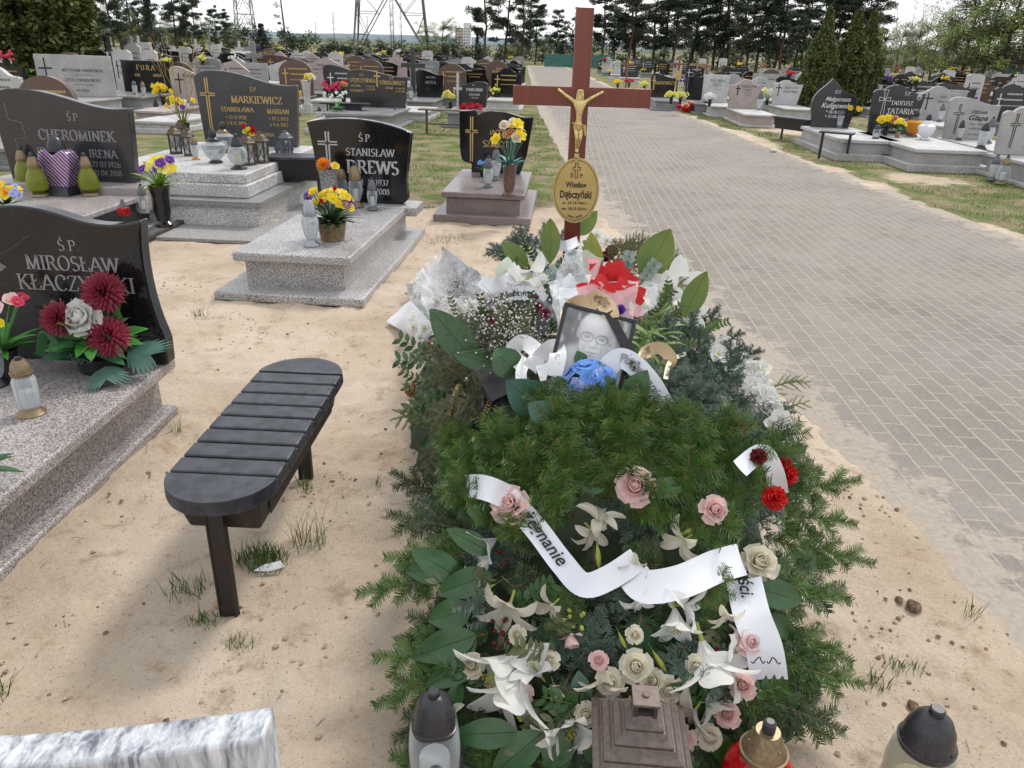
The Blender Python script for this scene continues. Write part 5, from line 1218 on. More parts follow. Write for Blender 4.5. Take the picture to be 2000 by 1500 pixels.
lil = [(965, 1320, 150, -.75, .7, 'lily', P_WHITE), (1000, 1365, 150, -.35, .95, 'lily', P_WHITE), (1390, 1320, 150, .3, .95, 'lily', P_WHITE), (1115, 1430, 100, .1, .5, 'lily', P_WHITE), (945, 1068, 70, -.7, .5, 'lily', P_WHITE), (1040, 1300, 80, -.5, -.6, 'lily', P_WHITE), (1440, 1300, 110, .9, .1, 'wilt_lily', P_WHITE), (1070, 1190, 56, -.6, .6, 'wilt_lily', P_WILT), (1250, 1180, 50, .5, .7, 'wilt_lily', P_WHITE), (1300, 1160, 44, -.5, .6, 'lily', P_CREAM), (1420, 1210, 50, .3, .8, 'wilt_lily', P_CREAM), (1215, 1390, 60, -.4, .8, 'wilt_lily', P_WHITE), (1065, 1440, 60, -.8, .6, 'lily', P_WHITE), (1150, 1450, 66, .2, .9, 'lily', P_WHITE), (880, 1390, 44, -.8, .4, 'wilt_lily', P_WILT), (1320, 1225, 84, .1, .9, 'lily', P_WHITE), (1170, 1003, 66, .1, -1, 'wilt_lily', P_CREAM), (1165, 1045, 60, .6, .6, 'wilt_lily', P_WILT), (990, 1200, 90, -.2, .7, 'wilt_lily', P_WILT), (1325, 1062, 66, -.7, .5, 'wilt_lily', P_CREAM), (1355, 1190, 80, .9, .2, 'wilt_lily', P_WHITE), (1180, 1345, 80, .1, 1, 'wilt_lily', P_WILT), (1395, 1385, 70, .5, .9, 'lily', P_WHITE), (930, 1130, 50, -.8, .3, 'wilt_lily', P_WILT), (1230, 1110, 50, .2, .9, 'wilt_lily', P_WILT), (1345, 1405, 90, -.5, .8, 'wilt_lily', P_WILT)]
for i, (x, y, s, dx, dy, k_, m_) in enumerate(lil):
    p = on_heap(x, y, .10); fl(fw, k_, m_, mat('anther', (.35, .18, .03), .7), x, y, s, .11, d=img_dir(p, dx, dy, .55), var=i % 3)
for x, y, s, dx, dy in [(948, 1152, 26, -.8, .5), (1168, 1085, 28, .1, 1), (1288, 1292, 28, .6, .9), (1340, 1040, 24, .9, -.5), (1215, 1250, 20, .4, .8)]:
    p = on_heap(x, y, .08); fl(fw, 'bud', P_GREEN, None, x, y, s * 1.8, .08, d=img_dir(p, dx, dy, .2))
for x, y, m_ in [(975, 1225, P_DRED), (985, 1270, P_DRED), (1350, 950, mat('blue_black_berry', (.02, .02, .035), .35)), (1125, 1215, P_GREEN), (1390, 1285, P_DRED), (1030, 1420, P_GREEN), (1000, 1085, P_DRED)]: fl(fw, 'berries', m_, None, x, y, 44, .06)
for x, y, s, m_ in [(1522, 972, 50, P_RED), (1545, 925, 50, P_RED), (1540, 905, 34, P_RED), (1490, 892, 34, P_DRED), (912, 936, 34, mat('rusty_petal', (.45, .18, .05), .6, c2=(.6, .32, .12), sc=30))]: fl(fw, 'carnation', m_, None, x - 8, y, s, .28 if x > 1000 else .12)
rb = [hp_(820, 1005, .20), hp_(862, 962, .26), hp_(930, 950, .27), hp_(990, 970, .22), hp_(1045, 1030, .14), hp_(1098, 1100, .12), hp_(1140, 1142, .12), hp_(1190, 1128, .13), hp_(1245, 1092, .14)]
ribbon(fw, rb[:4], .062, SATIN, text='Ostatnie', th=.042, toff=.015)
ribbon(fw, rb[3:], .060, SATIN, text='pożegnanie', th=.046, toff=.008, tv=-.25)
ribbon(fw, [hp_(1238, 1125, .13), hp_(1262, 1146, .15), hp_(1330, 1136, .16), hp_(1400, 1106, .16), hp_(1450, 1092, .14)], .080, SATIN)
ribbon(fw, [hp_(1452, 1130, .10), hp_(1468, 1200, .15), hp_(1492, 1265, .15), hp_(1502, 1328, .11)], .088, SATIN, text='ści.', th=.045, toff=.0)
ribbon(fw, [hp_(1445, 915, .24), hp_(1488, 885, .27), hp_(1512, 920, .27), hp_(1522, 965, .22)], .05, SATIN)
ribbon(fw, [hp_(1505, 1290, .02), hp_(1545, 1290, .04), hp_(1575, 1285, .03)], .06, SATIN)
mb = MB(); q0 = hp_(1496, 1290, .165)   # printed scroll on the ribbon end
for s in (-1, 1):
    pts = [q0 + img_dir(q0, s * (u * 28 + 6 * math.cos(u * 9)), 6 * math.sin(u * 9), 0) * .035 * u for u in [i / 14 for i in range(1, 15)]]; mb.tube(pts, .0016, 4)
mb.build('printed_scroll', BLACKTXT, fw)
ribbon(fw, [hp_(1474, 1088, .10), hp_(1500, 1130, .02)], .02, SATIN)
child_fix(fw)
# ------------------------------------------------------------------ 2. second fir wreath with red carnations
random.seed(5)
w2 = thing('funeral_wreath', 'fresh fir wreath with small red carnations lying just behind the large front wreath', 'wreath', (.4, 2.35, 0), 0, 'funeral wreaths heaped on the new grave')
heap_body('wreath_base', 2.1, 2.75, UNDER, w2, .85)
for i, (x, y, dx, dy) in enumerate([(960, 860, -.6, -.5), (1000, 830, -.5, -.8), (1060, 800, -.1, -1), (1090, 790, .0, -1), (1085, 800, -.3, -1), (1130, 810, .2, -.8), (1180, 800, .1, -1), (1230, 800, .3, -.9), (1300, 830, .4, -.7), (1350, 840, .6, -.6), (1400, 860, .9, -.4), (1200, 790, -.4, -.8), (1280, 810, -.3, -.9), (1020, 850, -.9, -.2), (1440, 880, 1, -.1), (1150, 830, -.5, -.6), (1250, 840, .7, -.4), (950, 890, -1, .1)]):
    bg(w2, x, y + 58, dx, dy, 12 + i % 4, .16, FIR, .05, .3, 1.0, nl=.034, sl=.09, sides=5, dens=.62, nw=.0019)
for x, y, s in [(1097, 792, 32), (1217, 794, 24), (1278, 790, 20), (1422, 839, 34)]: fl(w2, 'carnation', P_RED, None, x, y, s, .12)
fl(w2, 'carnation', mat('rusty_petal', (.45, .18, .05), .6), None, 1318, 818, 28, .11)
lf(w2, 1225, 790, 1262, 722, 52, LEAF, .12, .2, .2, .2); lf(w2, 1060, 800, 985, 745, 72, leafm('ivy_leaf', (.02, .075, .045), (.035, .11, .07)), .13, .3, .2, .3); lf(w2, 1080, 820, 1030, 790, 50, LEAFB, .12)
for x, y in [(1060, 745), (1105, 768)]: lf(w2, x, y, x - 30, y + 30, 34, LEAFB, .12)
child_fix(w2)
# ------------------------------------------------------------------ 3. blue fir wreath with white flowers, right
w3 = thing('funeral_wreath', 'blue fir wreath with white carnations along its edge, right side of the heap', 'wreath', (.85, 2.6, 0), 0, 'funeral wreaths heaped on the new grave')
heap_body('wreath_base', 2.4, 3.45, UNDER, w3, .9, x0=.45)
for i in range(44): bg(w3, random.uniform(1295, 1450), random.uniform(670, 870), random.uniform(-.8, 1), random.uniform(-1, .6), 24 + i % 3, .12, FIRB, .03 + .05 * random.random(), .5, 1.0, nl=.022, sl=.06, dens=1.2, sides=4)
rr = random.Random(8)
for i, (x, y, dx, dy) in enumerate([(1310, 700, -.3, -1), (1345, 690, 0, -1), (1350, 720, .2, -1), (1390, 760, .5, -.8), (1330, 760, -.8, -.1), (1340, 800, -.9, .2), (1380, 800, -.2, 1), (1420, 800, .4, .8), (1440, 760, .9, 0), (1390, 720, .7, -.6), (1400, 830, .1, 1), (1450, 820, .8, .5), (1300, 780, -.7, -.5), (1360, 850, -.3, .9), (1440, 850, .6, .8), (1480, 860, .8, .6), (1370, 660, .3, -1), (1410, 690, .6, -.8), (1480, 800, .9, .1), (1320, 840, -.8, .3), (1350, 820, 0, .6), (1400, 860, .3, .7), (1330, 870, -.4, .6), (1380, 900, .2, .8), (1430, 900, .6, .6), (1470, 900, .7, .4), (1420, 760, .2, .3), (1450, 780, .5, .5), (1300, 740, -.5, .3), (1350, 780, .2, .9), (1400, 790, -.6, .5), (1500, 850, .8, .2), (1440, 720, .5, -.6), (1380, 830, .8, .1)]):
    bg(w3, x, y, dx, dy, 20 + i % 4, .17, FIRB, .06 + .04 * rr.random(), .45, 1.0, nl=.022, sl=.09, dens=1.3, sides=6)
for x, y, s, k_ in [(1403, 692, 36, 'soft'), (1440, 690, 30, 'soft'), (1425, 715, 30, 'soft'), (1462, 722, 36, 'carnation'), (1482, 745, 36, 'carnation'), (1474, 782, 56, 'carnation'), (1500, 775, 36, 'carnation'), (1525, 820, 34, 'soft'), (1520, 858, 40, 'carnation'), (1528, 890, 34, 'carnation'), (1455, 700, 26, 'soft'), (1490, 720, 28, 'soft'), (1415, 675, 34, 'carnation'), (1440, 735, 40, 'carnation'), (1500, 800, 46, 'carnation'), (1470, 755, 34, 'soft'), (1535, 845, 34, 'carnation'), (1510, 830, 30, 'soft')]: fl(w3, k_, P_WHITE, P_LYEL, x, y, s * 1.35, .17)
for x, y in [(1452, 720), (1495, 790), (1440, 838), (1508, 905)]: fl(w3, 'carnation', P_RED if x == 1440 else P_WHITE, None, x, y, 40, .19)
fl(w3, 'carnation', P_YEL, None, 1428, 668, 22, .12); fl(w3, 'carnation', mat('cream_green_petal', (.55, .55, .35), .6), None, 1345, 820, 24, .1)
for i in range(14): 
    x, y = rr.uniform(1450, 1540), rr.uniform(720, 880); p = on_heap(x, y, .05); put('asparagus_sprig', bough(50 + i % 2, .14, sides=6, nl=.009, m_=leafm('asparagus_green', (.12, .20, .04), (.2, .28, .08)), sl=.07, dens=.5), w3, M=orient_leaf(p, img_dir(p, 1, rr.uniform(-.6, .8), .2), Vector((0, -1, 1))))
lf(w3, 1470, 850, 1500, 800, 34, leafm('dull_leaf', (.04, .07, .03), (.07, .10, .05)), .08); lf(w3, 1400, 880, 1480, 900, 36, LEAFG, .07)
ribbon(w3, [hp_(1500, 770, .1), hp_(1522, 800, .12), hp_(1530, 850, .1), hp_(1522, 900, .08)], .012, CAPGREY)
mb = MB(); c = hp_(1540, 832, .08); 
for k in range(3): 
    e = [c + img_dir(c, *q, 0) * .05 for q in ((-.6 + k * .3, -.7), (.5 + k * .2, -.3 + .3 * k), (-.1, .8))]; mb.add(e, [(0, 1, 2)])
mb.build('paper_flower', PAPW, w3)
ribbon(w3, [hp_(1255, 720, .12), hp_(1262, 688, .15), hp_(1290, 680, .17), hp_(1310, 700, .15), hp_(1300, 715, .12)], .040, SATGOLD, text='OSTATNIE', th=.026, toff=.012, tm=mat('brown_print', (.15, .08, .04), .6))
ribbon(w3, [hp_(1300, 740, .12), hp_(1310, 705, .14), hp_(1340, 690, .14)], .014, mat('cream_ribbon', (.7, .66, .5), .5))
child_fix(w3)
# ------------------------------------------------------------------ 4. leafy wreath on the left with a black ribbon
w4 = thing('funeral_wreath', 'olive green leafy wreath with a hanging black ribbon on the left side of the heap', 'wreath', (-.1, 2.6, 0), 0, 'funeral wreaths heaped on the new grave')
heap_body('wreath_base', 2.3, 3.3, UNDER, w4, .88, x1=.15)
OLV = leafm('olive_fern', (.06, .085, .025), (.11, .13, .05), .6, 20)
for i in range(30):
    x, y = rr.uniform(850, 960), rr.uniform(640, 860); p = on_heap(x, y, .03)
    put('fern_sprig', bough(60 + i % 3, .2, sides=9, nl=.010, m_=OLV, sl=.09, dens=.8) if i % 2 else sprig(i % 3, .2, 9, .014, .03, OLV), w4, M=orient_leaf(p, img_dir(p, rr.uniform(-1, .2), rr.uniform(-.4, 1), .25), Vector((-.3, -1, 1))))
for x, y, dx, dy in [(860, 715, -1, -.15), (850, 700, -.9, -.5), (880, 760, -1, .5)]:
    p = on_heap(x, y, .05); put('sprig', sprig(7, .19, 6, .022, .05, LEAF), w4, M=orient_leaf(p, img_dir(p, dx, dy, .1), Vector((0, -1, .6))))
for x, y, s in [(852, 638, 32), (838, 680, 26), (802, 760, 26), (928, 660, 16)]: fl(w4, 'carnation', P_RED, None, x, y, s, .05)
ribbon(w4, [hp_(905, 745, .06), hp_(890, 765, .09), hp_(878, 810, .08), hp_(880, 860, .02)], .050, SATBLK, text='Ostatnie pożegnanie', tm=GOLDTXT, th=.026, toff=.01)
ribbon(w4, [hp_(960, 770, .06), hp_(950, 800, .08), hp_(935, 830, .06), hp_(930, 850, .03)], .045, SATBLK, text='OSTATNIE', tm=GOLDTXT, th=.025, toff=.02)
for a in [(850, 600, 840, 575, 20), (840, 830, 800, 840, 20), (850, 850, 820, 880, 20)]: lf(w4, *a, LEAF, .04)
child_fix(w4)
mb = MB(); pts = [on_heap(1010 - 130, 905, .02), on_heap(905, 880, .02), on_heap(915, 850, .02)]
for p in pts: p.z = max(.03, p.z)
mb.tube(pts, [.03, .035, .03], 6); tag(mb.build('wreath_tray', mat('grey_plastic_tray', (.10, .115, .13), .4), None), 'curved grey plastic tray edge showing under the left of the heap', 'tray')
# ------------------------------------------------------------------ 5. bouquet wrapped in black paper
bk = thing('bouquet', "bouquet of baby's breath and small purple flowers wrapped in black paper with a white bow", 'bouquet', (.02, 2.7, .3), 0, 'bouquets laid on the new grave')
tip = on_heap(1000, 790, .02)
def sheet(name, pxs, m_, parent, lift=.06, nu=12, nv=10, cr=.01, seed=0, bulge=0.0, solid=.0012):
    """a crumpled sheet spanned by four photo points with their own lifts: (px, py, lift)"""
    c = [on_heap(x, y, l) for x, y, l in pxs]; mb = MB()
    for i in range(nu + 1):
        for j in range(nv + 1):
            u, v = i / nu, j / nv; p = c[0] * (1 - u) * (1 - v) + c[1] * u * (1 - v) + c[2] * u * v + c[3] * (1 - u) * v
            nn = (c[1] - c[0]).cross(c[3] - c[0]).normalized()
            q = p * 14 + Vector((seed, 0, 0)); p = p + nn * (cr * noise.noise(q) + cr * .8 * abs(noise.noise(q * 2.3)) + bulge * math.sin(PI * u) * math.sin(PI * v)) + Vector((noise.noise(q + Vector((5, 0, 0))), 0, noise.noise(q + Vector((0, 7, 0))))) * cr * .7
            mb.v.append(tuple(p))
    mb.f = [(i * (nv + 1) + j, i * (nv + 1) + j + 1, (i + 1) * (nv + 1) + j + 1, (i + 1) * (nv + 1) + j) for i in range(nu) for j in range(nv)]; mb.m = [0] * len(mb.f)
    o = mb.build(name, m_, parent, sharp=25)
    return o
sheet('wrapping_paper', [(868, 640, .08), (960, 620, .02), (1000, 790, .06), (955, 785, .10)], PAPBLK, bk, cr=.006)
sheet('wrapping_paper', [(1090, 590, .14), (1060, 560, .06), (980, 760, .03), (1010, 790, .12)], PAPBLK, bk, cr=.006, seed=3)
sheet('wrapping_paper', [(880, 650, .10), (1010, 720, .10), (1030, 740, .12), (960, 785, .11)], PAPBLK, bk, cr=.008, seed=5)
for x, y, s in [(950, 640, 120), (1000, 620, 110), (1040, 650, 110), (990, 670, 120), (930, 610, 80), (1020, 690, 80)]: fl(bk, 'gyp', P_WHITE, None, x, y, s, .16, k=.8, var=x % 4)
for x, y, s in [(920, 600, 44), (1050, 600, 26), (1042, 582, 24), (1065, 612, 26), (960, 625, 18), (895, 600, 30)]: fl(bk, 'daisy' if s > 26 else 'mum', P_WHITE if s > 26 else mat('plum_petal', (.16, .02, .06), .6, c2=(.24, .04, .1), sc=60), None, x, y, s, .22)
lf(bk, 940, 720, 835, 605, 62, leafm('broad_leaf', (.03, .075, .025), (.05, .11, .035), .45, 60), .12, .5, .15, .15, tip=.5); lf(bk, 1010, 730, 960, 680, 60, LEAF, .16, 1.2, .2, .2); lf(bk, 960, 710, 880, 690, 40, LEAF, .12)
for i in range(10): p = on_heap(900 + 16 * i, 640 + (i % 3) * 25, .13); put('sprig', sprig(i % 3, .14, 8, .01, .022, (LEAFD, LEAF)[i % 2]), bk, M=orient_leaf(p, img_dir(p, rr.uniform(-.5, .5), -1, .3), Vector((0, -1, .6))))
BOW = mat('printed_white_ribbon', (.76, .76, .76), .45, c2=(.45, .45, .47), sc=60, lo=.62, hi=.66)
ribbon(bk, [hp_(1030, 720, .18), hp_(1000, 690, .22), hp_(1020, 668, .24), hp_(1050, 690, .22), hp_(1035, 720, .2)], .05, BOW)
ribbon(bk, [hp_(1035, 720, .18), hp_(1075, 680, .23), hp_(1090, 690, .22), hp_(1080, 735, .18)], .05, BOW)
ribbon(bk, [hp_(1030, 700, .2), hp_(1018, 725, .19), hp_(1020, 750, .16)], .035, BOW); ribbon(bk, [hp_(1060, 710, .2), hp_(1070, 740, .17)], .045, BOW)
child_fix(bk)
# ------------------------------------------------------------------ 6. white chrysanthemums in clear foil, left
cb = thing('bouquet', 'white chrysanthemum bouquet in clear foil and white paper at the far left of the heap', 'bouquet', (-.45, 3.9, 0), 0, 'bouquets laid on the new grave')
for i, (x, y, s) in enumerate([(848, 548, 36), (830, 545, 34), (855, 535, 36), (845, 560, 38), (822, 565, 32), (870, 555, 30), (838, 580, 30), (815, 620, 34), (830, 640, 32), (820, 660, 26), (808, 640, 26), (890, 600, 34), (878, 590, 30), (860, 520, 26)]): fl(cb, 'daisy', P_WHITE, P_LYEL, x, y, s * 1.15, .16)
for i, (x, y, dx, dy) in enumerate([(835, 570, -1, 0), (840, 600, -.6, .4), (850, 600, 0, .6), (850, 640, -.2, 1)]): bg(cb, x, y, dx, dy, 20, .14, FIRB, .08, .1, 1, nl=.02, sl=.1, dens=1.3)
for x, y in [(880, 580), (900, 560), (865, 600)]: fl(cb, 'gyp', P_WHITE, None, x, y, 56, .12, k=.7)
sheet('paper_sheet', [(755, 628, .02), (800, 585, .10), (860, 650, .10), (815, 665, .04)], PAPW, cb, cr=.004); 
FOIL = mat('silvery_foil', (.62, .63, .65), .25, .4, c2=(.38, .39, .41), sc=7, lo=.4, hi=.6, bump=.25)
sheet('foil', [(862, 480, .26), (950, 545, .12), (920, 600, .10), (850, 560, .12)], FOIL, cb, cr=.02, seed=4); sheet('clear_foil', [(810, 535, .2), (870, 478, .3), (965, 560, .14), (840, 640, .18)], CELLO, cb, cr=.025, seed=9, bulge=.06); sheet('clear_foil', [(790, 560, .12), (850, 500, .2), (880, 600, .2), (830, 670, .14)], CELLO, cb, cr=.02, seed=12, bulge=.04)
child_fix(cb)
# ------------------------------------------------------------------ 7. poinsettia bouquet in clear foil, centre
pb = thing('bouquet', 'red flower bouquet in clear foil with a beige gold ribbon behind the framed portrait', 'bouquet', (.4, 3.3, 0), 0, 'bouquets laid on the new grave')
for x, y, s in [(1195, 560, 92), (1170, 590, 90), (1215, 590, 80)]: fl(pb, 'poinsettia', P_RED, P_YEL, x, y, s, .2, k=.75)
for x, y, s in [(1190, 600, 26), (1212, 604, 22), (1165, 606, 22)]: fl(pb, 'carnation', P_PUR, None, x, y, s, .24)
for i, (x, y, dx, dy) in enumerate([(1140, 560, -.4, -1), (1120, 580, -.6, -.7), (1210, 560, .3, -1), (1240, 570, .6, -.8), (1110, 620, -.9, -.3), (1150, 540, 0, -1)]): p = on_heap(x, y, .14); put('eucalyptus_sprig', sprig(3 + i % 2, .16, 6, .03, .035, mat('eucalyptus_leaf', (.20, .27, .24), .5, c2=(.30, .37, .33), sc=20)), pb, M=orient_leaf(p, img_dir(p, dx, dy, .3), Vector((0, -1, .5))))
sheet('red_paper', [(1090, 640, .1), (1130, 640, .14), (1110, 720, .12), (1095, 715, .08)], mat('red_paper', (.5, .01, .01), .4), pb, cr=.006)
sheet('red_paper', [(1150, 470, .24), (1180, 500, .24), (1160, 520, .24), (1140, 500, .24)], mat('red_paper', (.5, .01, .01), .4), pb, cr=.006)
sheet('white_paper', [(1068, 550, .22), (1110, 530, .26), (1150, 570, .24), (1085, 585, .2)], FOIL, pb, cr=.012)
sheet('clear_foil', [(1075, 560, .24), (1110, 480, .3), (1180, 500, .3), (1095, 690, .16)], CELLO, pb, cr=.02, seed=1, bulge=.04)
sheet('clear_foil', [(1090, 560, .28), (1250, 545, .28), (1235, 640, .24), (1100, 680, .22)], CELLO, pb, cr=.014, seed=6, bulge=.07); sheet('foil', [(1225, 560, .22), (1290, 540, .22), (1280, 600, .2), (1235, 620, .2)], CELLO, pb, cr=.02, seed=8)
BP = mat('brown_print', (.15, .08, .04), .6)
ribbon(pb, [hp_(1108, 640, .24), hp_(1112, 605, .27), hp_(1135, 592, .30), hp_(1165, 600, .3)], .05, SATGOLD, text='OSTATNIE', tm=BP, th=.03)
ribbon(pb, [hp_(1150, 590, .31), hp_(1170, 585, .32), hp_(1190, 605, .3), hp_(1192, 620, .28)], .05, SATGOLD, text='POŻEG', tm=BP, th=.03)
child_fix(pb)
# ------------------------------------------------------------------ 8. white lilies and large leaves at the back
wl = thing('funeral_wreath', 'white lily wreath with upright yellow green leaves at the foot of the wooden cross', 'wreath', (.4, 3.8, 0), 0, 'funeral wreaths heaped on the new grave')
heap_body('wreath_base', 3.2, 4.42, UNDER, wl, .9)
BIGL = leafm('broad_yellow_green_leaf', (.07, .14, .015), (.17, .20, .02), .38, 5)
lf(wl, 1075, 515, 1072, 428, 38, BIGL, .18, -.2, .25, .05, tip=.5); lf(wl, 1160, 540, 1152, 455, 40, LEAFY, .16, -.1, .2, .05, tip=.4); lf(wl, 1255, 545, 1306, 447, 66, BIGL, .2, -.2, .15, .0, tip=.45); lf(wl, 1335, 620, 1377, 530, 44, BIGL, .2, -.3, .3, .0, tip=.45)
lf(wl, 1130, 460, 1165, 410, 30, BIGL, .18, .1, .2, .0); lf(wl, 1030, 520, 975, 470, 34, BIGL, .17, 1.1, .2, .2)
lf(wl, 985, 560, 990, 500, 40, mat('pale_leaf_back', (.55, .60, .48), .5), .17, .5, .2)
for i, (x, y, s, dx, dy, k_) in enumerate([(1040, 545, 78, .1, .9, 'wilt_lily'), (1022, 560, 60, -.4, .8, 'wilt_lily'), (1322, 560, 90, .2, -.3, 'lily'), (1340, 610, 70, .3, .4, 'lily'), (1300, 575, 70, -.3, -.2, 'lily')]):
    p = on_heap(x, y, .2); fl(wl, k_, P_WHITE, mat('anther', (.35, .18, .03), .7), x, y, s, .18, d=img_dir(p, dx, dy, .7), var=i % 3)
for i, (x, y, s) in enumerate([(1020, 510, 38), (1045, 500, 38), (1005, 525, 30), (1060, 510, 30), (1115, 500, 34), (1095, 515, 32), (1150, 475, 38), (1165, 462, 34), (1185, 472, 34), (1140, 490, 30), (1155, 510, 30), (1350, 560, 34), (1340, 545, 30), (1200, 545, 28), (1130, 545, 28), (1060, 545, 26), (975, 550, 24)]): fl(wl, 'daisy', P_WHITE, P_LYEL, x, y, s, .15)
for i, (x, y, dx, dy) in enumerate([(1050, 500, .3, -1), (1030, 500, -.3, -1), (1070, 480, 0, -1), (1020, 490, -.8, -.5), (1100, 480, .4, -1), (1010, 500, -1, -.2)]): bg(wl, x, y, dx, dy, 20 + i % 3, .17, FIRB, .12, .1, 1, nl=.02, sl=.09, dens=1.3)
for i in range(26):
    x, y = rr.uniform(1170, 1290), rr.uniform(480, 560); p = on_heap(x, y, .10); put('heather_sprig', bough(60 + i % 3, .2, sides=9, nl=.010, m_=OLV, sl=.09, dens=.8), wl, M=orient_leaf(p, img_dir(p, rr.uniform(-.2, 1), rr.uniform(-1, .2), .1), Vector((.3, -1, .6))))
for x, y in [(1195, 490), (1185, 500)]: fl(wl, 'carnation', P_DRED, None, x, y, 26, .14)
for i in range(16): x, y = rr.uniform(1000, 1100), rr.uniform(520, 600); p = on_heap(x, y, .08); put('sprig', sprig(i % 3, .16, 8, .016, .035, (LEAF, LEAFD)[i % 2]), wl, M=orient_leaf(p, img_dir(p, rr.uniform(-1, .5), rr.uniform(-.6, .8), .2), Vector((0, -1, .6))))
ribbon(wl, [hp_(938, 545, .14), hp_(965, 560, .18), hp_(1000, 545, .2), hp_(1022, 528, .16)], .07, SATIN)
ribbon(wl, [hp_(945, 595, .17), hp_(985, 577, .2), hp_(1030, 572, .2), hp_(1065, 588, .17)], .055, SATIN, text='Ostatnie pożegnanie', th=.034, toff=.01)
ribbon(wl, [hp_(1040, 465, .14), hp_(1090, 480, .18), hp_(1130, 470, .18)], .05, SATIN)
child_fix(wl)
# ------------------------------------------------------------------ 9. green leafy plant right of the portrait
gp = thing('green_plant', 'grassy light green foliage plant between the framed portrait and the blue fir wreath', 'plant', (.75, 3.2, 0), 0)
GB = leafm('grassy_leaf', (.09, .18, .03), (.16, .26, .06), .5, 14)
mb = MB()
for i in range(70):
    x, y = rr.uniform(1240, 1300), rr.uniform(600, 700); p = on_heap(x, y, .10); d = img_dir(p, rr.uniform(-.9, .9), rr.uniform(-1, .5), .35); leafmesh(rr.uniform(.08, .17), .010, None, 1.6, .2, n=7, mb=mb, M=orient_leaf(p, d, Vector((0, -.3, 1))))
mb.build('blades', GB, gp, sharp=70)
for i in range(26): x, y = rr.uniform(1265, 1370), rr.uniform(590, 680); p = on_heap(x, y, .11); put('sprig', sprig(i % 3, .15, 9, .012, .026, (LEAFD, OLV, GB)[i % 3]), gp, M=orient_leaf(p, img_dir(p, rr.uniform(-1, 1), rr.uniform(-1, .6), .3), Vector((0, -1, .6))))
child_fix(gp)
# ------------------------------------------------------------------ 10. framed portrait
pc = on_heap(1152, 700, .17)
pt = thing('framed_portrait', 'black framed grey photograph of a bald man with glasses resting chin on hand', 'portrait', pc, 0)
pt.rotation_euler = Euler((R(-33), R(11.5), R(-4)), 'XYZ')
w, h = .110, .145
mb = MB()
for q in ((-w, -w + .011, -h, h), (w - .011, w, -h, h), (-w + .011, w - .011, -h, -h + .011), (-w + .011, w - .011, h - .011, h)): mb.box(q[0], q[1], -.008, .008, q[2], q[3])
mb.build('frame', BLACKMET, pt, bevel=.0015)
def disc_(mb, cx, cz, rx, rz_, y, n=28, rot=0, mi=0): mb.add([(cx + rx * math.cos(2 * PI * k / n), y, cz + rz_ * math.sin(2 * PI * k / n)) for k in range(n)], [tuple(range(n))], mi)
PG = [mat('print_grey_%d' % k, (v, v, v * 1.03), .35) for k, v in enumerate((.22, .09, .42, .55, .62, .30, .12))]
def print_tone(x, z):
    '''grey tones of the printed picture: background, shirt, bald head, glasses, hand under the chin'''
    def e(cx, cz, rx, rz_, s=8): return 1 / (1 + math.exp(min(40, s * (math.hypot((x - cx) / rx, (z - cz) / rz_) - 1) * 3)))
    def g(cx, cz, rx, rz_, k=1): return k * math.exp(-((x - cx) / rx) ** 2 - ((z - cz) / rz_) ** 2)
    n1 = noise.noise(Vector((x * 45, z * 32, 2))); v = .17 + .10 * n1 + (.16 if n1 > .28 else 0) + g(.045, .08, .008, .05, .3) + g(.085, .03, .03, .05, .12)
    def mx(a, b, t): return a + (b - a) * t
    v = mx(v, .50 + .06 * noise.noise(Vector((x * 60, z * 60, 9))) - g(-.035, -.03, .006, .05, .2) - g(.045, -.03, .006, .05, .2), max(e(0, -.09, .12, .105), 0))
    for s in (-1, 1): v = mx(v, .38, e(s * .049 + .004, .045, .008, .017))
    f = .58 + g(-.012, .085, .03, .02, .16) - g(.045, .04, .018, .06, .22) - g(-.048, .03, .010, .05, .16) - g(-.02, .047, .017, .006, .16) - g(.022, .047, .017, .006, .16)
    f += g(0, .022, .006, .016, .08) - g(.009, .02, .004, .012, .12) - g(0, .0095, .010, .003, .25) - g(0, -.006, .017, .0022, .34) - g(0, -.0135, .010, .003, .14) - g(-.024, .004, .004, .014, .12) - g(.026, .003, .004, .014, .14)
    for s in (-1, 1):
        f -= g(s * .021, .037, .010, .0035, .30); r = abs(math.hypot((x - s * .021) / .0175, (z - .036) / .0125) - 1); f -= .26 * math.exp(-(r / .10) ** 2)
    f -= g(0, .039, .005, .0013, .25)
    v = mx(v, f, max(e(0, .058, .049, .054, 14), e(0, .022, .041, .048, 14)))
    h = .60 - .14 * (math.sin((x - z * .3) * 480) > .75) + .05 * math.sin((x - z * .3) * 480); v = mx(v, h, e(.008, -.030, .036, .016, 10)); v = mx(v, .50, e(.02, -.062, .028, .03, 8)); v -= g(.0, -.015, .03, .004, .14)
    return max(.03, min(.85, v))
W_, H_ = w - .011, h - .011; nu, nv = 120, 150; mb = MB()
mb.v = [(-W_ + 2 * W_ * i / nu, -.003, -H_ + 2 * H_ * j / nv) for j in range(nv + 1) for i in range(nu + 1)]
mb.f = [(j * (nu + 1) + i, j * (nu + 1) + i + 1, (j + 1) * (nu + 1) + i + 1, (j + 1) * (nu + 1) + i) for j in range(nv) for i in range(nu)]; mb.m = [0] * len(mb.f)
PM = mat('printed_photograph', (.5, .5, .5), .3); t_ = PM.node_tree; an = t_.nodes.new('ShaderNodeAttribute'); an.attribute_name = 'print'; t_.links.new(an.outputs['Fac'], t_.nodes['Principled BSDF'].inputs['Base Color'])
ob = mb.build('photograph', PM, pt); aa = ob.data.attributes.new('print', 'FLOAT', 'POINT'); aa.data.foreach_set('value', [print_tone(v[0] * .95, (v[2] - .022) * .95) for v in mb.v])
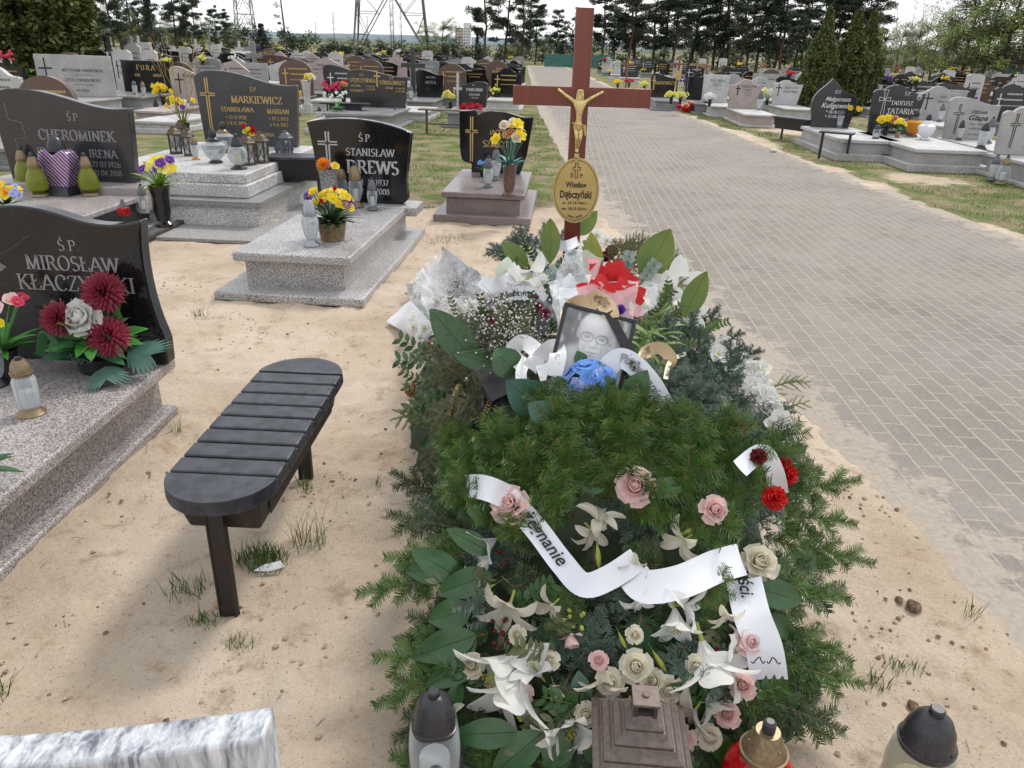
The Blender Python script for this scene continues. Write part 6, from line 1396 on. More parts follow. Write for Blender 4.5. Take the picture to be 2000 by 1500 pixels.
mb = MB(); mb.box(-.014, .014, -.0095, -.0085, -.075, .075); mb.v = [tuple(Matrix.Rotation(R(-40), 4, 'Y') @ Vector(v) + Vector((w - .04, 0, h - .055))) for v in mb.v]; mb.build('mourning_band', SATBLK, pt)
mb = MB(); mb.box(-.012, .012, .008, .012, -h, 0); mb.build('stand', BLACKMET, pt)
# ------------------------------------------------------------------ 11. blue flowers with the white ribbon
bf_ = thing('bouquet', 'bright blue silk hydrangeas with a white ribbon lying in front of the framed portrait', 'bouquet', (.25, 2.3, 0), 0, 'bouquets laid on the new grave')
fl(bf_, 'hydrangea', P_BLUE, P_LBLUE, 1150, 752, 104, .13, k=.8, var=0); fl(bf_, 'hydrangea', P_LBLUE, P_BLUE, 1104, 755, 62, .12, k=.8, var=1); fl(bf_, 'hydrangea', P_BLUE, P_LBLUE, 1160, 785, 60, .10, k=.8, var=2); fl(bf_, 'hydrangea', P_BLUE, P_LBLUE, 1182, 738, 46, .15, k=.8, var=3)
for x, y in [(1140, 712), (1100, 760), (1195, 760), (1110, 715)]: lf(bf_, x, y, x - 14, y - 26, 26, LEAF, .16)
for x, y in [(1150, 725), (1105, 770), (1170, 722)]: fl(bf_, 'gyp', mat('pale_green_bud', (.5, .65, .4), .6), None, x, y, 34, .16)
ribbon(bf_, [hp_(1178, 735, .14), hp_(1192, 712, .17), hp_(1212, 700, .19), hp_(1238, 712, .18), hp_(1272, 750, .15), hp_(1300, 800, .10)], .060, SATIN, text='Pożegnanie', tm=GREYTXT, th=.036, toff=.07)
child_fix(bf_)
# ================================================================== graves that can be told apart
def G(px, pxr, pyt, pyb, zb, kind, stone, label, bed=None, text=None, tm=GREYTXT, cr=None, l=1.7, wb=None, rz=-.05, steps=None, thick=.09, y=None, letters=None, cm=None, group='graves', bev=.008, base=True):
    """headstone between photo columns px..pxr, its top at row pyt and its foot at row pyb (height zb above the ground)"""
    mid = (px + pxr) / 2
    p = at(mid, pyb, zb) if y is None else aty(mid, pyb, y)
    w = (pxr - px) / pxm(p); h = aty(mid, pyt, p.y).z - zb
    c, s = math.cos(rz), math.sin(rz); wb = wb or w * 1.12; yl = l - .22
    loc = (p.x + s * yl, p.y - c * yl, 0)
    tx = [(t_, a * h, b * w, z * h, kw) for t_, a, b, z, kw in text] if text else None
    crr = (cr[0] * w, cr[1] * h, cr[2] * h, cr[3] * w, cr[4], cr[5]) if cr else None
    return grave('grave', label, loc, rz, wb, l, stone, kind, w, h, bed or [G_GREY], tx, tm, crr, sy=yl, base_z=zb, steps=steps, thick=thick, letters=(lambda mb: letters(mb, w, h)) if letters else None, group=group, cmat=cm, bev=bev)
D = dict
sf = D(serif=False)
# left side, near
G(608, 808, 233, 396, .315, 'arch', G_BLACK, 'pale speckled granite grave with an arched black headstone, left of the flower heap', [G_LIGHT],
  [('Ś.P.', .085, .06, .74, {}), ('STANISŁAW', .088, .10, .57, {}), ('DREWS', .155, .12, .36, D(wt=1.25)), ('* 14. 2. 1937', .07, .09, .22, sf), ('+ 12. 8. 2008', .07, .09, .11, sf)], mat('silver_letter', (.42, .43, .45), .45), (-.31, .42, .42, .19, .011, 'double'), l=2.05, wb=.80, rz=-.07,
  steps=((.06, .11, .06), (.245, -.06, .19), (.305, 0, .06)))
kd = [o for o in COL.objects if o.get('label', '').startswith('pale speckled granite grave with an arched')][0]
for c_ in kd.children:
    if c_.name.startswith('headstone'): c_.location.z = .317
mb = MB(); mb.box(-.50, .50, 1.72, 2.06, .235, .312); mb.build('headstone_plinth', G_LIGHT, kd, bevel=.01)
G(896, 1039, 216, 338, .30, 'torn', G_BLACK, 'mauve granite grave with a notched black headstone and gold lettering beside the paved road', [G_MAUVE],
  [('JACEK', .075, .02, .62, D(align='c')), ('SZMIDT', .10, .0, .42, D(wt=1.1))], GOLDTXT, (-.33, .17, .72, .17, .010, 'double'), l=1.55, wb=.82, rz=-.06, steps=((.09, .07, .09), (.235, -.045, .15), (.30, 0, .055)))
tl = G(10, 278, 160, 352, .38, 'wave', G_DARK, 'wide grave with a dark wave topped headstone and an engraved outlined cross at its left', [G_PINKGREY, G_DARK, G_PINKGREY],
  [('Ś.P.', .075, .09, .70, {}), ('CHEROMINEK', .105, .09, .50, D(wt=1.2)), ('IDZI', .085, -.16, .33, {}), ('IRENA', .085, .26, .33, {}), ('* 1.2.1914', .056, -.13, .235, sf), ('* 22.07.1926', .056, .25, .235, sf), ('+ 1991', .056, -.10, .145, sf), ('+ 21.04.2018', .056, .25, .145, sf), ('AVE MARIA', .05, .10, .02, {})], mat('dull_letter', (.22, .22, .23), .5), None, l=2.35, wb=1.45, rz=-.05, steps=((.05, .06, .06), (.255, -.05, .21), (.305, 0, .05)), base=True)
tl[1].location.z = .31
mb = MB(); w_ = 1.30
mb.tube([(-.50, -.001, .72), (-.49, -.001, .58), (-.38, -.001, .56), (-.36, -.001, .42), (-.47, -.001, .42), (-.44, -.001, .05)], .0035, 3); mb.build('engraved_outline', GREYTXT, tl[1])
mb = MB(); mb.box(-.76, .76, 1.9, 2.36, .16, .375); mb.build('headstone_plinth', G_PINKGREY, tl[0], bevel=.01)
mb = MB(); mb.box(-.9, .98, -.30, 2.5, .0, .035); mb.build('kerb_paving', PAVEDARK, tl[0], bevel=.006); mb = MB(); mb.box(.93, 1.0, -.32, 2.5, .035, .065); mb.box(-.9, .93, -.32, -.26, .035, .065); mb.build('kerb', PAVEDARK, tl[0], bevel=.006)
tm_ = G(392, 590, 140, 285, .47, 'wave', granite('dark_speckled_granite', (.014, .014, .015), (.045, .045, .048), (.12, .12, .12), 150, .3, .09), 'stepped grey granite grave with a dark wave topped headstone and gold lettering', [G_WHITE, G_GREY, G_WHITE],
  [('Ś.P.', .052, .08, .74, {}), ('MARKIEWICZ', .095, .10, .58, D(wt=1.1)), ('STANISŁAWA', .062, -.10, .46, {}), ('MARIAN', .066, .30, .45, {}), ('* 13 11 1928', .048, -.12, .36, sf), ('+ 8 11 2005', .048, -.12, .28, sf), ('* 19 3 1923', .048, .30, .36, sf), ('+ 4 6 2013', .048, .30, .28, sf), ('AVE MARIA', .048, .13, .14, {})], GOLDTXT, (-.38, .22, .68, .15, .011, 'double'), l=2.3, wb=1.5, rz=-.05, steps=((.22, .12, .22), (.26, .16, .05), (.38, .0, .12)))
mb = MB(); mb.box(-.72, .72, .05, 2.3, .38, .47); mb.build('upper_slab', G_WHITE, tm_[0], bevel=.012); mb = MB(); mb.box(-1.2, 1.15, -.65, 2.6, 0, .03); mb.build('paving', CONC, tm_[0], bevel=.005)
# left side, further rows
G(680, 797, 137, 209, .33, 'wave', G_DARK, 'double dark grey headstone with a gold cross in the middle and gold lettering', [G_GREY], [('STĘPCZYŃSKA', .105, -.24, .66, D(sx=.85)), ('STRUGOWSCY', .105, .25, .62, D(sx=.85)), ('Ś.P.', .07, -.25, .82, {}), ('Ś.P.', .07, .25, .76, {}), ('HELENA', .06, -.36, .53, {}), ('ADAM', .06, .2, .5, {}), ('KAZIMIERZ', .06, -.34, .40, {}), ('* 14 08 1921', .045, -.12, .53, sf), ('+ 12 05 1994', .045, -.12, .45, sf), ('* 14 06 1931', .045, .38, .50, sf), ('+ 11 02 2001', .045, .38, .42, sf)], GOLDTXT, (0, .55, .42, .11, .014, 'solid'), l=2.2)
G(888, 952, 159, 209, .32, 'wave_right', G_DARK, 'dark headstone with white lettering and a pale stone cross standing at its left edge', [G_GREY], [('PANKANIN', .12, .1, .62, D(sx=.9)), ('BOGDAN', .085, .1, .45, {}), ('* 28.06.1959', .05, .1, .34, sf), ('Ś.P.', .06, .08, .82, {})], WHITETXT, None, l=1.9)
pk = at(893, 210, .3); t = thing('stone_cross', 'slim pale grey stone cross at the left edge of the dark headstone with white lettering', 'cross', (pk.x + .02, pk.y - .12, .0)); cross_stone(.2, 1.05, .055, .05).build('cross', G_WHITE, t, bevel=.004)
G(812, 866, 137, 190, .3, 'wave', G_BLACK, 'black wave topped headstone with faint grey lettering left of the bright yellow flowers', [G_GREY], [('MALINA', .08, .05, .7, {}), ('MIOŁA', .11, .05, .5, {})], GREYTXT, None, l=1.9)
G(948, 993, 117, 172, .35, 'disc', G_BROWN, 'round brown disc headstone with small gold lettering beside the paved road', [G_BROWN], [('ANNA', .07, .08, .66, {}), ('PIETKOWSKA', .08, .08, .55, D(sx=.8)), ('WIESIŃSKA', .08, .08, .44, D(sx=.8)), ('* 21 11 1939', .045, .1, .34, sf)], GOLDTXT, None, l=1.9)
G(897, 957, 135, 172, .3, 'wave_right', G_BLACK, 'black headstone with a row of curved finger shapes on its left shoulder', [G_BROWN], None, GOLDTXT, l=1.8, letters=lambda mb, w, h: fake_lines(mb, w, h, 2))
G(525, 592, 118, 158, .3, 'gable', G_WHITE, 'pale pointed gable headstone with one name, yellow flowers at its right', [G_WHITE], [('Ś.P.', .10, 0, .52, {}), ('WIKTORIA', .13, 0, .28, {})], BLACKTXT, None, l=1.9)
G(515, 598, 108, 146, .3, 'wave', G_BROWN, 'brown wave topped headstone with a gold cross behind the pale gable one', [G_BROWN], None, GOLDTXT, (-.32, .3, .5, .14, .02, 'solid'), l=1.8)
G(595, 682, 114, 176, .3, 'bump', G_ROSE, 'broad rough grey brown headstone with two columns of names', [G_GREY], [('ZENOBI', .07, -.12, .75, {}), ('RZYŁCY', .07, .18, .75, {}), ('KAZIMIERZ', .06, -.22, .62, {}), ('DANUTA', .06, .22, .62, {}), ('* 1921', .05, -.22, .5, sf), ('* 1934', .05, .22, .5, sf)], BLACKTXT, None, l=1.9)
G(708, 756, 107, 142, .3, 'bump', G_BLACK, 'small black bump topped headstone with pale italic names above the double dark one', [G_GREY], None, WHITETXT, l=1.7, letters=lambda mb, w, h: textmesh(mb, 'Myszkowscy', .16 * h, 0, .62 * h, shear=.3, sx=.9) and textmesh(mb, 'Władysław  Halina', .11 * h, 0, .42 * h, sx=.8))
G(756, 795, 107, 150, .3, 'step', G_ROSE, 'rough pinkish grey stepped headstone beside the dark grey stone cross', [G_ROSE], [('SZNYCY', .12, 0, .35, {})], BLACKTXT, None, l=1.7)
G(860, 908, 124, 172, .3, 'rect', G_BLACK, 'plain rectangular black headstone with white lettering right of the stone cross', [G_GREY], [('NIEZGODA', .12, .06, .35, {}), ('JAN', .09, 0, .55, {})], WHITETXT, None, l=1.7)
G(78, 228, 108, 188, .30, 'rect', G_LIGHT, 'wide rectangular pale granite headstone with two black names and a thin black cross', [G_LIGHT], [('MIECZYSŁAW LEWANDOWSKI', .072, .12, .60, D(sx=.88)), ('* 23.5.1924 + 4.9.1995', .042, .12, .50, sf), ('ZOFIA LEWANDOWSKA', .075, .10, .36, D(sx=.95)), ('* 15.10.1926 + 5.10.2002', .042, .1, .27, sf), ('AVE MARIA', .055, .08, .12, {})], BLACKTXT, (-.37, .12, .80, .18, .018, 'solid'), l=2.0)
G(0, 30, 115, 170, .3, 'rect', G_WHITE, 'pale headstone cut by the left edge of the picture', [G_GREY], None, BLACKTXT, l=1.9, letters=lambda mb, w, h: fake_lines(mb, w, h, 4))
G(-12, 42, 94, 150, .3, 'wave_right', G_DARK, 'dark headstone with slanting script at the left edge', [G_GREY], None, WHITETXT, l=1.9, letters=lambda mb, w, h: textmesh(mb, 'Szymańscy', .2 * h, .05, .45 * h, shear=.4))
G(25, 72, 78, 112, .25, 'wave', G_BROWN, 'brown black headstone with an orange cross and gold letters near the large green thuja', [G_BROWN], None, GOLDTXT, (-.33, .35, .5, .2, .02, 'solid'), l=1.9, letters=lambda mb, w, h: fake_lines(mb, w, h, 3, cx=.05))
G(30, 150, 96, 135, .3, 'wave_right', G_DARK, 'long low dark headstone behind the wide pale granite one', [G_GREY], None, GREYTXT, l=1.8)
G(243, 343, 119, 180, .3, 'rect', G_BLACK, 'rectangular black headstone with wide spaced gold letters behind thin yellow branches', [G_GREY], [('FURA', .16, 0, .70, D(sp=.35)), ('JAN', .09, -.2, .5, {}), ('ANNA', .09, .2, .5, {})], GOLDTXT, None, l=2.0)
G(338, 398, 130, 205, .30, 'wave', G_ROSE, 'rose grey wave topped headstone with a thin cross beside the gold lettered dark one', [G_ROSE], None, BLACKTXT, (-.2, .3, .52, .3, .014, 'solid'), l=2.0, letters=lambda mb, w, h: textmesh(mb, 'Rosiak', .13 * h, .12 * w, .72 * h, shear=.3, bold=.001))
G(385, 422, 112, 150, .3, 'rect', G_WHITE, 'small pale square headstone with black letters and yellow flowers on top', [G_GREY], [('ZOFIA', .12, 0, .6, {}), ('GÓRSKA', .14, 0, .35, {})], BLACKTXT, None, l=1.7)
G(432, 500, 116, 150, .3, 'gable', G_ROSE, 'rose grey gable headstone right of the small pale square one', [G_ROSE], [('Ś.P.', .1, 0, .5, {}), ('JÓZEF', .12, 0, .3, {})], BLACKTXT, None, l=1.7)
G(425, 480, 104, 140, .3, 'round', G_BLACK, 'dark arched headstone behind the rose grey gable one', [G_GREY], None, GREYTXT, l=1.7)
G(453, 494, 100, 118, .3, 'rect', mat('white_marble', (.72, .72, .72), .5), 'small white marble tablet headstone with black writing', [G_WHITE], [('ANNA BONCZYK', .2, 0, .4, D(sx=.8))], BLACKTXT, None, l=1.7)
for px, a, b, w_, h_, t_, st_, lb in [(222, 72, 160, .66, 1.6, .16, G_BLACK, 'tall black stone cross with a white figure of Christ behind the wide pale granite headstone'), (808, 93, 182, .72, 1.55, .12, G_DARK, 'tall dark grey stone cross beside the rough pinkish stepped headstone'), (500, 82, 150, .62, 1.5, .16, G_GREY, 'old grey stone cross left of the brown wave topped headstone')]:
    p = at(px, b, .25); t = thing('stone_cross', lb, 'cross', (p.x, p.y, 0)); h_ = aty(px, a, p.y).z; cross_stone(w_, h_, t_, .12).build('cross', st_, t, bevel=.006); mb = MB(); mb.box(-.25, .25, -.12, .2, 0, .25); mb.build('plinth', G_GREY, t, bevel=.01)
    if st_ is G_BLACK:
        mb = MB(); mb.tube([(-.13, -.08, h_ * .68 + .09), (0, -.09, h_ * .68), (.13, -.08, h_ * .68 + .09)], [.008, .014, .008], 5); mb.tube([(0, -.09, h_ * .68 + .07), (0, -.09, h_ * .68), (0, -.09, h_ * .45)], [.02, .026, .012], 6); mb.build('crucifix_figure', mat('white_figure', (.6, .6, .58), .5), t)
t = thing('headstone_column', 'pale stone pillar carrying a yellow bouquet, right of the gold lettered dark headstone', 'pillar', at(602, 222, 0)); mb = MB(); mb.box(-.10, .10, -.1, .1, 0, .22); mb.lathe([(.09, .22), (.075, .26), (.10, .62), (.12, .72), (.13, .76)], 4); mb.build('pillar', G_WHITE, t, bevel=.004)
# right side
RZ = -.06
G(1690, 1790, 166, 262, .34, 'ogee', G_DARK, 'dark headstone with a large flared silver cross, a small oval portrait and grey lettering', [G_LIGHT, G_LIGHT, G_WHITE], [('Ś.P.', .07, .16, .80, {}), ('TADEUSZ', .085, .08, .60, {}), ('TATARUCH', .11, .15, .42, {}), ('* 28.10.1949', .05, .12, .29, sf), ('+ 17.04.2013', .05, .12, .21, sf), ('CZAS PRZEMIJA', .04, -.05, .07, sf)], WHITETXT, None, l=2.7, rz=RZ, steps=((.12, .12, .12), (.28, -.03, .2), (.345, .02, .06)))
th = [o for o in COL.objects if o.get('label', '').startswith('dark headstone with a large flared')][0]
hs_ = [c for c in th.children if c.name.startswith('headstone')][0]
mb = MB()
for a, l_ in ((0, .16), (90, .10), (180, .40), (270, .10)):
    M2 = Matrix.Rotation(R(a), 4, 'Y'); ps = [(-.012, 0), (-.035, l_), (.035, l_), (.012, 0)]
    for i in range(4):
        p_, q_ = Vector(ps[i]), Vector(ps[(i + 1) % 4]); d_ = (q_ - p_).normalized() * .004; n_ = Vector((-d_.y, d_.x))
        mb.add([tuple(M2 @ Vector((v.x, 0, v.y)) + Vector((-.24, -.002, .60))) for v in (p_ - n_, q_ - n_, q_ + n_, p_ + n_)], [(0, 1, 2, 3)])
mb.build('engraved_cross', WHITETXT, hs_)
mb = MB(); disc_(mb, .36, .66, .045, .06, -.003, 20, mi=0); disc_(mb, .36, .66, .036, .05, -.004, 20, mi=1); disc_(mb, .36, .675, .016, .022, -.005, 14, mi=2); disc_(mb, .36, .635, .026, .02, -.0045, 14, mi=3); mb.build('oval_portrait', [P_CREAM, PG[5], PG[3], PG[1]], hs_)
G(1578, 1664, 153, 250, .34, 'flame', G_DARK, 'dark flame shaped headstone with white script, in front of the clipped thujas', [G_LIGHT, G_LIGHT, G_WHITE], None, WHITETXT, None, l=2.5, rz=RZ, steps=((.12, .12, .12), (.28, -.03, .2), (.345, .02, .06)), letters=lambda mb, w, h: (textmesh(mb, 'Ś.P.', .09 * h, .02, .70 * h, shear=.3), textmesh(mb, 'Małgorzata', .12 * h, .05, .55 * h, shear=.35, bold=.001), textmesh(mb, 'Kuligowska', .145 * h, .05, .41 * h, shear=.35, bold=.0015), textmesh(mb, '* 18.10.1961', .08 * h, .05, .30 * h, bold=.001), textmesh(mb, '+ 21.06.2013', .08 * h, .05, .21 * h, bold=.001)))
G(1780, 1862, 168, 235, .33, 'bump', G_LIGHT, 'pale granite bump topped headstone with a thin black cross behind the flared cross one', [G_WHITE], None, BLACKTXT, (-.22, .3, .5, .25, .015, 'solid'), l=2.0, rz=RZ, letters=lambda mb, w, h: (textmesh(mb, 'Szale', .11 * h, .12, .66 * h, shear=.3), textmesh(mb, 'Zygmunt', .11 * h, .14, .53 * h, shear=.3)))
G(1840, 1936, 190, 272, .31, 'wave', G_LIGHT, 'pale speckled headstone with a large black italic name, second from the right edge', [G_WHITE, G_LIGHT, G_WHITE], None, BLACKTXT, (-.28, .12, .72, .22, .012, 'double'), l=2.6, rz=RZ, letters=lambda mb, w, h: (textmesh(mb, 'Elżbieta', .12 * h, .10, .62 * h, shear=.35, bold=.001), textmesh(mb, 'Glapa', .17 * h, .10, .46 * h, shear=.3, bold=.003, sx=1.25), textmesh(mb, '* 4.11.1933', .075 * h, .1, .34 * h, bold=.001), textmesh(mb, '+ 6.06.2012', .075 * h, .1, .24 * h, bold=.001), textmesh(mb, 'Ave Maria', .065 * h, .08, .1 * h, shear=.3)))
G(1940, 2040, 208, 303, .33, 'ogee', G_LIGHT, 'pale speckled headstone with a long outlined cross cut by the right edge of the picture', [G_WHITE, G_LIGHT, G_WHITE], None, BLACKTXT, (-.22, .14, .72, .2, .012, 'double'), l=2.6, rz=RZ, letters=lambda mb, w, h: (textmesh(mb, 'Irena', .17 * h, .16, .50 * h, shear=.3, bold=.002), textmesh(mb, 'Ave Maria', .08 * h, .14, .14 * h, shear=.3)))
G(1422, 1480, 155, 212, .30, 'bump', G_ROSE, 'pinkish headstone with black lettering and a dark ornament, right of the heap of coloured flowers', [G_WHITE, G_ROSE, G_WHITE], [('FUKACZYK', .085, .10, .72, {}), ('JÓZEF', .07, .1, .6, {}), ('* 24.11.1946', .045, .1, .5, sf), ('+ 14.12.2017', .045, .1, .42, sf)], BLACKTXT, (-.25, .45, .34, .16, .016, 'solid'), l=2.4, rz=RZ)
G(1370, 1419, 146, 200, .3, 'rect', G_WHITE, 'flat topped whitish headstone with blue grey lettering behind white flowers in a dark vase', [G_WHITE], [('BOGUMIŁA', .10, .05, .74, D(sx=.9)), ('TRYŚ', .11, .02, .58, {}), ('* 11.10.2009', .045, .1, .44, sf)], mat('slate_letter', (.10, .12, .2), .5), None, l=2.0, rz=RZ)
G(1505, 1562, 157, 205, .3, 'ogee', G_WHITE, 'pale headstone with a thin cross and black italic name left of the clipped thujas', [G_WHITE], [('KRZYSZTOF', .08, .12, .66, D(shear=.2)), ('PALUSZEWSKI', .085, .1, .5, D(shear=.2, sx=.85))], BLACKTXT, (-.3, .35, .5, .2, .015, 'solid'), l=2.0, rz=RZ)
G(1455, 1510, 150, 190, .3, 'bump', G_WHITE, 'pale headstone with small script behind the pinkish one', [G_WHITE], None, BLACKTXT, None, l=2, rz=RZ, letters=lambda mb, w, h: (textmesh(mb, 'Piotr', .12 * h, .1, .66 * h, shear=.3), textmesh(mb, 'Kowalski', .12 * h, .1, .5 * h, shear=.3)))
G(1405, 1452, 144, 188, .3, 'bump', G_LIGHT, 'grey bump topped headstone with a tall thin cross right of the flat topped whitish one', [G_WHITE], None, BLACKTXT, (-.25, .15, .65, .25, .015, 'solid'), l=2, rz=RZ)
G(1268, 1316, 144, 190, .3, 'wave', G_BLACK, 'black wave topped headstone with gold letters near the end of the wooden crossbar', [G_GREY], [('DĄBROWSCY', .13, .06, .55, {})], GOLDTXT, (-.36, .3, .6, .14, .02, 'solid'), l=2, rz=RZ)
G(1340, 1376, 150, 195, .3, 'rect', G_BLACK, 'black rectangular headstone half hidden behind the small dark wooden cross', [G_GREY], None, GREYTXT, None, l=2, rz=RZ)
G(1934, 2010, 150, 182, .3, 'wave', G_BLACK, 'black headstone with large gold name at the right edge under the green fence', [G_GREY], [('CZYŻEWSCY', .14, .05, .62, {}), ('CZESŁAW', .10, .0, .42, {})], GOLDTXT, (-.35, .2, .6, .14, .03, 'solid'), l=2, rz=RZ)
G(1855, 1940, 158, 192, .3, 'step', G_BROWN, 'brown stepped headstone with a cut out cross and bright yellow flowers before it', [G_BROWN], None, GOLDTXT, None, l=2, rz=RZ)
G(1955, 1982, 166, 222, .3, 'tall', G_DARK, 'dark pointed headstone with a white cross beside red flowers at the right edge', [G_GREY], None, GREYTXT, (0, .2, .6, .5, .02, 'double'), l=2, rz=RZ); G(1980, 2030, 172, 222, .3, 'wave_right', G_DARK, 'dark headstone with a bold white cross cut by the right edge', [G_GREY], None, WHITETXT, (-.25, .2, .6, .3, .03, 'solid'), l=2, rz=RZ)
# low flower bed with new flowers, small kerb graves
for px, py, a, lb in [(1310, 215, .9, 'small pale kerb grave with potted flowers left of the heap of coloured flowers'), (1215, 200, .9, 'low pale kerb grave seen just below the wooden crossbar'), (640, 262, .9, 'low grey kerb grave beside the bench with the navy panel'), (800, 238, .9, 'low grey kerb grave left of the rusty rail bench'), (480, 235, .9, 'low grey kerb grave behind the gold lettered dark headstone'), (300, 262, .9, 'low grey kerb grave left of the tall yellow branches')]:
    p = at(px, py, 0); t = thing('grave', lb, 'grave', (p.x, p.y, 0), RZ, 'graves'); slab_parts(t, .8, 1.7, [G_WHITE], ((.1, .03, .1), (.18, -.04, .09), (.22, 0, .05)))
# wooden crosses
def wcross(px, pyt, pyb, m_, lb, plate=None, w=.62):
    p = at(px, pyb, .0); h = aty(px, pyt, p.y).z; t = thing('wooden_cross', lb, 'cross', (p.x, p.y, 0), RZ, 'wooden crosses')
    mb = MB(); mb.box(-.04, .04, -.02, .02, 0, h); mb.build('post', m_, t, bevel=.003); mb = MB(); mb.box(-w / 2, w / 2, -.028, .012, h * .78 - .04, h * .78 + .04); mb.build('crossbar', m_, t, bevel=.003)
    if plate: mb = MB(); mb.box(-.13, .13, -.035, -.028, h * .4, h * .62); mb.build('name_plate', plate, t)
wcross(1320, 108, 186, WOODO, 'reddish wooden cross with a brass plate left of the raw wooden one', PLATE); wcross(1355, 108, 190, mat('raw_wood', (.22, .15, .09), .7, c2=(.32, .23, .15), sc=10), 'raw wooden cross with a black name plate', BLACKMET); wcross(1375, 118, 170, WOODO, 'thin brown wooden cross behind the black rectangular headstone')
wcross(1222, 112, 172, WOODO, 'red brown wooden cross hung with red flowers just right of the big cross'); wcross(1487, 118, 160, WOODO, 'orange brown wooden cross left of the clipped thujas'); wcross(1745, 122, 175, WOODO, 'orange wooden cross with gold flowers right of the clipped thujas', PLATE); wcross(1540, 125, 160, WOODO, 'dark brown wooden cross close to the thuja'); wcross(1878, 130, 172, WOODO, 'orange wooden cross under the green fence'); wcross(1980, 132, 165, WOODO, 'small wooden cross at the right edge by the green fence')
# ================================================================== benches behind
def simple_bench(kind, px, py, label, l_, d_, h_, rz):
    p = at(px, py, 0); t = thing('bench', label, 'bench', (p.x, p.y, 0), rz, 'benches')
    if kind == 'box':
        mb = MB(); mb.box(-l_ / 2, l_ / 2, -d_ / 2, d_ / 2, h_ - .03, h_); mb.build('seat', PLASTIC, t, bevel=.008)
        mb = MB(); q = .04; z1 = h_ - .03; z0 = h_ - .24
        mb.add([(-l_ / 2 + q, -d_ / 2 + .02, z1), (l_ / 2 - q, -d_ / 2 + .02, z1), (l_ / 2 - q, d_ / 2 - .02, z1), (-l_ / 2 + q, d_ / 2 - .02, z1), (-l_ / 2 + q * 2, -d_ / 2 + .05, z0), (l_ / 2 - q * 2, -d_ / 2 + .05, z0), (l_ / 2 - q * 2, d_ / 2 - .05, z0), (-l_ / 2 + q * 2, d_ / 2 - .05, z0)], [(0, 1, 5, 4), (1, 2, 6, 5), (2, 3, 7, 6), (3, 0, 4, 7), (4, 5, 6, 7), (0, 3, 2, 1)]); mb.build('storage_box', BLACKMET, t, bevel=.004)
        for s in (-1, 1): mb = MB(); mb.box(s * l_ * .3 - .02, s * l_ * .3 + .02, -.012, .012, -.1, z0 + .01); mb.build('leg', BLACKMET, t)
    elif kind == 'slat':
        n = 5
        for k in range(n): mb = MB(); y = -d_ / 2 + d_ * (k + .5) / n; mb.box(-l_ / 2, l_ / 2, y - d_ / n * .4, y + d_ / n * .4, h_ - .03, h_); mb.build('slat', PLASTIC, t, bevel=.004)
        for s in (-1, 1): mb = MB(); mb.box(s * l_ * .4 - .02, s * l_ * .4 + .02, -.02, .02, -.1, h_ - .03); mb.build('leg', BLACKMET, t)
    elif kind == 'rail':
        mb = MB(); mb.box(-l_ / 2, l_ / 2, -d_ / 2, d_ / 2, h_ - .025, h_); mb.build('seat', RUST, t, bevel=.003)
        mb = MB(); mb.tube([(-l_ * .38, 0, .18), (l_ * .38, 0, .18)], .015, 6); mb.build('stretcher', RUST, t)
        for s in (-1, 1): mb = MB(); mb.box(s * l_ * .38 - .022, s * l_ * .38 + .022, -.02, .02, -.1, h_ - .02); mb.build('leg', RUST, t)
    elif kind == 'panel':
        for k in range(14): mb = MB(); x = -l_ / 2 + l_ * (k + .5) / 14; mb.box(x - l_ / 34, x + l_ / 34, -d_ / 2, d_ / 2, h_ - .03, h_); mb.build('slat', BLACKMET, t, bevel=.008)
        mb = MB(); mb.box(-l_ * .32, l_ * .32, -d_ * .3, d_ * .3, .02, h_ - .03); mb.build('box', mat('navy_black_panel', (.012, .015, .03), .45), t, bevel=.01)
        for s in (-1, 1): mb = MB(); mb.box(s * l_ * .35 - .015, s * l_ * .35 + .015, -d_ * .35, -d_ * .3, -.05, h_ - .03); mb.build('leg', BLACKMET, t)
    return t
simple_bench('box', 592, 402, 'grey bench with a black box standing against the arched black headstone', .62, .34, .52, R(6))
simple_bench('panel', 677, 247, 'black bench with a navy panel in front of the double dark headstone', 1.0, .34, .47, -.03)
simple_bench('rail', 880, 262, 'rusty brown metal rail bench beside the notched black headstone', 1.25, .28, .46, R(-4))
simple_bench('box', 1545, 275, 'black box bench standing on the grass verge right of the road', .95, .34, .46, R(-62))
simple_bench('slat', 1625, 312, 'small black two legged bench in front of the flame shaped headstone', .55, .26, .46, R(-30))
# ================================================================== lanterns, vases and flowers on the graves
LG = 'lanterns on the graves'; FG = 'flowers on the graves'
def ln(px, py, z, hpx, kind, glass, cap, label, base=None, wax=WAXW, sq=0, seg=16):
    p = at(px, py, z); return lantern(label, p, hpx / pxm(p), kind, glass, cap, base, wax, seg, sq)
ln(78, 382, .31, 82, 'pear', GREENGL, CAPBRZ, 'yellow green glass lantern left of the rainbow lantern', wax=None); ln(178, 380, .31, 80, 'pear', GREENGL, CAPBRZ, 'yellow green glass lantern right of the rainbow lantern', wax=None); ln(55, 366, .31, 78, 'pear', GREENGL, CAPBRZ, 'yellow green glass lantern hidden behind the front green one', wax=None)
HOL = bpy.data.materials.new('rainbow_foil'); HOL.use_nodes = True; t_ = HOL.node_tree; p_ = t_.nodes['Principled BSDF']; p_.inputs['Roughness'].default_value = .25; p_.inputs['Metallic'].default_value = .5
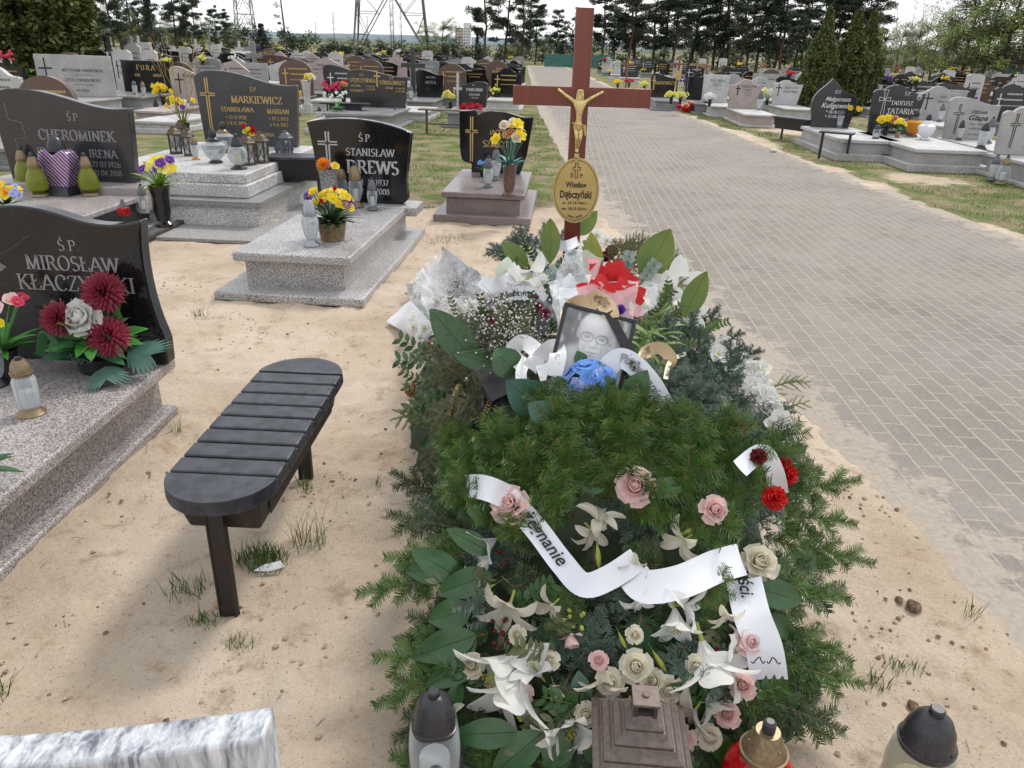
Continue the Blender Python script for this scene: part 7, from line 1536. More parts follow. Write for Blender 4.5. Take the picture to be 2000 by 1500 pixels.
g_ = TN(t_, 'ShaderNodeTexCoord').outputs['Object']; w_ = TN(t_, 'ShaderNodeTexWave', bands_direction='DIAGONAL'); w_.inputs['Scale'].default_value = 4; w_.inputs['Distortion'].default_value = 1.5; t_.links.new(g_, w_.inputs[0]); t_.links.new(ramp(t_, w_.outputs[1], [(0, (.03, .02, .03)), (.15, (.6, .1, .5)), (.35, (.1, .3, .8)), (.5, (.1, .6, .6)), (.65, (.7, .6, .2)), (.8, (.6, .2, .5)), (1, (.03, .03, .05))]), p_.inputs['Base Color'])
p = at(128, 378, .31); hh = 108 / pxm(p); t = thing('grave_lantern', 'heart shaped rainbow foil lantern with a black cap on the dark wave topped headstone grave', 'lantern', p, R(-8), LG, scale=hh)
mb = MB(); mb.lathe([(.34, 0), (.30, .1), (.22, .14)], 4); mb.v = [tuple(Matrix.Rotation(R(45), 4, 'Z') @ Vector(v)) for v in mb.v]; mb.build('base', CAPBLK, t); mb = MB(); mb.prism([(.19, .12), (.27, .45), (.31, .62), (.27, .74), (.16, .78), (.0, .68), (-.16, .78), (-.27, .74), (-.31, .62), (-.27, .45), (-.19, .12)], -.15, .15); mb.build('glass', HOL, t, bevel=.03); mb = MB(); mb.lathe([(.15, .74), (.15, .82), (.13, .9), (.08, .97), (.03, 1)], 18); mb.build('cap', CAPBLK, t)
p = at(243, 420, .31); t = thing('grave_lantern', 'small dark red cube lantern with a grey cone cap', 'lantern', p, R(-20), LG); mb = MB(); mb.box(-.035, .035, -.035, .035, 0, .062); mb.build('glass', REDGL, t, bevel=.006); mb = MB(); mb.lathe([(.03, .062), (.024, .085), (.012, .11), (.010, .122), (.002, .123)], 14); mb.build('cap', CAPGREY, t)
ln(283, 416, .31, 56, 'urn', CLEAR, CAPGREY, 'small cut glass lantern between the red cube lantern and the black vase')
bouquet('purple and yellow silk flowers with variegated leaves in a black stone vase', at(322, 442, .305), [('soft', P_PUR, P_YEL, .028, 5), ('daffodil', P_LYEL, P_YEL, .035, 6), ('daffodil', P_YEL, P_ORG, .03, 3), ('tulip', P_LYEL, None, .016, 1)], 'vase', (leafm('variegated_leaf', (.03, .16, .02), (.30, .42, .04), .4, 40), 14, .13, .035), .13, .07, seed=3, potc=G_BLACK, pr=.05, ph=.20, group=FG, S_=1.55)
bouquet('yellow daffodils and lilac flowers in a black pot behind the hump shaped headstone', at(18, 428, .31), [('daffodil', P_YEL, P_ORG, .04, 4), ('soft', P_LBLUE, P_YEL, .02, 6), ('soft', P_YEL, P_ORG, .018, 6)], 'pot', (LEAF, 16, .12, .03), .10, .10, seed=4, group=FG, ph=.07, S_=1.5)
# dark stepped grave
for a in [(467, 330, 66, 'bulb', CLEAR, CAPBLK, 'round ribbed clear glass lantern with a yellow candle, front of the stepped grave', None, WAX), (422, 318, 66, 'vessel', CLEAR, CAPBLK, 'clear angel shaped glass lantern on the stepped grave'), (383, 312, 46, 'urn', CLEARW, CAPBRZ, 'small bronze capped lantern with an amber foot', AMBER), (440, 298, 60, 'vessel', CLEAR, CAPBRZ, 'heart shaped glass lantern with a bronze dome on the stepped grave')]: ln(a[0], a[1], .47, *a[2:7], base=a[7] if len(a) > 7 else None, wax=a[8] if len(a) > 8 else WAXW)
def house(px, py, z, hpx, m_, label, gl=CLEARW, cat='lantern'):
    p = at(px, py, z); h = hpx / pxm(p); t = thing('house_lantern', label, cat, p, random.uniform(-.3, .3), LG, scale=h); k = 6
    mb = MB(); mb.lathe([(.26, 0), (.26, .05), (.22, .07)], k); mb.build('base', m_, t); mb = MB()
    for i in range(k): a = 2 * PI * i / k; mb.tube([(.22 * math.cos(a), .22 * math.sin(a), .05), (.24 * math.cos(a), .24 * math.sin(a), .7)], .028, 4)
    for i in range(k):
        a, b = 2 * PI * i / k, 2 * PI * (i + 1) / k
        for q in (0, 1): mb.tube([(.23 * math.cos(a if q else b), .23 * math.sin(a if q else b), .12), (.22 * math.cos((a + b) / 2), .22 * math.sin((a + b) / 2), .36), (.23 * math.cos(b if q else a), .23 * math.sin(b if q else a), .62)], .012, 4)
    mb.build('frame', m_, t); mb = MB(); mb.lathe([(.19, .07), (.20, .68)], k); mb.build('glass', gl, t); mb = MB(); mb.lathe([(.30, .68), (.30, .73), (.22, .80), (.20, .86), (.10, .93), (.09, 1), (.02, 1)], k); mb.build('roof', m_, t); return t
DBZ = mat('antique_bronze', (.07, .055, .04), .5, .5, c2=(.14, .10, .06), sc=30)
for a in [(345, 300, 52, DBZ, 'antique bronze lattice lantern leftmost on the stepped grave'), (358, 285, 48, DBZ, 'antique bronze lattice lantern behind the leftmost one'), (372, 304, 50, DBZ, 'antique bronze lattice lantern third from the left on the stepped grave'), (487, 322, 58, DBZ, 'antique bronze lattice lantern behind the round ribbed glass one'), (512, 318, 58, DBZ, 'antique bronze hexagonal lantern right of the red and yellow tulips')]: house(a[0], a[1], .47, *a[2:])
house(559, 340, .26, 68, mat('blue_black_lantern', (.03, .04, .08), .4), 'slim blue black lantern on the lower step of the stepped grave'); house(561, 305, .47, 48, CAPGREY, 'square grey glass lantern with a small figure at the corner of the stepped grave', CLEAR)
bouquet('red and yellow tulips between the bronze lanterns on the stepped grave', at(490, 300, .47), [('tulip', P_RED, None, .022, 7), ('soft', P_YEL, P_ORG, .02, 4)], 'pot', (LEAFG, 8, .08, .02), .12, .05, seed=6, group=FG, ph=.05, S_=1.7)
yb = bouquet('tall bouquet of yellow and purple flowers with long bare yellow branches', at(362, 268, .40), [('soft', P_YEL, P_ORG, .03, 9), ('soft', P_PUR, P_YEL, .025, 5), ('soft', P_WHITE, P_YEL, .03, 4)], 'pot', (LEAFY, 14, .12, .02), .22, .13, seed=7, group=FG, S_=1.5)
mb = MB(); rr = random.Random(3)
for k in range(9):
    a = rr.uniform(-1, 1); pts = [Vector((0, 0, .1))]
    for q in range(7): pts.append(pts[-1] + Vector((a * .05 + rr.uniform(-.03, .03), rr.uniform(-.02, .02), .10)))
    mb.tube(pts, .0024, 4); mb.tube([pts[4], pts[4] + Vector((rr.uniform(-.12, .12), 0, .12))], .0016, 4)
mb.build('bare_branches', mat('yellow_branch', (.30, .22, .05), .6), yb)
# arched black stone
ln(728, 410, .31, 62, 'urn', CLEAR, CAPGREY, 'clear ribbed lantern without a cone, rightmost before the arched black headstone'); ln(696, 404, .31, 84, 'urn', CLEAR, CAPBRZ, 'tallest bronze capped glass lantern before the arched black headstone'); ln(668, 398, .31, 70, 'jar', CLEAR, CAPBRZ, 'bronze capped glass lantern next to the grey stone vase')
ln(609, 480, .305, 96, 'urn', CLEARW, mat('silver_cap', (.32, .34, .38), .3, .6), 'silver grey glass lantern in front of the flower basket', wax=WAXW, seg=20)
bouquet('orange, yellow and purple silk flowers in a tall grey stone vase', at(645, 406, .31), [('mum', P_ORG, None, .05, 1), ('soft', P_YEL, P_ORG, .035, 2), ('soft', P_PUR, None, .035, 2)], 'vase', (LEAF, 3, .06, .01), .06, .05, seed=2, potc=G_GREY, pr=.062, ph=.25, group=FG, S_=1.3)
bouquet('basket of yellow flowers, red tulips and purple blooms with boxwood leaves', at(650, 468, .305), [('soft', P_YEL, P_LYEL, .022, 22), ('tulip', P_RED, None, .017, 4), ('soft', P_PUR, P_YEL, .024, 5), ('daffodil', P_YEL, P_YEL, .024, 4)], 'basket', (leafm('box_leaf', (.02, .06, .015), (.05, .10, .03)), 60, .13, .022), .15, .11, seed=9, potc=mat('brown_wicker', (.16, .10, .05), .7, c2=(.25, .17, .09), sc=50), pr=.065, ph=.08, group=FG, S_=1.6)
# mauve grave
tb_ = bouquet('yellow daffodils and cream roses with teal leaves in a carved brown stone vase', at(994, 384, .30), [('daffodil', P_YEL, P_YEL, .05, 5), ('rose', P_CREAM, None, .030, 6), ('rose', P_PEACH, None, .028, 2)], 'vase', (LEAFT, 26, .13, .038), .30, .13, seed=11, potc=G_BROWN, pr=.06, ph=.26, group=FG, S_=1.2)
mb = MB()
for k in range(14): a = 2 * PI * k / 14; mb.tube([(0, 0, .22), (.05 * math.cos(a), .04 * math.sin(a), .34), (.12 * math.cos(a), .09 * math.sin(a), .46)], .003, 4)
mb.build('stems', LEAF, tb_)
ln(953, 366, .30, 60, 'urn', CLEARW, CAPGREY, 'white glass lantern left of the carved stone vase'); ln(968, 352, .30, 62, 'urn', CLEARW, CAPGREY, 'second white glass lantern behind the first beside the carved stone vase')
bouquet('blue flowers with bright green leaves low before the notched black headstone', at(945, 345, .30), [('soft', P_BLUE, P_WHITE, .025, 5)], 'pot', (LEAFG, 10, .10, .05), .14, .06, seed=13, group=FG, ph=.05)
# middle distance left
bouquet('white callas with dark green leaves before the double dark headstone', at(738, 208, .33), [('tulip', P_WHITE, None, .035, 5), ('lily', P_CREAM, None, .06, 2)], None, (LEAF, 30, .26, .06), .32, .14, seed=14, group=FG)
bouquet('bunch of peach and red flowers in a dark vase left of the double dark headstone', at(672, 205, .2), [('carnation', P_PEACH, None, .06, 5), ('carnation', P_RED, None, .06, 4)], 'vase', (LEAF, 8, .15, .03), .18, .10, seed=15, potc=G_BLACK, pr=.07, ph=.38, group=FG)
bouquet('white blossom and pale green bouquet on the black bench panel', at(660, 215, .35), [('soft', P_WHITE, P_YEL, .04, 14)], None, (LEAFG, 12, .2, .05), .35, .22, seed=16, group=FG)
bouquet('bright yellow bouquet on the pale stone pillar', at(603, 162, .78), [('soft', P_YEL, P_LYEL, .05, 7), ('daisy', P_WHITE, P_YEL, .07, 4)], None, (LEAF, 4, .1, .03), .16, .12, seed=17, group=FG)
bouquet('lemon yellow chrysanthemums in front of the pale stone cross', at(880, 212, .2), [('daisy', P_LYEL, P_YEL, .075, 12)], 'pot', (LEAFD, 16, .16, .03), .28, .2, seed=18, group=FG)
bouquet('red and pink flower row on the grave with white lettering', at(922, 216, .3), [('carnation', P_HOT, None, .06, 9), ('carnation', P_RED, None, .06, 8)], None, (LEAFG, 12, .12, .03), .14, .3, seed=19, group=FG)
bouquet('purple, red and yellow bouquet before the tall black stone cross', at(262, 172, .3), [('soft', P_YEL, P_ORG, .06, 4), ('soft', P_PUR, P_YEL, .06, 5), ('soft', P_DRED, P_YEL, .06, 4), ('soft', P_WHITE, P_YEL, .05, 6)], 'pot', (LEAFG, 16, .22, .05), .25, .2, seed=20, group=FG)
bouquet('golden yellow flowers over dark foliage left of the bare yellow branches', at(320, 205, .3), [('soft', P_YEL, P_LYEL, .06, 16)], 'pot', (leafm('brown_twigs', (.12, .09, .04), (.2, .15, .06)), 30, .25, .02), .3, .22, seed=21, group=FG)
bouquet('green juniper bush in a dark pot left of the wide pale granite headstone', at(68, 165, .3), [], 'pot', (FIR, 80, .35, .03), .3, .2, seed=22, group=FG, pr=.12, ph=.25)
mds = [(415, 112, P_YEL, 'yellow cushion of flowers on top of the small pale square headstone'), (430, 130, P_LYEL, 'pale yellow flowers on the wave of the gold lettered dark headstone'), (845, 172, P_ORG, 'orange flowers with green stems left of a round white lantern'), (862, 166, P_PUR, 'purple and yellow bunch beside the black wave topped headstone'), (855, 148, P_YEL, 'yellow bunch above the black wave topped headstone'), (1000, 145, P_YEL, 'yellow pot of flowers at the left road edge'), (530, 120, P_YEL, 'yellow flowers at the old grey stone cross'), (580, 118, P_RED, 'red and white flowers behind the brown wave topped headstone'), (650, 100, P_LYEL, 'pale yellow flowers in the far rows'), (1405, 180, P_WHITE, 'white flowers in a dark vase before the flat topped whitish headstone')]
for i, (px, py, c_, lb) in enumerate(mds): bouquet(lb, at(px, py + 4, .35), [('soft', c_, P_YEL, .055, 9), ('soft', P_YEL if c_ is not P_WHITE else P_WHITE, P_ORG, .05, 4)], 'pot', (LEAF, 8, .14, .04), .12, .14, seed=30 + i, group=FG, ph=.16 if py > 140 else .08)
k_ = 0
for px, py, h_, kd_ in [(695, 205, 36, 'urn'), (580 + 5, 225, 30, 'bulb'), (625, 235, 26, 'bulb'), (700, 238, 30, 'urn'), (715, 240, 28, 'jar'), (728, 234, 34, 'urn'), (742, 240, 30, 'bulb'), (756, 236, 38, 'jar'), (772, 245, 32, 'urn'), (803, 195, 28, 'urn'), (855, 188, 36, 'bulb'), (830, 188, 30, 'jar'), (265, 185, 26, 'jar'), (282, 188, 28, 'urn'), (308, 232, 36, 'urn')]:
    k_ += 1; ln(px, py, .3 if py < 210 else .02, h_, kd_, CLEARW, (CAPBLK, CAPGREY, CAPBRZ)[k_ % 3], '%s capped white glass lantern, %s in the row before the double dark headstone' % (('black', 'grey', 'bronze')[k_ % 3], ('first', 'second', 'third', 'fourth', 'fifth', 'sixth', 'seventh', 'eighth', 'ninth', 'tenth', 'eleventh', 'twelfth', 'thirteenth', 'fourteenth', 'fifteenth')[k_ - 1]) , seg=10)
house(762, 208, .33, 40, CAPBLK, 'black house lantern with a white candle right of the white callas')
# right side
bouquet('bright yellow daffodils and peach dahlias on the flared cross grave', at(1728, 264, .35), [('daffodil', P_YEL, P_YEL, .075, 5), ('carnation', P_PEACH, None, .07, 3)], 'pot', (LEAF, 10, .14, .04), .22, .15, seed=41, group=FG, ph=.12)
bouquet('yellow and pink flower pot beside the orange glass lantern', at(1752, 268, .35), [('soft', P_YEL, P_YEL, .055, 10), ('soft', P_PINK, P_YEL, .05, 3)], 'pot', (LEAFG, 10, .14, .04), .2, .11, seed=42, group=FG, ph=.10, potc=BRONZE)
bouquet('yellow tulips and one orange flower in a dark vase before the flame shaped headstone', at(1650, 250, .345), [('daffodil', P_YEL, P_YEL, .06, 8), ('soft', P_ORG, P_YEL, .06, 1)], 'vase', (LEAF, 10, .12, .03), .16, .16, seed=43, potc=G_DARK, pr=.075, ph=.28, group=FG, tilt=(.1, 0))
bouquet('red carnations in a dark pot on the pinkish headstone grave', at(1467, 213, .26), [('carnation', P_RED, None, .07, 9)], 'pot', (LEAF, 8, .12, .04), .14, .12, seed=44, group=FG, ph=.08)
bouquet('white and yellow bouquet right of the pinkish headstone', at(1497, 205, .26), [('lily', P_WHITE, None, .07, 6), ('soft', P_LYEL, P_YEL, .06, 6), ('soft', P_WHITE, P_YEL, .06, 8)], 'pot', (LEAFG, 14, .2, .04), .32, .22, seed=45, group=FG, ph=.12)
bouquet('low heap of red, pink, white and peach flowers on a fresh grave by the verge', at(1350, 212, .12), [('carnation', P_HOT, None, .08, 12), ('carnation', P_RED, None, .07, 8), ('rose', P_WHITE, None, .06, 8), ('rose', P_PEACH, None, .07, 8)], None, (LEAF, 30, .2, .05), .16, .5, seed=46, group=FG)
for px, py, c_, lb in [(1385, 205, P_WHITE, 'ball of white chrysanthemums in a black vase by the whitish headstone'), (1310, 200, P_LYEL, 'pale yellow blooms on the small kerb grave'), (1328, 200, P_LYEL, 'second pot of cream blooms on the small kerb grave'), (1206, 170, P_YEL, 'yellow flowers peeping over the wooden crossbar'), (1228, 168, P_RED, 'red flowers peeping over the wooden crossbar'), (1258, 175, P_LYEL, 'lemon flowers at the end of the wooden crossbar'), (1190, 145, P_YEL, 'yellow flowers left of the red wooden cross'), (1280, 180, P_PINK, 'pink and yellow flowers before the black gold lettered headstone'), (1900, 178, P_YEL, 'large yellow cushion before the brown stepped headstone'), (1858, 165, P_YEL, 'yellow bunch above the pale bump topped headstone'), (1940, 195, P_WHITE, 'white bunch right of the brown stepped headstone'), (1962, 218, P_RED, 'red flowered green bush near the right edge'), (1992, 210, P_RED, 'red flowers at the right edge of the picture'), (1745, 150, P_YEL, 'gold flowers at the foot of the orange wooden cross')]:
    bouquet(lb, at(px, py + 3, .3), [('soft', c_, P_YEL, .065, 16)], 'pot', (LEAF, 12, .18, .04), .18, .18, seed=px, group=FG, ph=.14)
for px, py, z, h_, kd_, gl, cp, lb in [(1805, 272, .35, 48, 'vessel', mat('white_ceramic', (.72, .72, .74), .35), mat('white_ceramic', (.7, .7, .7), .35), 'white ceramic heart urn lantern on the flared cross grave'), (1781, 266, .35, 50, 'vessel', AMBER, CAPGREY, 'orange glass lantern with a clear shade on the flared cross grave'), (1614, 248, .345, 32, 'bulb', glassy('blue_white_glass', (.5, .6, .8), .7), CAPGREY, 'round blue white lantern on the flame shaped headstone grave'), (1638, 250, .345, 34, 'jar', CLEARW, CAPGREY, 'white box lantern next to the round blue white one'), (1437, 210, .26, 34, 'urn', mat('white_ceramic', (.7, .7, .7), .35), mat('white_ceramic', (.7, .7, .7), .35), 'white ceramic urn lantern left of the red carnations'), (1482, 218, .26, 38, 'urn', CLEARW, CAPGREY, 'grey white angel figure lantern on the pinkish headstone grave'), (1710, 270, .35, 26, 'dome', CLEAR, CAPBLK, 'small square glass lantern left on the flared cross grave'), (1872, 274, .31, 38, 'urn', CLEARW, CAPBLK, 'slim white lantern with a black foot before the italic lettered headstone'), (1915, 290, .31, 48, 'jar', CLEARW, CAPBLK, 'white lantern with a black foot at the corner of the italic lettered grave'), (1928, 280, .31, 50, 'urn', CLEARW, CAPGREY, 'taller glass lantern behind the corner lantern'), (1835, 238, .33, 34, 'urn', CLEARW, CAPGREY, 'white figure lantern before the bump topped pale headstone'), (1936, 352, .02, 50, 'urn', CLEARW, CAPGREY, 'glass lantern with a grey cap standing on the base by the right edge'), (1955, 358, .02, 54, 'pear', CLEAR, CAPBRZ, 'pear shaped lantern with a gold cap standing on the base by the right edge'), (1912, 250, .33, 34, 'urn', CLEARW, CAPGREY, 'glass lantern behind the italic lettered headstone')]:
    ln(px, py, z, h_, kd_, gl, cp, lb, wax=None if gl is AMBER or 'ceramic' in gl.name else WAXW, seg=14)
p = at(1508, 298, 0); mb = MB(); mb.ball((0, 0, .03), .035, 8, 6); mb.ball((.05, .01, .025), .028, 8, 6); tag(mb.build('foil_litter', mat('silvery_foil', (.72, .73, .75), .22, .35), None, loc=p), 'crumpled silver foil lying on the verge beside the road', 'litter')
# ================================================================== rows of graves further off
random.seed(77)
ORD = ['first', 'second', 'third', 'fourth', 'fifth', 'sixth', 'seventh', 'eighth', 'ninth', 'tenth', 'eleventh', 'twelfth', 'thirteenth', 'fourteenth', 'fifteenth', 'sixteenth', 'seventeenth', 'eighteenth', 'nineteenth', 'twentieth'] + ['%dth' % k for k in range(21, 60)]
taken = [(o.location.x, o.location.y) for o in COL.objects if o.get('category') in ('grave', 'cross', 'bench') and o.location.y > 6]
PR = []
for kd_, nm, st_, tx_, w, h in [('wave', 'wave topped', G_DARK, WHITETXT, 1.0, .8), ('bump', 'bump topped', G_WHITE, BLACKTXT, .85, .8), ('arch', 'arched', G_BLACK, GOLDTXT, .9, .75), ('rect', 'rectangular', G_LIGHT, BLACKTXT, .95, .72), ('gable', 'gabled', G_ROSE, BLACKTXT, .8, .85), ('wave_right', 'wave topped', G_GREY, WHITETXT, 1.0, .8), ('tall', 'tall narrow', G_WHITE, BLACKTXT, .5, 1.0), ('bump', 'bump topped', G_BLACK, GOLDTXT, .9, .8), ('step', 'stepped', G_WHITE, BLACKTXT, .85, .95), ('round', 'round topped', G_BROWN, GOLDTXT, .8, .8), ('ogee', 'curved', G_DARK, WHITETXT, .85, .85), ('flame', 'pointed', G_BLACK, GREYTXT, .75, .95)]:
    cl_ = 'black' if st_ is G_BLACK else 'dark grey' if st_ in (G_DARK,) else 'grey' if st_ is G_GREY else 'brown' if st_ is G_BROWN else 'rose grey' if st_ is G_ROSE else 'pale'
    t, hs = grave('grave', 'x', (0, 0, 0), -.05, w + .15, 1.8, st_, kd_, w, h, [random.choice((G_GREY, G_WHITE))], None, tx_, (-.3 * w, .3 * h, .45 * h, .18 * w, .014, 'solid'), thick=.1, letters=lambda mb: fake_lines(mb, w, h, 3, cx=.07 * w), group='graves', bev=0, base_z=.27)
    PR.append((t, cl_ + ' ' + nm))
def small(kind, col_):
    t = thing('flower_pot' if kind else 'grave_lantern', 'x', 'flowers' if kind else 'lantern', (0, 0, 0), 0, 'flowers on the graves' if kind else 'lanterns on the graves')
    if kind:
        mb = MB(); mb.lathe([(.06, 0), (.09, .14)], 8); mb.build('pot', BLACKMET, t); mb = MB(); rr = random.Random(len(col_.name))
        for k in range(22): d = Vector((rr.gauss(0, .1), rr.gauss(0, .08), .22 + rr.gauss(0, .05))); mb.ball(d, rr.uniform(.025, .05), 6, 4)
        mb.build('flower', col_, t, sharp=10); mb = MB()
        for k in range(14): a = 2 * PI * k / 14; leafmesh(.18, .05, None, .5, n=3, mb=mb, M=orient_leaf(Vector((0, 0, .12)), (math.cos(a), math.sin(a), rr.uniform(.2, 1.2)), (0, 0, 1)))
        mb.build('foliage', LEAF, t)
    else:
        mb = MB(); mb.lathe([(.05, 0), (.05, .02), (.06, .08), (.055, .18), (.04, .2)], 8); mb.build('glass', col_, t); mb = MB(); mb.lathe([(.045, .2), (.04, .26), (.015, .29)], 8); mb.build('cap', CAPBLK, t)
    return t
FP = [(small(1, P_YEL), 'yellow'), (small(1, P_RED), 'red'), (small(1, P_WHITE), 'white'), (small(1, P_LYEL), 'lemon'), (small(1, P_HOT), 'pink'), (small(1, P_PUR), 'purple')]
LP = [(small(0, mat('milk_glass', (.6, .6, .6), .3)), 'white'), (small(0, REDGL), 'red'), (small(0, mat('amber_solid', (.6, .3, .05), .3)), 'amber')]
used = set(); ng = 0
def put_grave(x, y, lab, rz):
    global ng
    k = random.choice((0, 0, 1, 2, 2, 3, 4, 5, 6, 7, 7, 8, 9, 10, 10, 11)); t, nm = PR[k]; sc_ = random.uniform(.9, 1.1)
    lb = '%s headstone, %s' % (nm, lab)
    if k in used: r = dup(t, (x, y - 1.6, ground_z(x, y) - .01), rz, lb, (sc_ * random.uniform(.92, 1.1), 1, sc_))
    else: used.add(k); r = t; t.location = (x, y - 1.6, ground_z(x, y) - .01); t.rotation_euler = (0, 0, rz); t['label'] = lb
    ng += 1
    z = ground_z(x, y) + .25
    if random.random() < .62:
        j = random.choice((0, 0, 0, 1, 2, 3, 3, 4, 5)); f, c_ = FP[j]; lb2 = '%s flowers before the headstone %s' % (c_, lab); l_ = (x + random.uniform(-.3, .3), y - .25, z + (.0 if random.random() < .8 else .62))
        if ('f', j) in used: dup(f, l_, random.uniform(0, 6), lb2, random.uniform(.7, 1.3))
        else: used.add(('f', j)); f.location = l_; f['label'] = lb2
    if random.random() < .5 and y < 45:
        j = random.choice((0, 0, 0, 1, 2)); f, c_ = LP[j]; lb2 = '%s lantern before the headstone %s' % (c_, lab); l_ = (x + random.choice((-1, 1)) * random.uniform(.25, .4), y - random.uniform(.3, .8), z)
        if ('l', j) in used: dup(f, l_, 0, lb2, random.uniform(.8, 1.2))
        else: used.add(('l', j)); f.location = l_; f['label'] = lb2
row = 0; y = 11.5
while y < 64:
    row += 1; sp = 1.5 if y < 40 else 2.3; x = -.55 if y > 24 else (-3.2 if y > 12 else -5.4); i = 0
    while x > -.70 * y - 1:
        if not (y < 19.5 and x > -.6 * y) and not any(abs(x - a) < .95 and abs(y - .9 - b) < 1.5 or (abs(x - a) < 1.0 and 0 < (y - b) < 2.6) for a, b in taken) and random.random() < .9:
            i += 1; put_grave(x + random.uniform(-.15, .15), y + random.uniform(-.15, .15), '%s from the road in the %s row left of it' % (ORD[i - 1], ORD[row - 1]), random.uniform(-.08, -.02))
        x -= sp
    y += 2.55 if y < 38 else 4.8
row = 0; y = 17.5
while y < 68:
    row += 1; sp = 1.6 if y < 38 else 2.7; x = 6.0 + (1.2 if y < 24 else 0); i = 0
    while x < .60 * y + 2.2 and x < 50:
        if not (y < 26 and x < 9.3) and not any(abs(x - a) < 1.0 and abs(y - .9 - b) < 1.6 or (abs(x - a) < 1.0 and 0 < (y - b) < 3.0) for a, b in taken) and random.random() < .88:
            i += 1; put_grave(x + random.uniform(-.15, .15), y + random.uniform(-.15, .15), '%s from the road in the %s row right of it' % (ORD[i - 1], ORD[row - 1]), random.uniform(-.1, -.02))
        x += sp
    y += 2.7 if y < 36 else 5.4
# tall stone crosses among the far rows
for k, (px, a, b, m_) in enumerate([(412, 70, 105, G_GREY), (470, 80, 118, G_WHITE), (302, 72, 104, G_WHITE), (330, 76, 108, G_GREY), (385, 76, 108, G_WHITE), (275, 70, 110, G_WHITE), (262, 70, 112, G_GREY), (435, 82, 112, G_WHITE), (560, 84, 112, G_WHITE), (880, 100, 130, G_GREY), (1245, 112, 135, G_WHITE), (1640, 120, 150, G_WHITE)]):
    p = at(px, b, .25); t = thing('stone_cross', '%s stone cross among the far rows, %s from the left' % ('grey' if m_ is G_GREY else 'pale', ORD[sorted([412, 470, 302, 330, 385, 275, 262, 435, 560, 880, 1245, 1640]).index(px)]), 'cross', (p.x, p.y, 0)); cross_stone(.55, aty(px, a, p.y).z, .14, .12).build('cross', m_, t); mb = MB(); mb.box(-.3, .3, -.2, .2, 0, .3); mb.build('plinth', m_, t)
# ================================================================== trees
def clump(mb, c, r, n, s, rr, mi=0, flat=.7, drop=0):
    for i in range(n):
        d = Vector((rr.gauss(0, 1), rr.gauss(0, 1), rr.gauss(0, 1))).normalized() * r * rr.random() ** .4; d.z *= flat; p = c + d
        a = Vector((rr.uniform(-1, 1), rr.uniform(-1, 1), rr.uniform(-.6, .6) - drop)).normalized() * s * rr.uniform(.6, 1.3); b = a.cross(Vector((rr.uniform(-1, 1), rr.uniform(-1, 1), 1))).normalized() * s * rr.uniform(.3, .6)
        mb.add([p - a, p + b, p + a, p - b], [(0, 1, 2, 3)], mi)
PINE = leafm('pine_foliage', (.026, .044, .026), (.05, .075, .04), .7, .9); PINE2 = leafm('pine_foliage_light', (.03, .045, .022), (.05, .068, .035), .7, .9)
BARK = mat('pine_bark', (.05, .035, .028), .9, c2=(.11, .07, .05), sc=6); BARKB = mat('birch_bark', (.35, .33, .31), .8, c2=(.5, .48, .46), sc=4)
TREES = {}
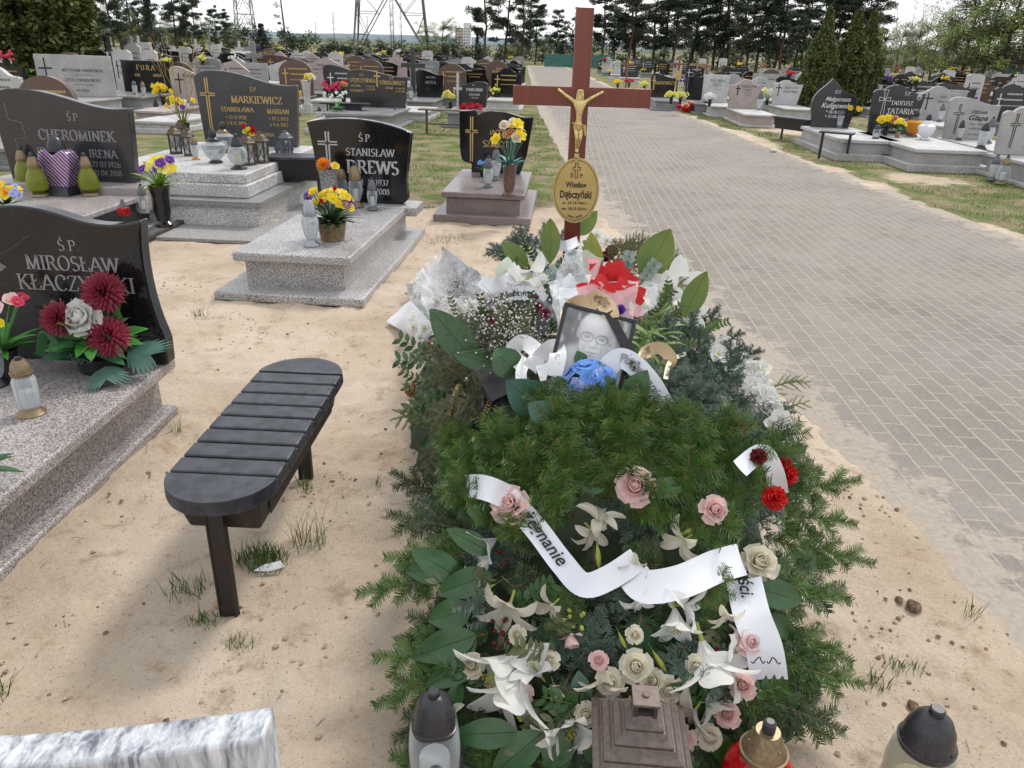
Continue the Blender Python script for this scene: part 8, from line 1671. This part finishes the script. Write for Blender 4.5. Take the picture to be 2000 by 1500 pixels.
def tree_mesh(kind, seed):
    if (kind, seed) in TREES: return TREES[(kind, seed)]
    rr = random.Random(seed * 31 + len(kind)); tr = MB(); cr_ = MB()
    if kind == 'pine':       # unit height 1 scaled later; metres here, 10 m tall
        H_ = 10; pts = [Vector((0, 0, 0))]
        for i in range(8): pts.append(pts[-1] + Vector((rr.uniform(-.22, .22), rr.uniform(-.15, .15), H_ / 8)))
        tr.tube(pts, [.17, .15, .14, .12, .11, .09, .07, .05, .02], 7)
        for i in range(34):
            u = rr.uniform(.16, 1) ** .9; k = min(7, int(u * 8)); b = pts[k].lerp(pts[k + 1], u * 8 - k if u < 1 else 1); a = rr.uniform(0, 2 * PI); l = (2.3 * (1 - (u - .45) ** 2 * 2.4) + .2) * rr.uniform(.5, 1.1); l = max(.5, l); d = Vector((math.cos(a), math.sin(a), rr.uniform(-.05, .45)))
            e = b + d * l; tr.tube([b, b + d * l * .5 + Vector((0, 0, .12)), e], [.05, .03, .012], 4)
            for q in range(rr.choice((3, 4))):
                c = b + d * l * rr.uniform(.45, 1.05) + Vector((rr.uniform(-.35, .35), rr.uniform(-.35, .35), rr.uniform(0, .3))); clump(cr_, c, rr.uniform(.42, .74), 84, .13, rr, 0 if rr.random() < .7 else 1, .5)
        m1 = [PINE, PINE2]
    elif kind == 'thuja':
        H_ = 3.0; tr.tube([(0, 0, 0), (0, 0, H_ * .9)], [.08, .02], 6)
        for i in range(560):
            z = H_ * rr.random() ** 1.0; f = z / H_; r = .62 * (math.sin(PI * min(1, (f * .75 + .22))) ** .7) * (1 if f < .6 else (1 - f) / .4 * .8 + .1) * (1 + .10 * math.sin(f * 9 + seed)); a = rr.uniform(0, 2 * PI); q = r * rr.uniform(.72, 1.04)
            clump(cr_, Vector((q * math.cos(a), q * math.sin(a), z)), .13, 30, .055, rr, 0 if rr.random() < .6 else 1, 1.5, -.5)
        m1 = [leafm('thuja_foliage', (.06, .082, .015), (.10, .125, .025), .7, 3), leafm('thuja_tips', (.075, .095, .022), (.11, .13, .035), .7, 3)]
    elif kind == 'spruce':
        H_ = 5.0; tr.tube([(0, 0, 0), (0, 0, H_)], [.12, .02], 6)
        for i in range(260):
            z = H_ * rr.uniform(.04, 1); f = z / H_; r = 1.15 * (1 - f) * rr.uniform(.5, 1.1); a = rr.uniform(0, 2 * PI); clump(cr_, Vector((r * math.cos(a), r * math.sin(a), z - .25 * r)), .22, 34, .06, rr, 0 if rr.random() < .8 else 1, .6)
        m1 = [leafm('spruce_foliage', (.012, .03, .018), (.028, .05, .028), .7, 2), PINE2]
    elif kind == 'broad':
        H_ = 7; pts = [Vector((0, 0, 0)), Vector((.1, 0, 1.5)), Vector((-.1, .1, 3.2)), Vector((.15, 0, 5.2)), Vector((.1, 0, 6.5))]; tr.tube(pts, [.16, .13, .1, .06, .02], 7)
        for i in range(54):
            b = pts[rr.choice((1, 1, 2, 2, 3, 3))]; a = rr.uniform(0, 2 * PI); l = rr.uniform(.8, 2.4); d = Vector((math.cos(a), math.sin(a), rr.uniform(-.1, 1.0))); e = b + d * l; tr.tube([b, (b + e) / 2 + Vector((0, 0, .15)), e], [.045, .03, .01], 4); clump(cr_, e, rr.uniform(.45, .85), 120, .085, rr, rr.choice((0, 0, 1)), .8)
        m1 = [leafm('spring_foliage', (.17, .24, .045), (.27, .33, .09), .7, 2), leafm('olive_foliage', (.04, .06, .022), (.07, .085, .03), .7, 2)]
    elif kind == 'birch':
        H_ = 8
        for s in range(3):
            pts = [Vector((.3 * s, 0, 0))]
            for i in range(7): pts.append(pts[-1] + Vector((.16 * (s - 1) + rr.uniform(-.12, .12), rr.uniform(-.1, .1), H_ / 7 * (1 - .08 * s))))
            tr.tube(pts, [.09, .08, .07, .05, .04, .03, .015, .005], 6)
            for i in range(26):
                k = rr.randrange(2, 7); b = pts[k].lerp(pts[k + 1] if k < 7 else pts[k], rr.random()); a = rr.uniform(0, 2 * PI); l = rr.uniform(.5, 1.5); e = b + Vector((math.cos(a) * l, math.sin(a) * l, rr.uniform(.2, 1.0) * l)); f = e + Vector((math.cos(a) * .15, 0, -.7 * l)); tr.tube([b, e, f], [.02, .01, .004], 3)
                clump(cr_, (e + f) / 2, .45, 40, .035, rr, 0, 1.3, .8)
        m1 = [leafm('birch_foliage', (.16, .20, .06), (.26, .29, .11), .7, 2)]
    elif kind == 'bare':
        H_ = 9
        def br_(p, d, l, r, n):
            q = p + d * l; tr.tube([p, (p + q) / 2 + Vector((rr.uniform(-.05, .05) * l, 0, 0)), q], [r, r * .8, r * .6], 4)
            if n:
                for k in range(rr.choice((2, 3, 3))): br_(q if k else p.lerp(q, .7), (d + Vector((rr.uniform(-.55, .55), rr.uniform(-.55, .55), rr.uniform(-.05, .3)))).normalized(), l * rr.uniform(.6, .8), r * .58, n - 1)
        br_(Vector((0, 0, 0)), Vector((0, 0, 1)), 2.6, .10, 6); m1 = [LEAFD]; clump(cr_, Vector((0, 0, 6)), 2, 120, .04, rr)
    else:   # poplar, slim
        H_ = 12; tr.tube([(0, 0, 0), (0, 0, 11)], [.15, .02], 5)
        for i in range(120): z = rr.uniform(1, 12); r = 1.1 * math.sin(PI * (z / 12) ** .8) * rr.random(); a = rr.uniform(0, 6.3); clump(cr_, Vector((r * math.cos(a), r * math.sin(a), z)), .4, 14, .08, rr, 0, 1.5)
        m1 = [leafm('poplar_foliage', (.09, .11, .05), (.15, .17, .09), .7, 2)]
    TREES[(kind, seed)] = (tr.mesh('trunk', BARKB if kind == 'birch' else BARK), cr_.mesh('crown', m1, 180)); return TREES[(kind, seed)]
def tree(kind, seed, px, depth, sc, label, rz=0, name=None, group=None, x=None, sx=1):
    q = aty(px, 110, depth) if x is None else Vector((x, depth, 0)); a, b = tree_mesh(kind, seed)
    t = thing(name or kind + '_tree', label, 'tree', (q.x, depth, ground_z(q.x, depth) - .05), rz, group, 1); t.scale = (sc * sx, sc * sx, sc)
    put('trunk', a, t); put('crown', b, t); return t
GP = 'trees around the cemetery'
i = 0
for k in range(15): i += 1; tree('pine', k % 5, 1215 + 34 * k + random.uniform(-10, 10), random.uniform(84, 98), random.uniform(.82, 1.0), 'dark pine, %s from the left in the pine wood right of the wooden cross' % ORD[k], random.uniform(0, 6), group=GP, sx=1.1)
for k in range(9): tree('pine', (k + 2) % 5, 1240 + 55 * k, random.uniform(100, 112), random.uniform(.95, 1.1), 'pine standing behind the front pines, %s from the left' % ORD[k], random.uniform(0, 6), group=GP, sx=1.2)
for k, (px, d, s) in enumerate([(945, 86, .95), (985, 92, 1.0), (1015, 88, .92), (1045, 90, .62), (1085, 94, .55), (1175, 92, .95), (1200, 96, 1.0), (1130, 98, .6)]): tree('pine', k % 5, px, d, s, 'tall thin pine near the end of the road, %s in its group' % ORD[k], random.uniform(0, 6), group=GP, sx=.9)
for k, (px, d, s) in enumerate([(205, 62, .62), (225, 70, .7), (262, 75, .7), (345, 82, .72), (372, 80, .78), (385, 86, .6), (425, 88, .45), (445, 90, .42), (180, 60, .62), (300, 95, .75)]): tree('pine', (k + 1) % 5, px, d, s, 'pine behind the left rows, %s in that group' % ORD[k], random.uniform(0, 6), group=GP, sx=.85)
# lone pine with a bare stem
q = aty(560, 90, 60); t = thing('lone_pine', 'lone pine with a long bare stem and three small tufts against the white sky', 'tree', (q.x, 60, 0), 0, GP); mb = MB(); h_ = 6.2; ps = [Vector((0, 0, 0)), Vector((-.05, 0, 2)), Vector((-.15, 0, 4)), Vector((-.2, 0, h_))]; mb.tube(ps, [.09, .07, .05, .03], 6); mb2 = MB(); rr = random.Random(6)
for dx, z, r in [(-.5, 3.9, .35), (-.55, 3.2, .3), (.25, 4.5, .3), (-.5, 4.6, .22), (.1, 5.4, .45), (-.6, 5.6, .4), (-.4, 2.75, .15)]: mb.tube([(-.12, 0, z - .15), (dx, 0, z)], [.02, .01], 4); clump(mb2, Vector((dx, 0, z)), r, 130, .05, rr, 0, .6)
mb.build('trunk', BARK, t); mb2.build('crown', PINE, t, sharp=180)
tree('thuja', 1, 1606, 24.5, .95, 'left one of the clipped conical thujas behind the flame shaped headstone', name='thuja_tree', group=GP, sx=.86); tree('thuja', 2, 1662, 25.0, .95, 'middle clipped thuja behind the flame shaped headstone', name='thuja_tree', group=GP); tree('thuja', 3, 1692, 25.6, .96, 'rightmost of the clipped thujas, joined to the middle one', name='thuja_tree', group=GP, sx=.85)
for k, (px, d, s, f) in enumerate([(15, 27, 1.7, 1.3), (60, 25, 1.75, 1.4), (105, 26, 1.5, 1.4)]): tree('thuja', k + 1, px, d, s, 'big loose yellowish green thuja, %s from the left edge' % ORD[k], name='thuja_tree', group=GP, sx=f)
for k, (px, d, s, f) in enumerate([(150, 30, 1.0, .9), (180, 34, .8, 1), (303, 55, .86, 1.0), (515, 62, .55, 1.7), (932, 88, .62, .9), (1370, 60, .5, 1.2), (1410, 60, .4, 1.4), (1503, 60, .45, .6)]): tree('spruce', k % 3, px, d, s, 'dark dense conifer, %s counted from the left' % ORD[k], name='conifer_tree', group=GP, sx=f)
for k, (px, d, s) in enumerate([(1725, 72, .62), (1755, 78, .7), (1790, 74, .68), (1825, 70, .66), (1850, 66, .8), (1885, 60, .95), (1925, 58, 1.05), (1965, 56, 1.1), (2000, 54, 1.1), (1845, 90, 1.0), (1905, 80, 1.25)]): tree('broad', k % 4, px, d, s, 'spring green leafy tree at the right edge, %s from the left' % ORD[k], random.uniform(0, 6), name='leafy_tree', group=GP)
tree('birch', 1, 1755, 76, .92, 'pale green drooping birch left of two against the white sky', name='birch_tree', group=GP); tree('birch', 2, 1800, 78, .92, 'pale green drooping birch right of two against the white sky', name='birch_tree', group=GP); tree('bare', 1, 1700, 80, .85, 'bare thin tree right behind the clipped thujas', name='bare_tree', group=GP); tree('bare', 2, 1990, 64, .9, 'bare pinkish tree at the right edge', name='bare_tree', group=GP)
for k, (px, d, s) in enumerate([(770, 190, .9), (765, 210, .95), (655, 230, .7), (620, 240, .5), (720, 200, .6), (785, 180, .8)]): tree('poplar', 1, px, d, s, 'slim far poplar near the pylon, %s of six' % ORD[k], random.uniform(0, 6), name='poplar_tree', group=GP)
for k, (px, d, s) in enumerate([(835, 110, .62), (865, 115, .72), (890, 118, .45), (650, 130, .3), (690, 130, .35), (740, 135, .35), (600, 140, .35), (570, 120, .35), (450, 100, .5), (400, 95, .5), (350, 100, .55), (240, 90, .6), (320, 100, .5), (1150, 105, .5), (1060, 100, .45), (1010, 102, .5), (1290, 92, .4), (1440, 92, .4), (1560, 92, .4), (1640, 90, .5), (280, 96, .55), (210, 90, .6)]): tree('broad', k % 4, px, d, s, 'low bushy tree in the far background, %s of the scattered ones' % ORD[k], random.uniform(0, 6), name='bushy_tree', group=GP, sx=1.3)
# ================================================================== lattice pylons
STEEL = mat('galvanised_steel', (.13, .14, .15), .6, .3)
def pylon(name, label, px, depth, w0, w1, H_, r, n):
    q = aty(px, 100, depth); t = thing(name, label, 'pylon', (q.x, depth, 0), R(8)); mb = MB(); mb2 = MB()
    zs = [H_ * (1 - (1 - k / n) ** 1.0) for k in range(n + 1)]
    def cn(k, z): w = (w0 + (w1 - w0) * z / H_) / 2; return Vector(((1, -1, -1, 1)[k] * w, (1, 1, -1, -1)[k] * w, z))
    for k in range(4): mb.tube([cn(k, 0), cn(k, H_)], r * 1.6, 4)
    for a, b in zip(zs, zs[1:]):
        for k in range(4):
            k2 = (k + 1) % 4; m0, m1 = (cn(k, a) + cn(k2, a)) / 2, (cn(k, b) + cn(k2, b)) / 2
            mb2.tube([cn(k, a), m1], r, 4); mb2.tube([cn(k2, a), m1], r, 4); mb2.tube([cn(k, b), cn(k2, b)], r, 4)
            for f in (.33, .66):
                p1, p2 = cn(k, a).lerp(m1, f), cn(k, a + (b - a) * f); mb2.tube([p1, p2], r * .6, 3); p1, p2 = cn(k2, a).lerp(m1, f), cn(k2, a + (b - a) * f); mb2.tube([p1, p2], r * .6, 3); mb2.tube([cn(k, a).lerp(m1, f), cn(k, a + (b - a) * (f + .33 if f < .5 else 1))], r * .6, 3); mb2.tube([cn(k2, a).lerp(m1, f), cn(k2, a + (b - a) * (f + .33 if f < .5 else 1))], r * .6, 3)
    mb.build('leg', STEEL, t); mb2.build('bracing', STEEL, t)
    mb = MB(); mb.tube([(-w0 * .9, 0, H_), (w0 * .9, 0, H_)], r * 2, 4); mb.tube([(-w0 * .9, 0, H_), (0, 0, H_ + 3), (w0 * .9, 0, H_)], r * 1.5, 4); mb.build('crossarm', STEEL, t)
pylon('power_pylon', 'large grey lattice pylon with wide spread legs above the middle of the cemetery', 766, 120, 10.6, 3.5, 34, .075, 4)
pylon('power_pylon', 'slim far lattice pylon left of the large one', 484, 230, 5.2, 1.6, 36, .07, 9)
# ================================================================== green fence at the far end
GFN = mat('green_sheet_fence', (.03, .12, .10), .6, c2=(.045, .16, .13), sc=2)
def fence(label, x0, y0, x1, y1, h=1.5):
    t = thing('fence', label, 'fence', (x0, y0, 0), math.atan2(y1 - y0, x1 - x0)); L_ = math.hypot(x1 - x0, y1 - y0); n = max(2, int(L_ / 2.5))
    mb = MB(); mb.box(0, L_, -.01, .01, .05, h); mb.build('panel', GFN, t)
    mb = MB(); mb.tube([(0, 0, h + .02), (L_, 0, h + .02)], .03, 5); mb.build('top_rail', GFN, t)
    for k in range(n + 1): mb = MB(); mb.tube([(L_ * k / n, -.04, 0), (L_ * k / n, -.04, h + .12)], .035, 6); mb.build('post', GFN, t)
fence('green sheet fence closing the far end of the paved road', 2.2, 80, 9, 80.5, 1.15)
fence('green sheet fence under the leafy trees at the right edge', 33, 58, 54, 55, 1.3)

# far-off wood edge behind the cemetery, one mass
mb = MB(); rr = random.Random(91); x = -95
while x < 95:
    d = 116 + rr.uniform(-4, 6); pyl_ = -30 < x < -2; h = (1.6 if pyl_ else 3.2 if x < 3 else 5.2) * rr.uniform(.6, 1.2)
    for q in range(7): clump(mb, Vector((x + rr.uniform(-1.4, 1.4), d + rr.uniform(-1, 1), h * rr.random() * .9)), rr.uniform(.7, 1.2), 46, .24, rr, rr.choice((0, 0, 1, 2)), .8)
    x += 1.25
struct(mb.build('wood_edge', [PINE, PINE2, leafm('olive_foliage', (.04, .06, .022), (.07, .085, .03), .7, 2)], sharp=180), 'stuff')
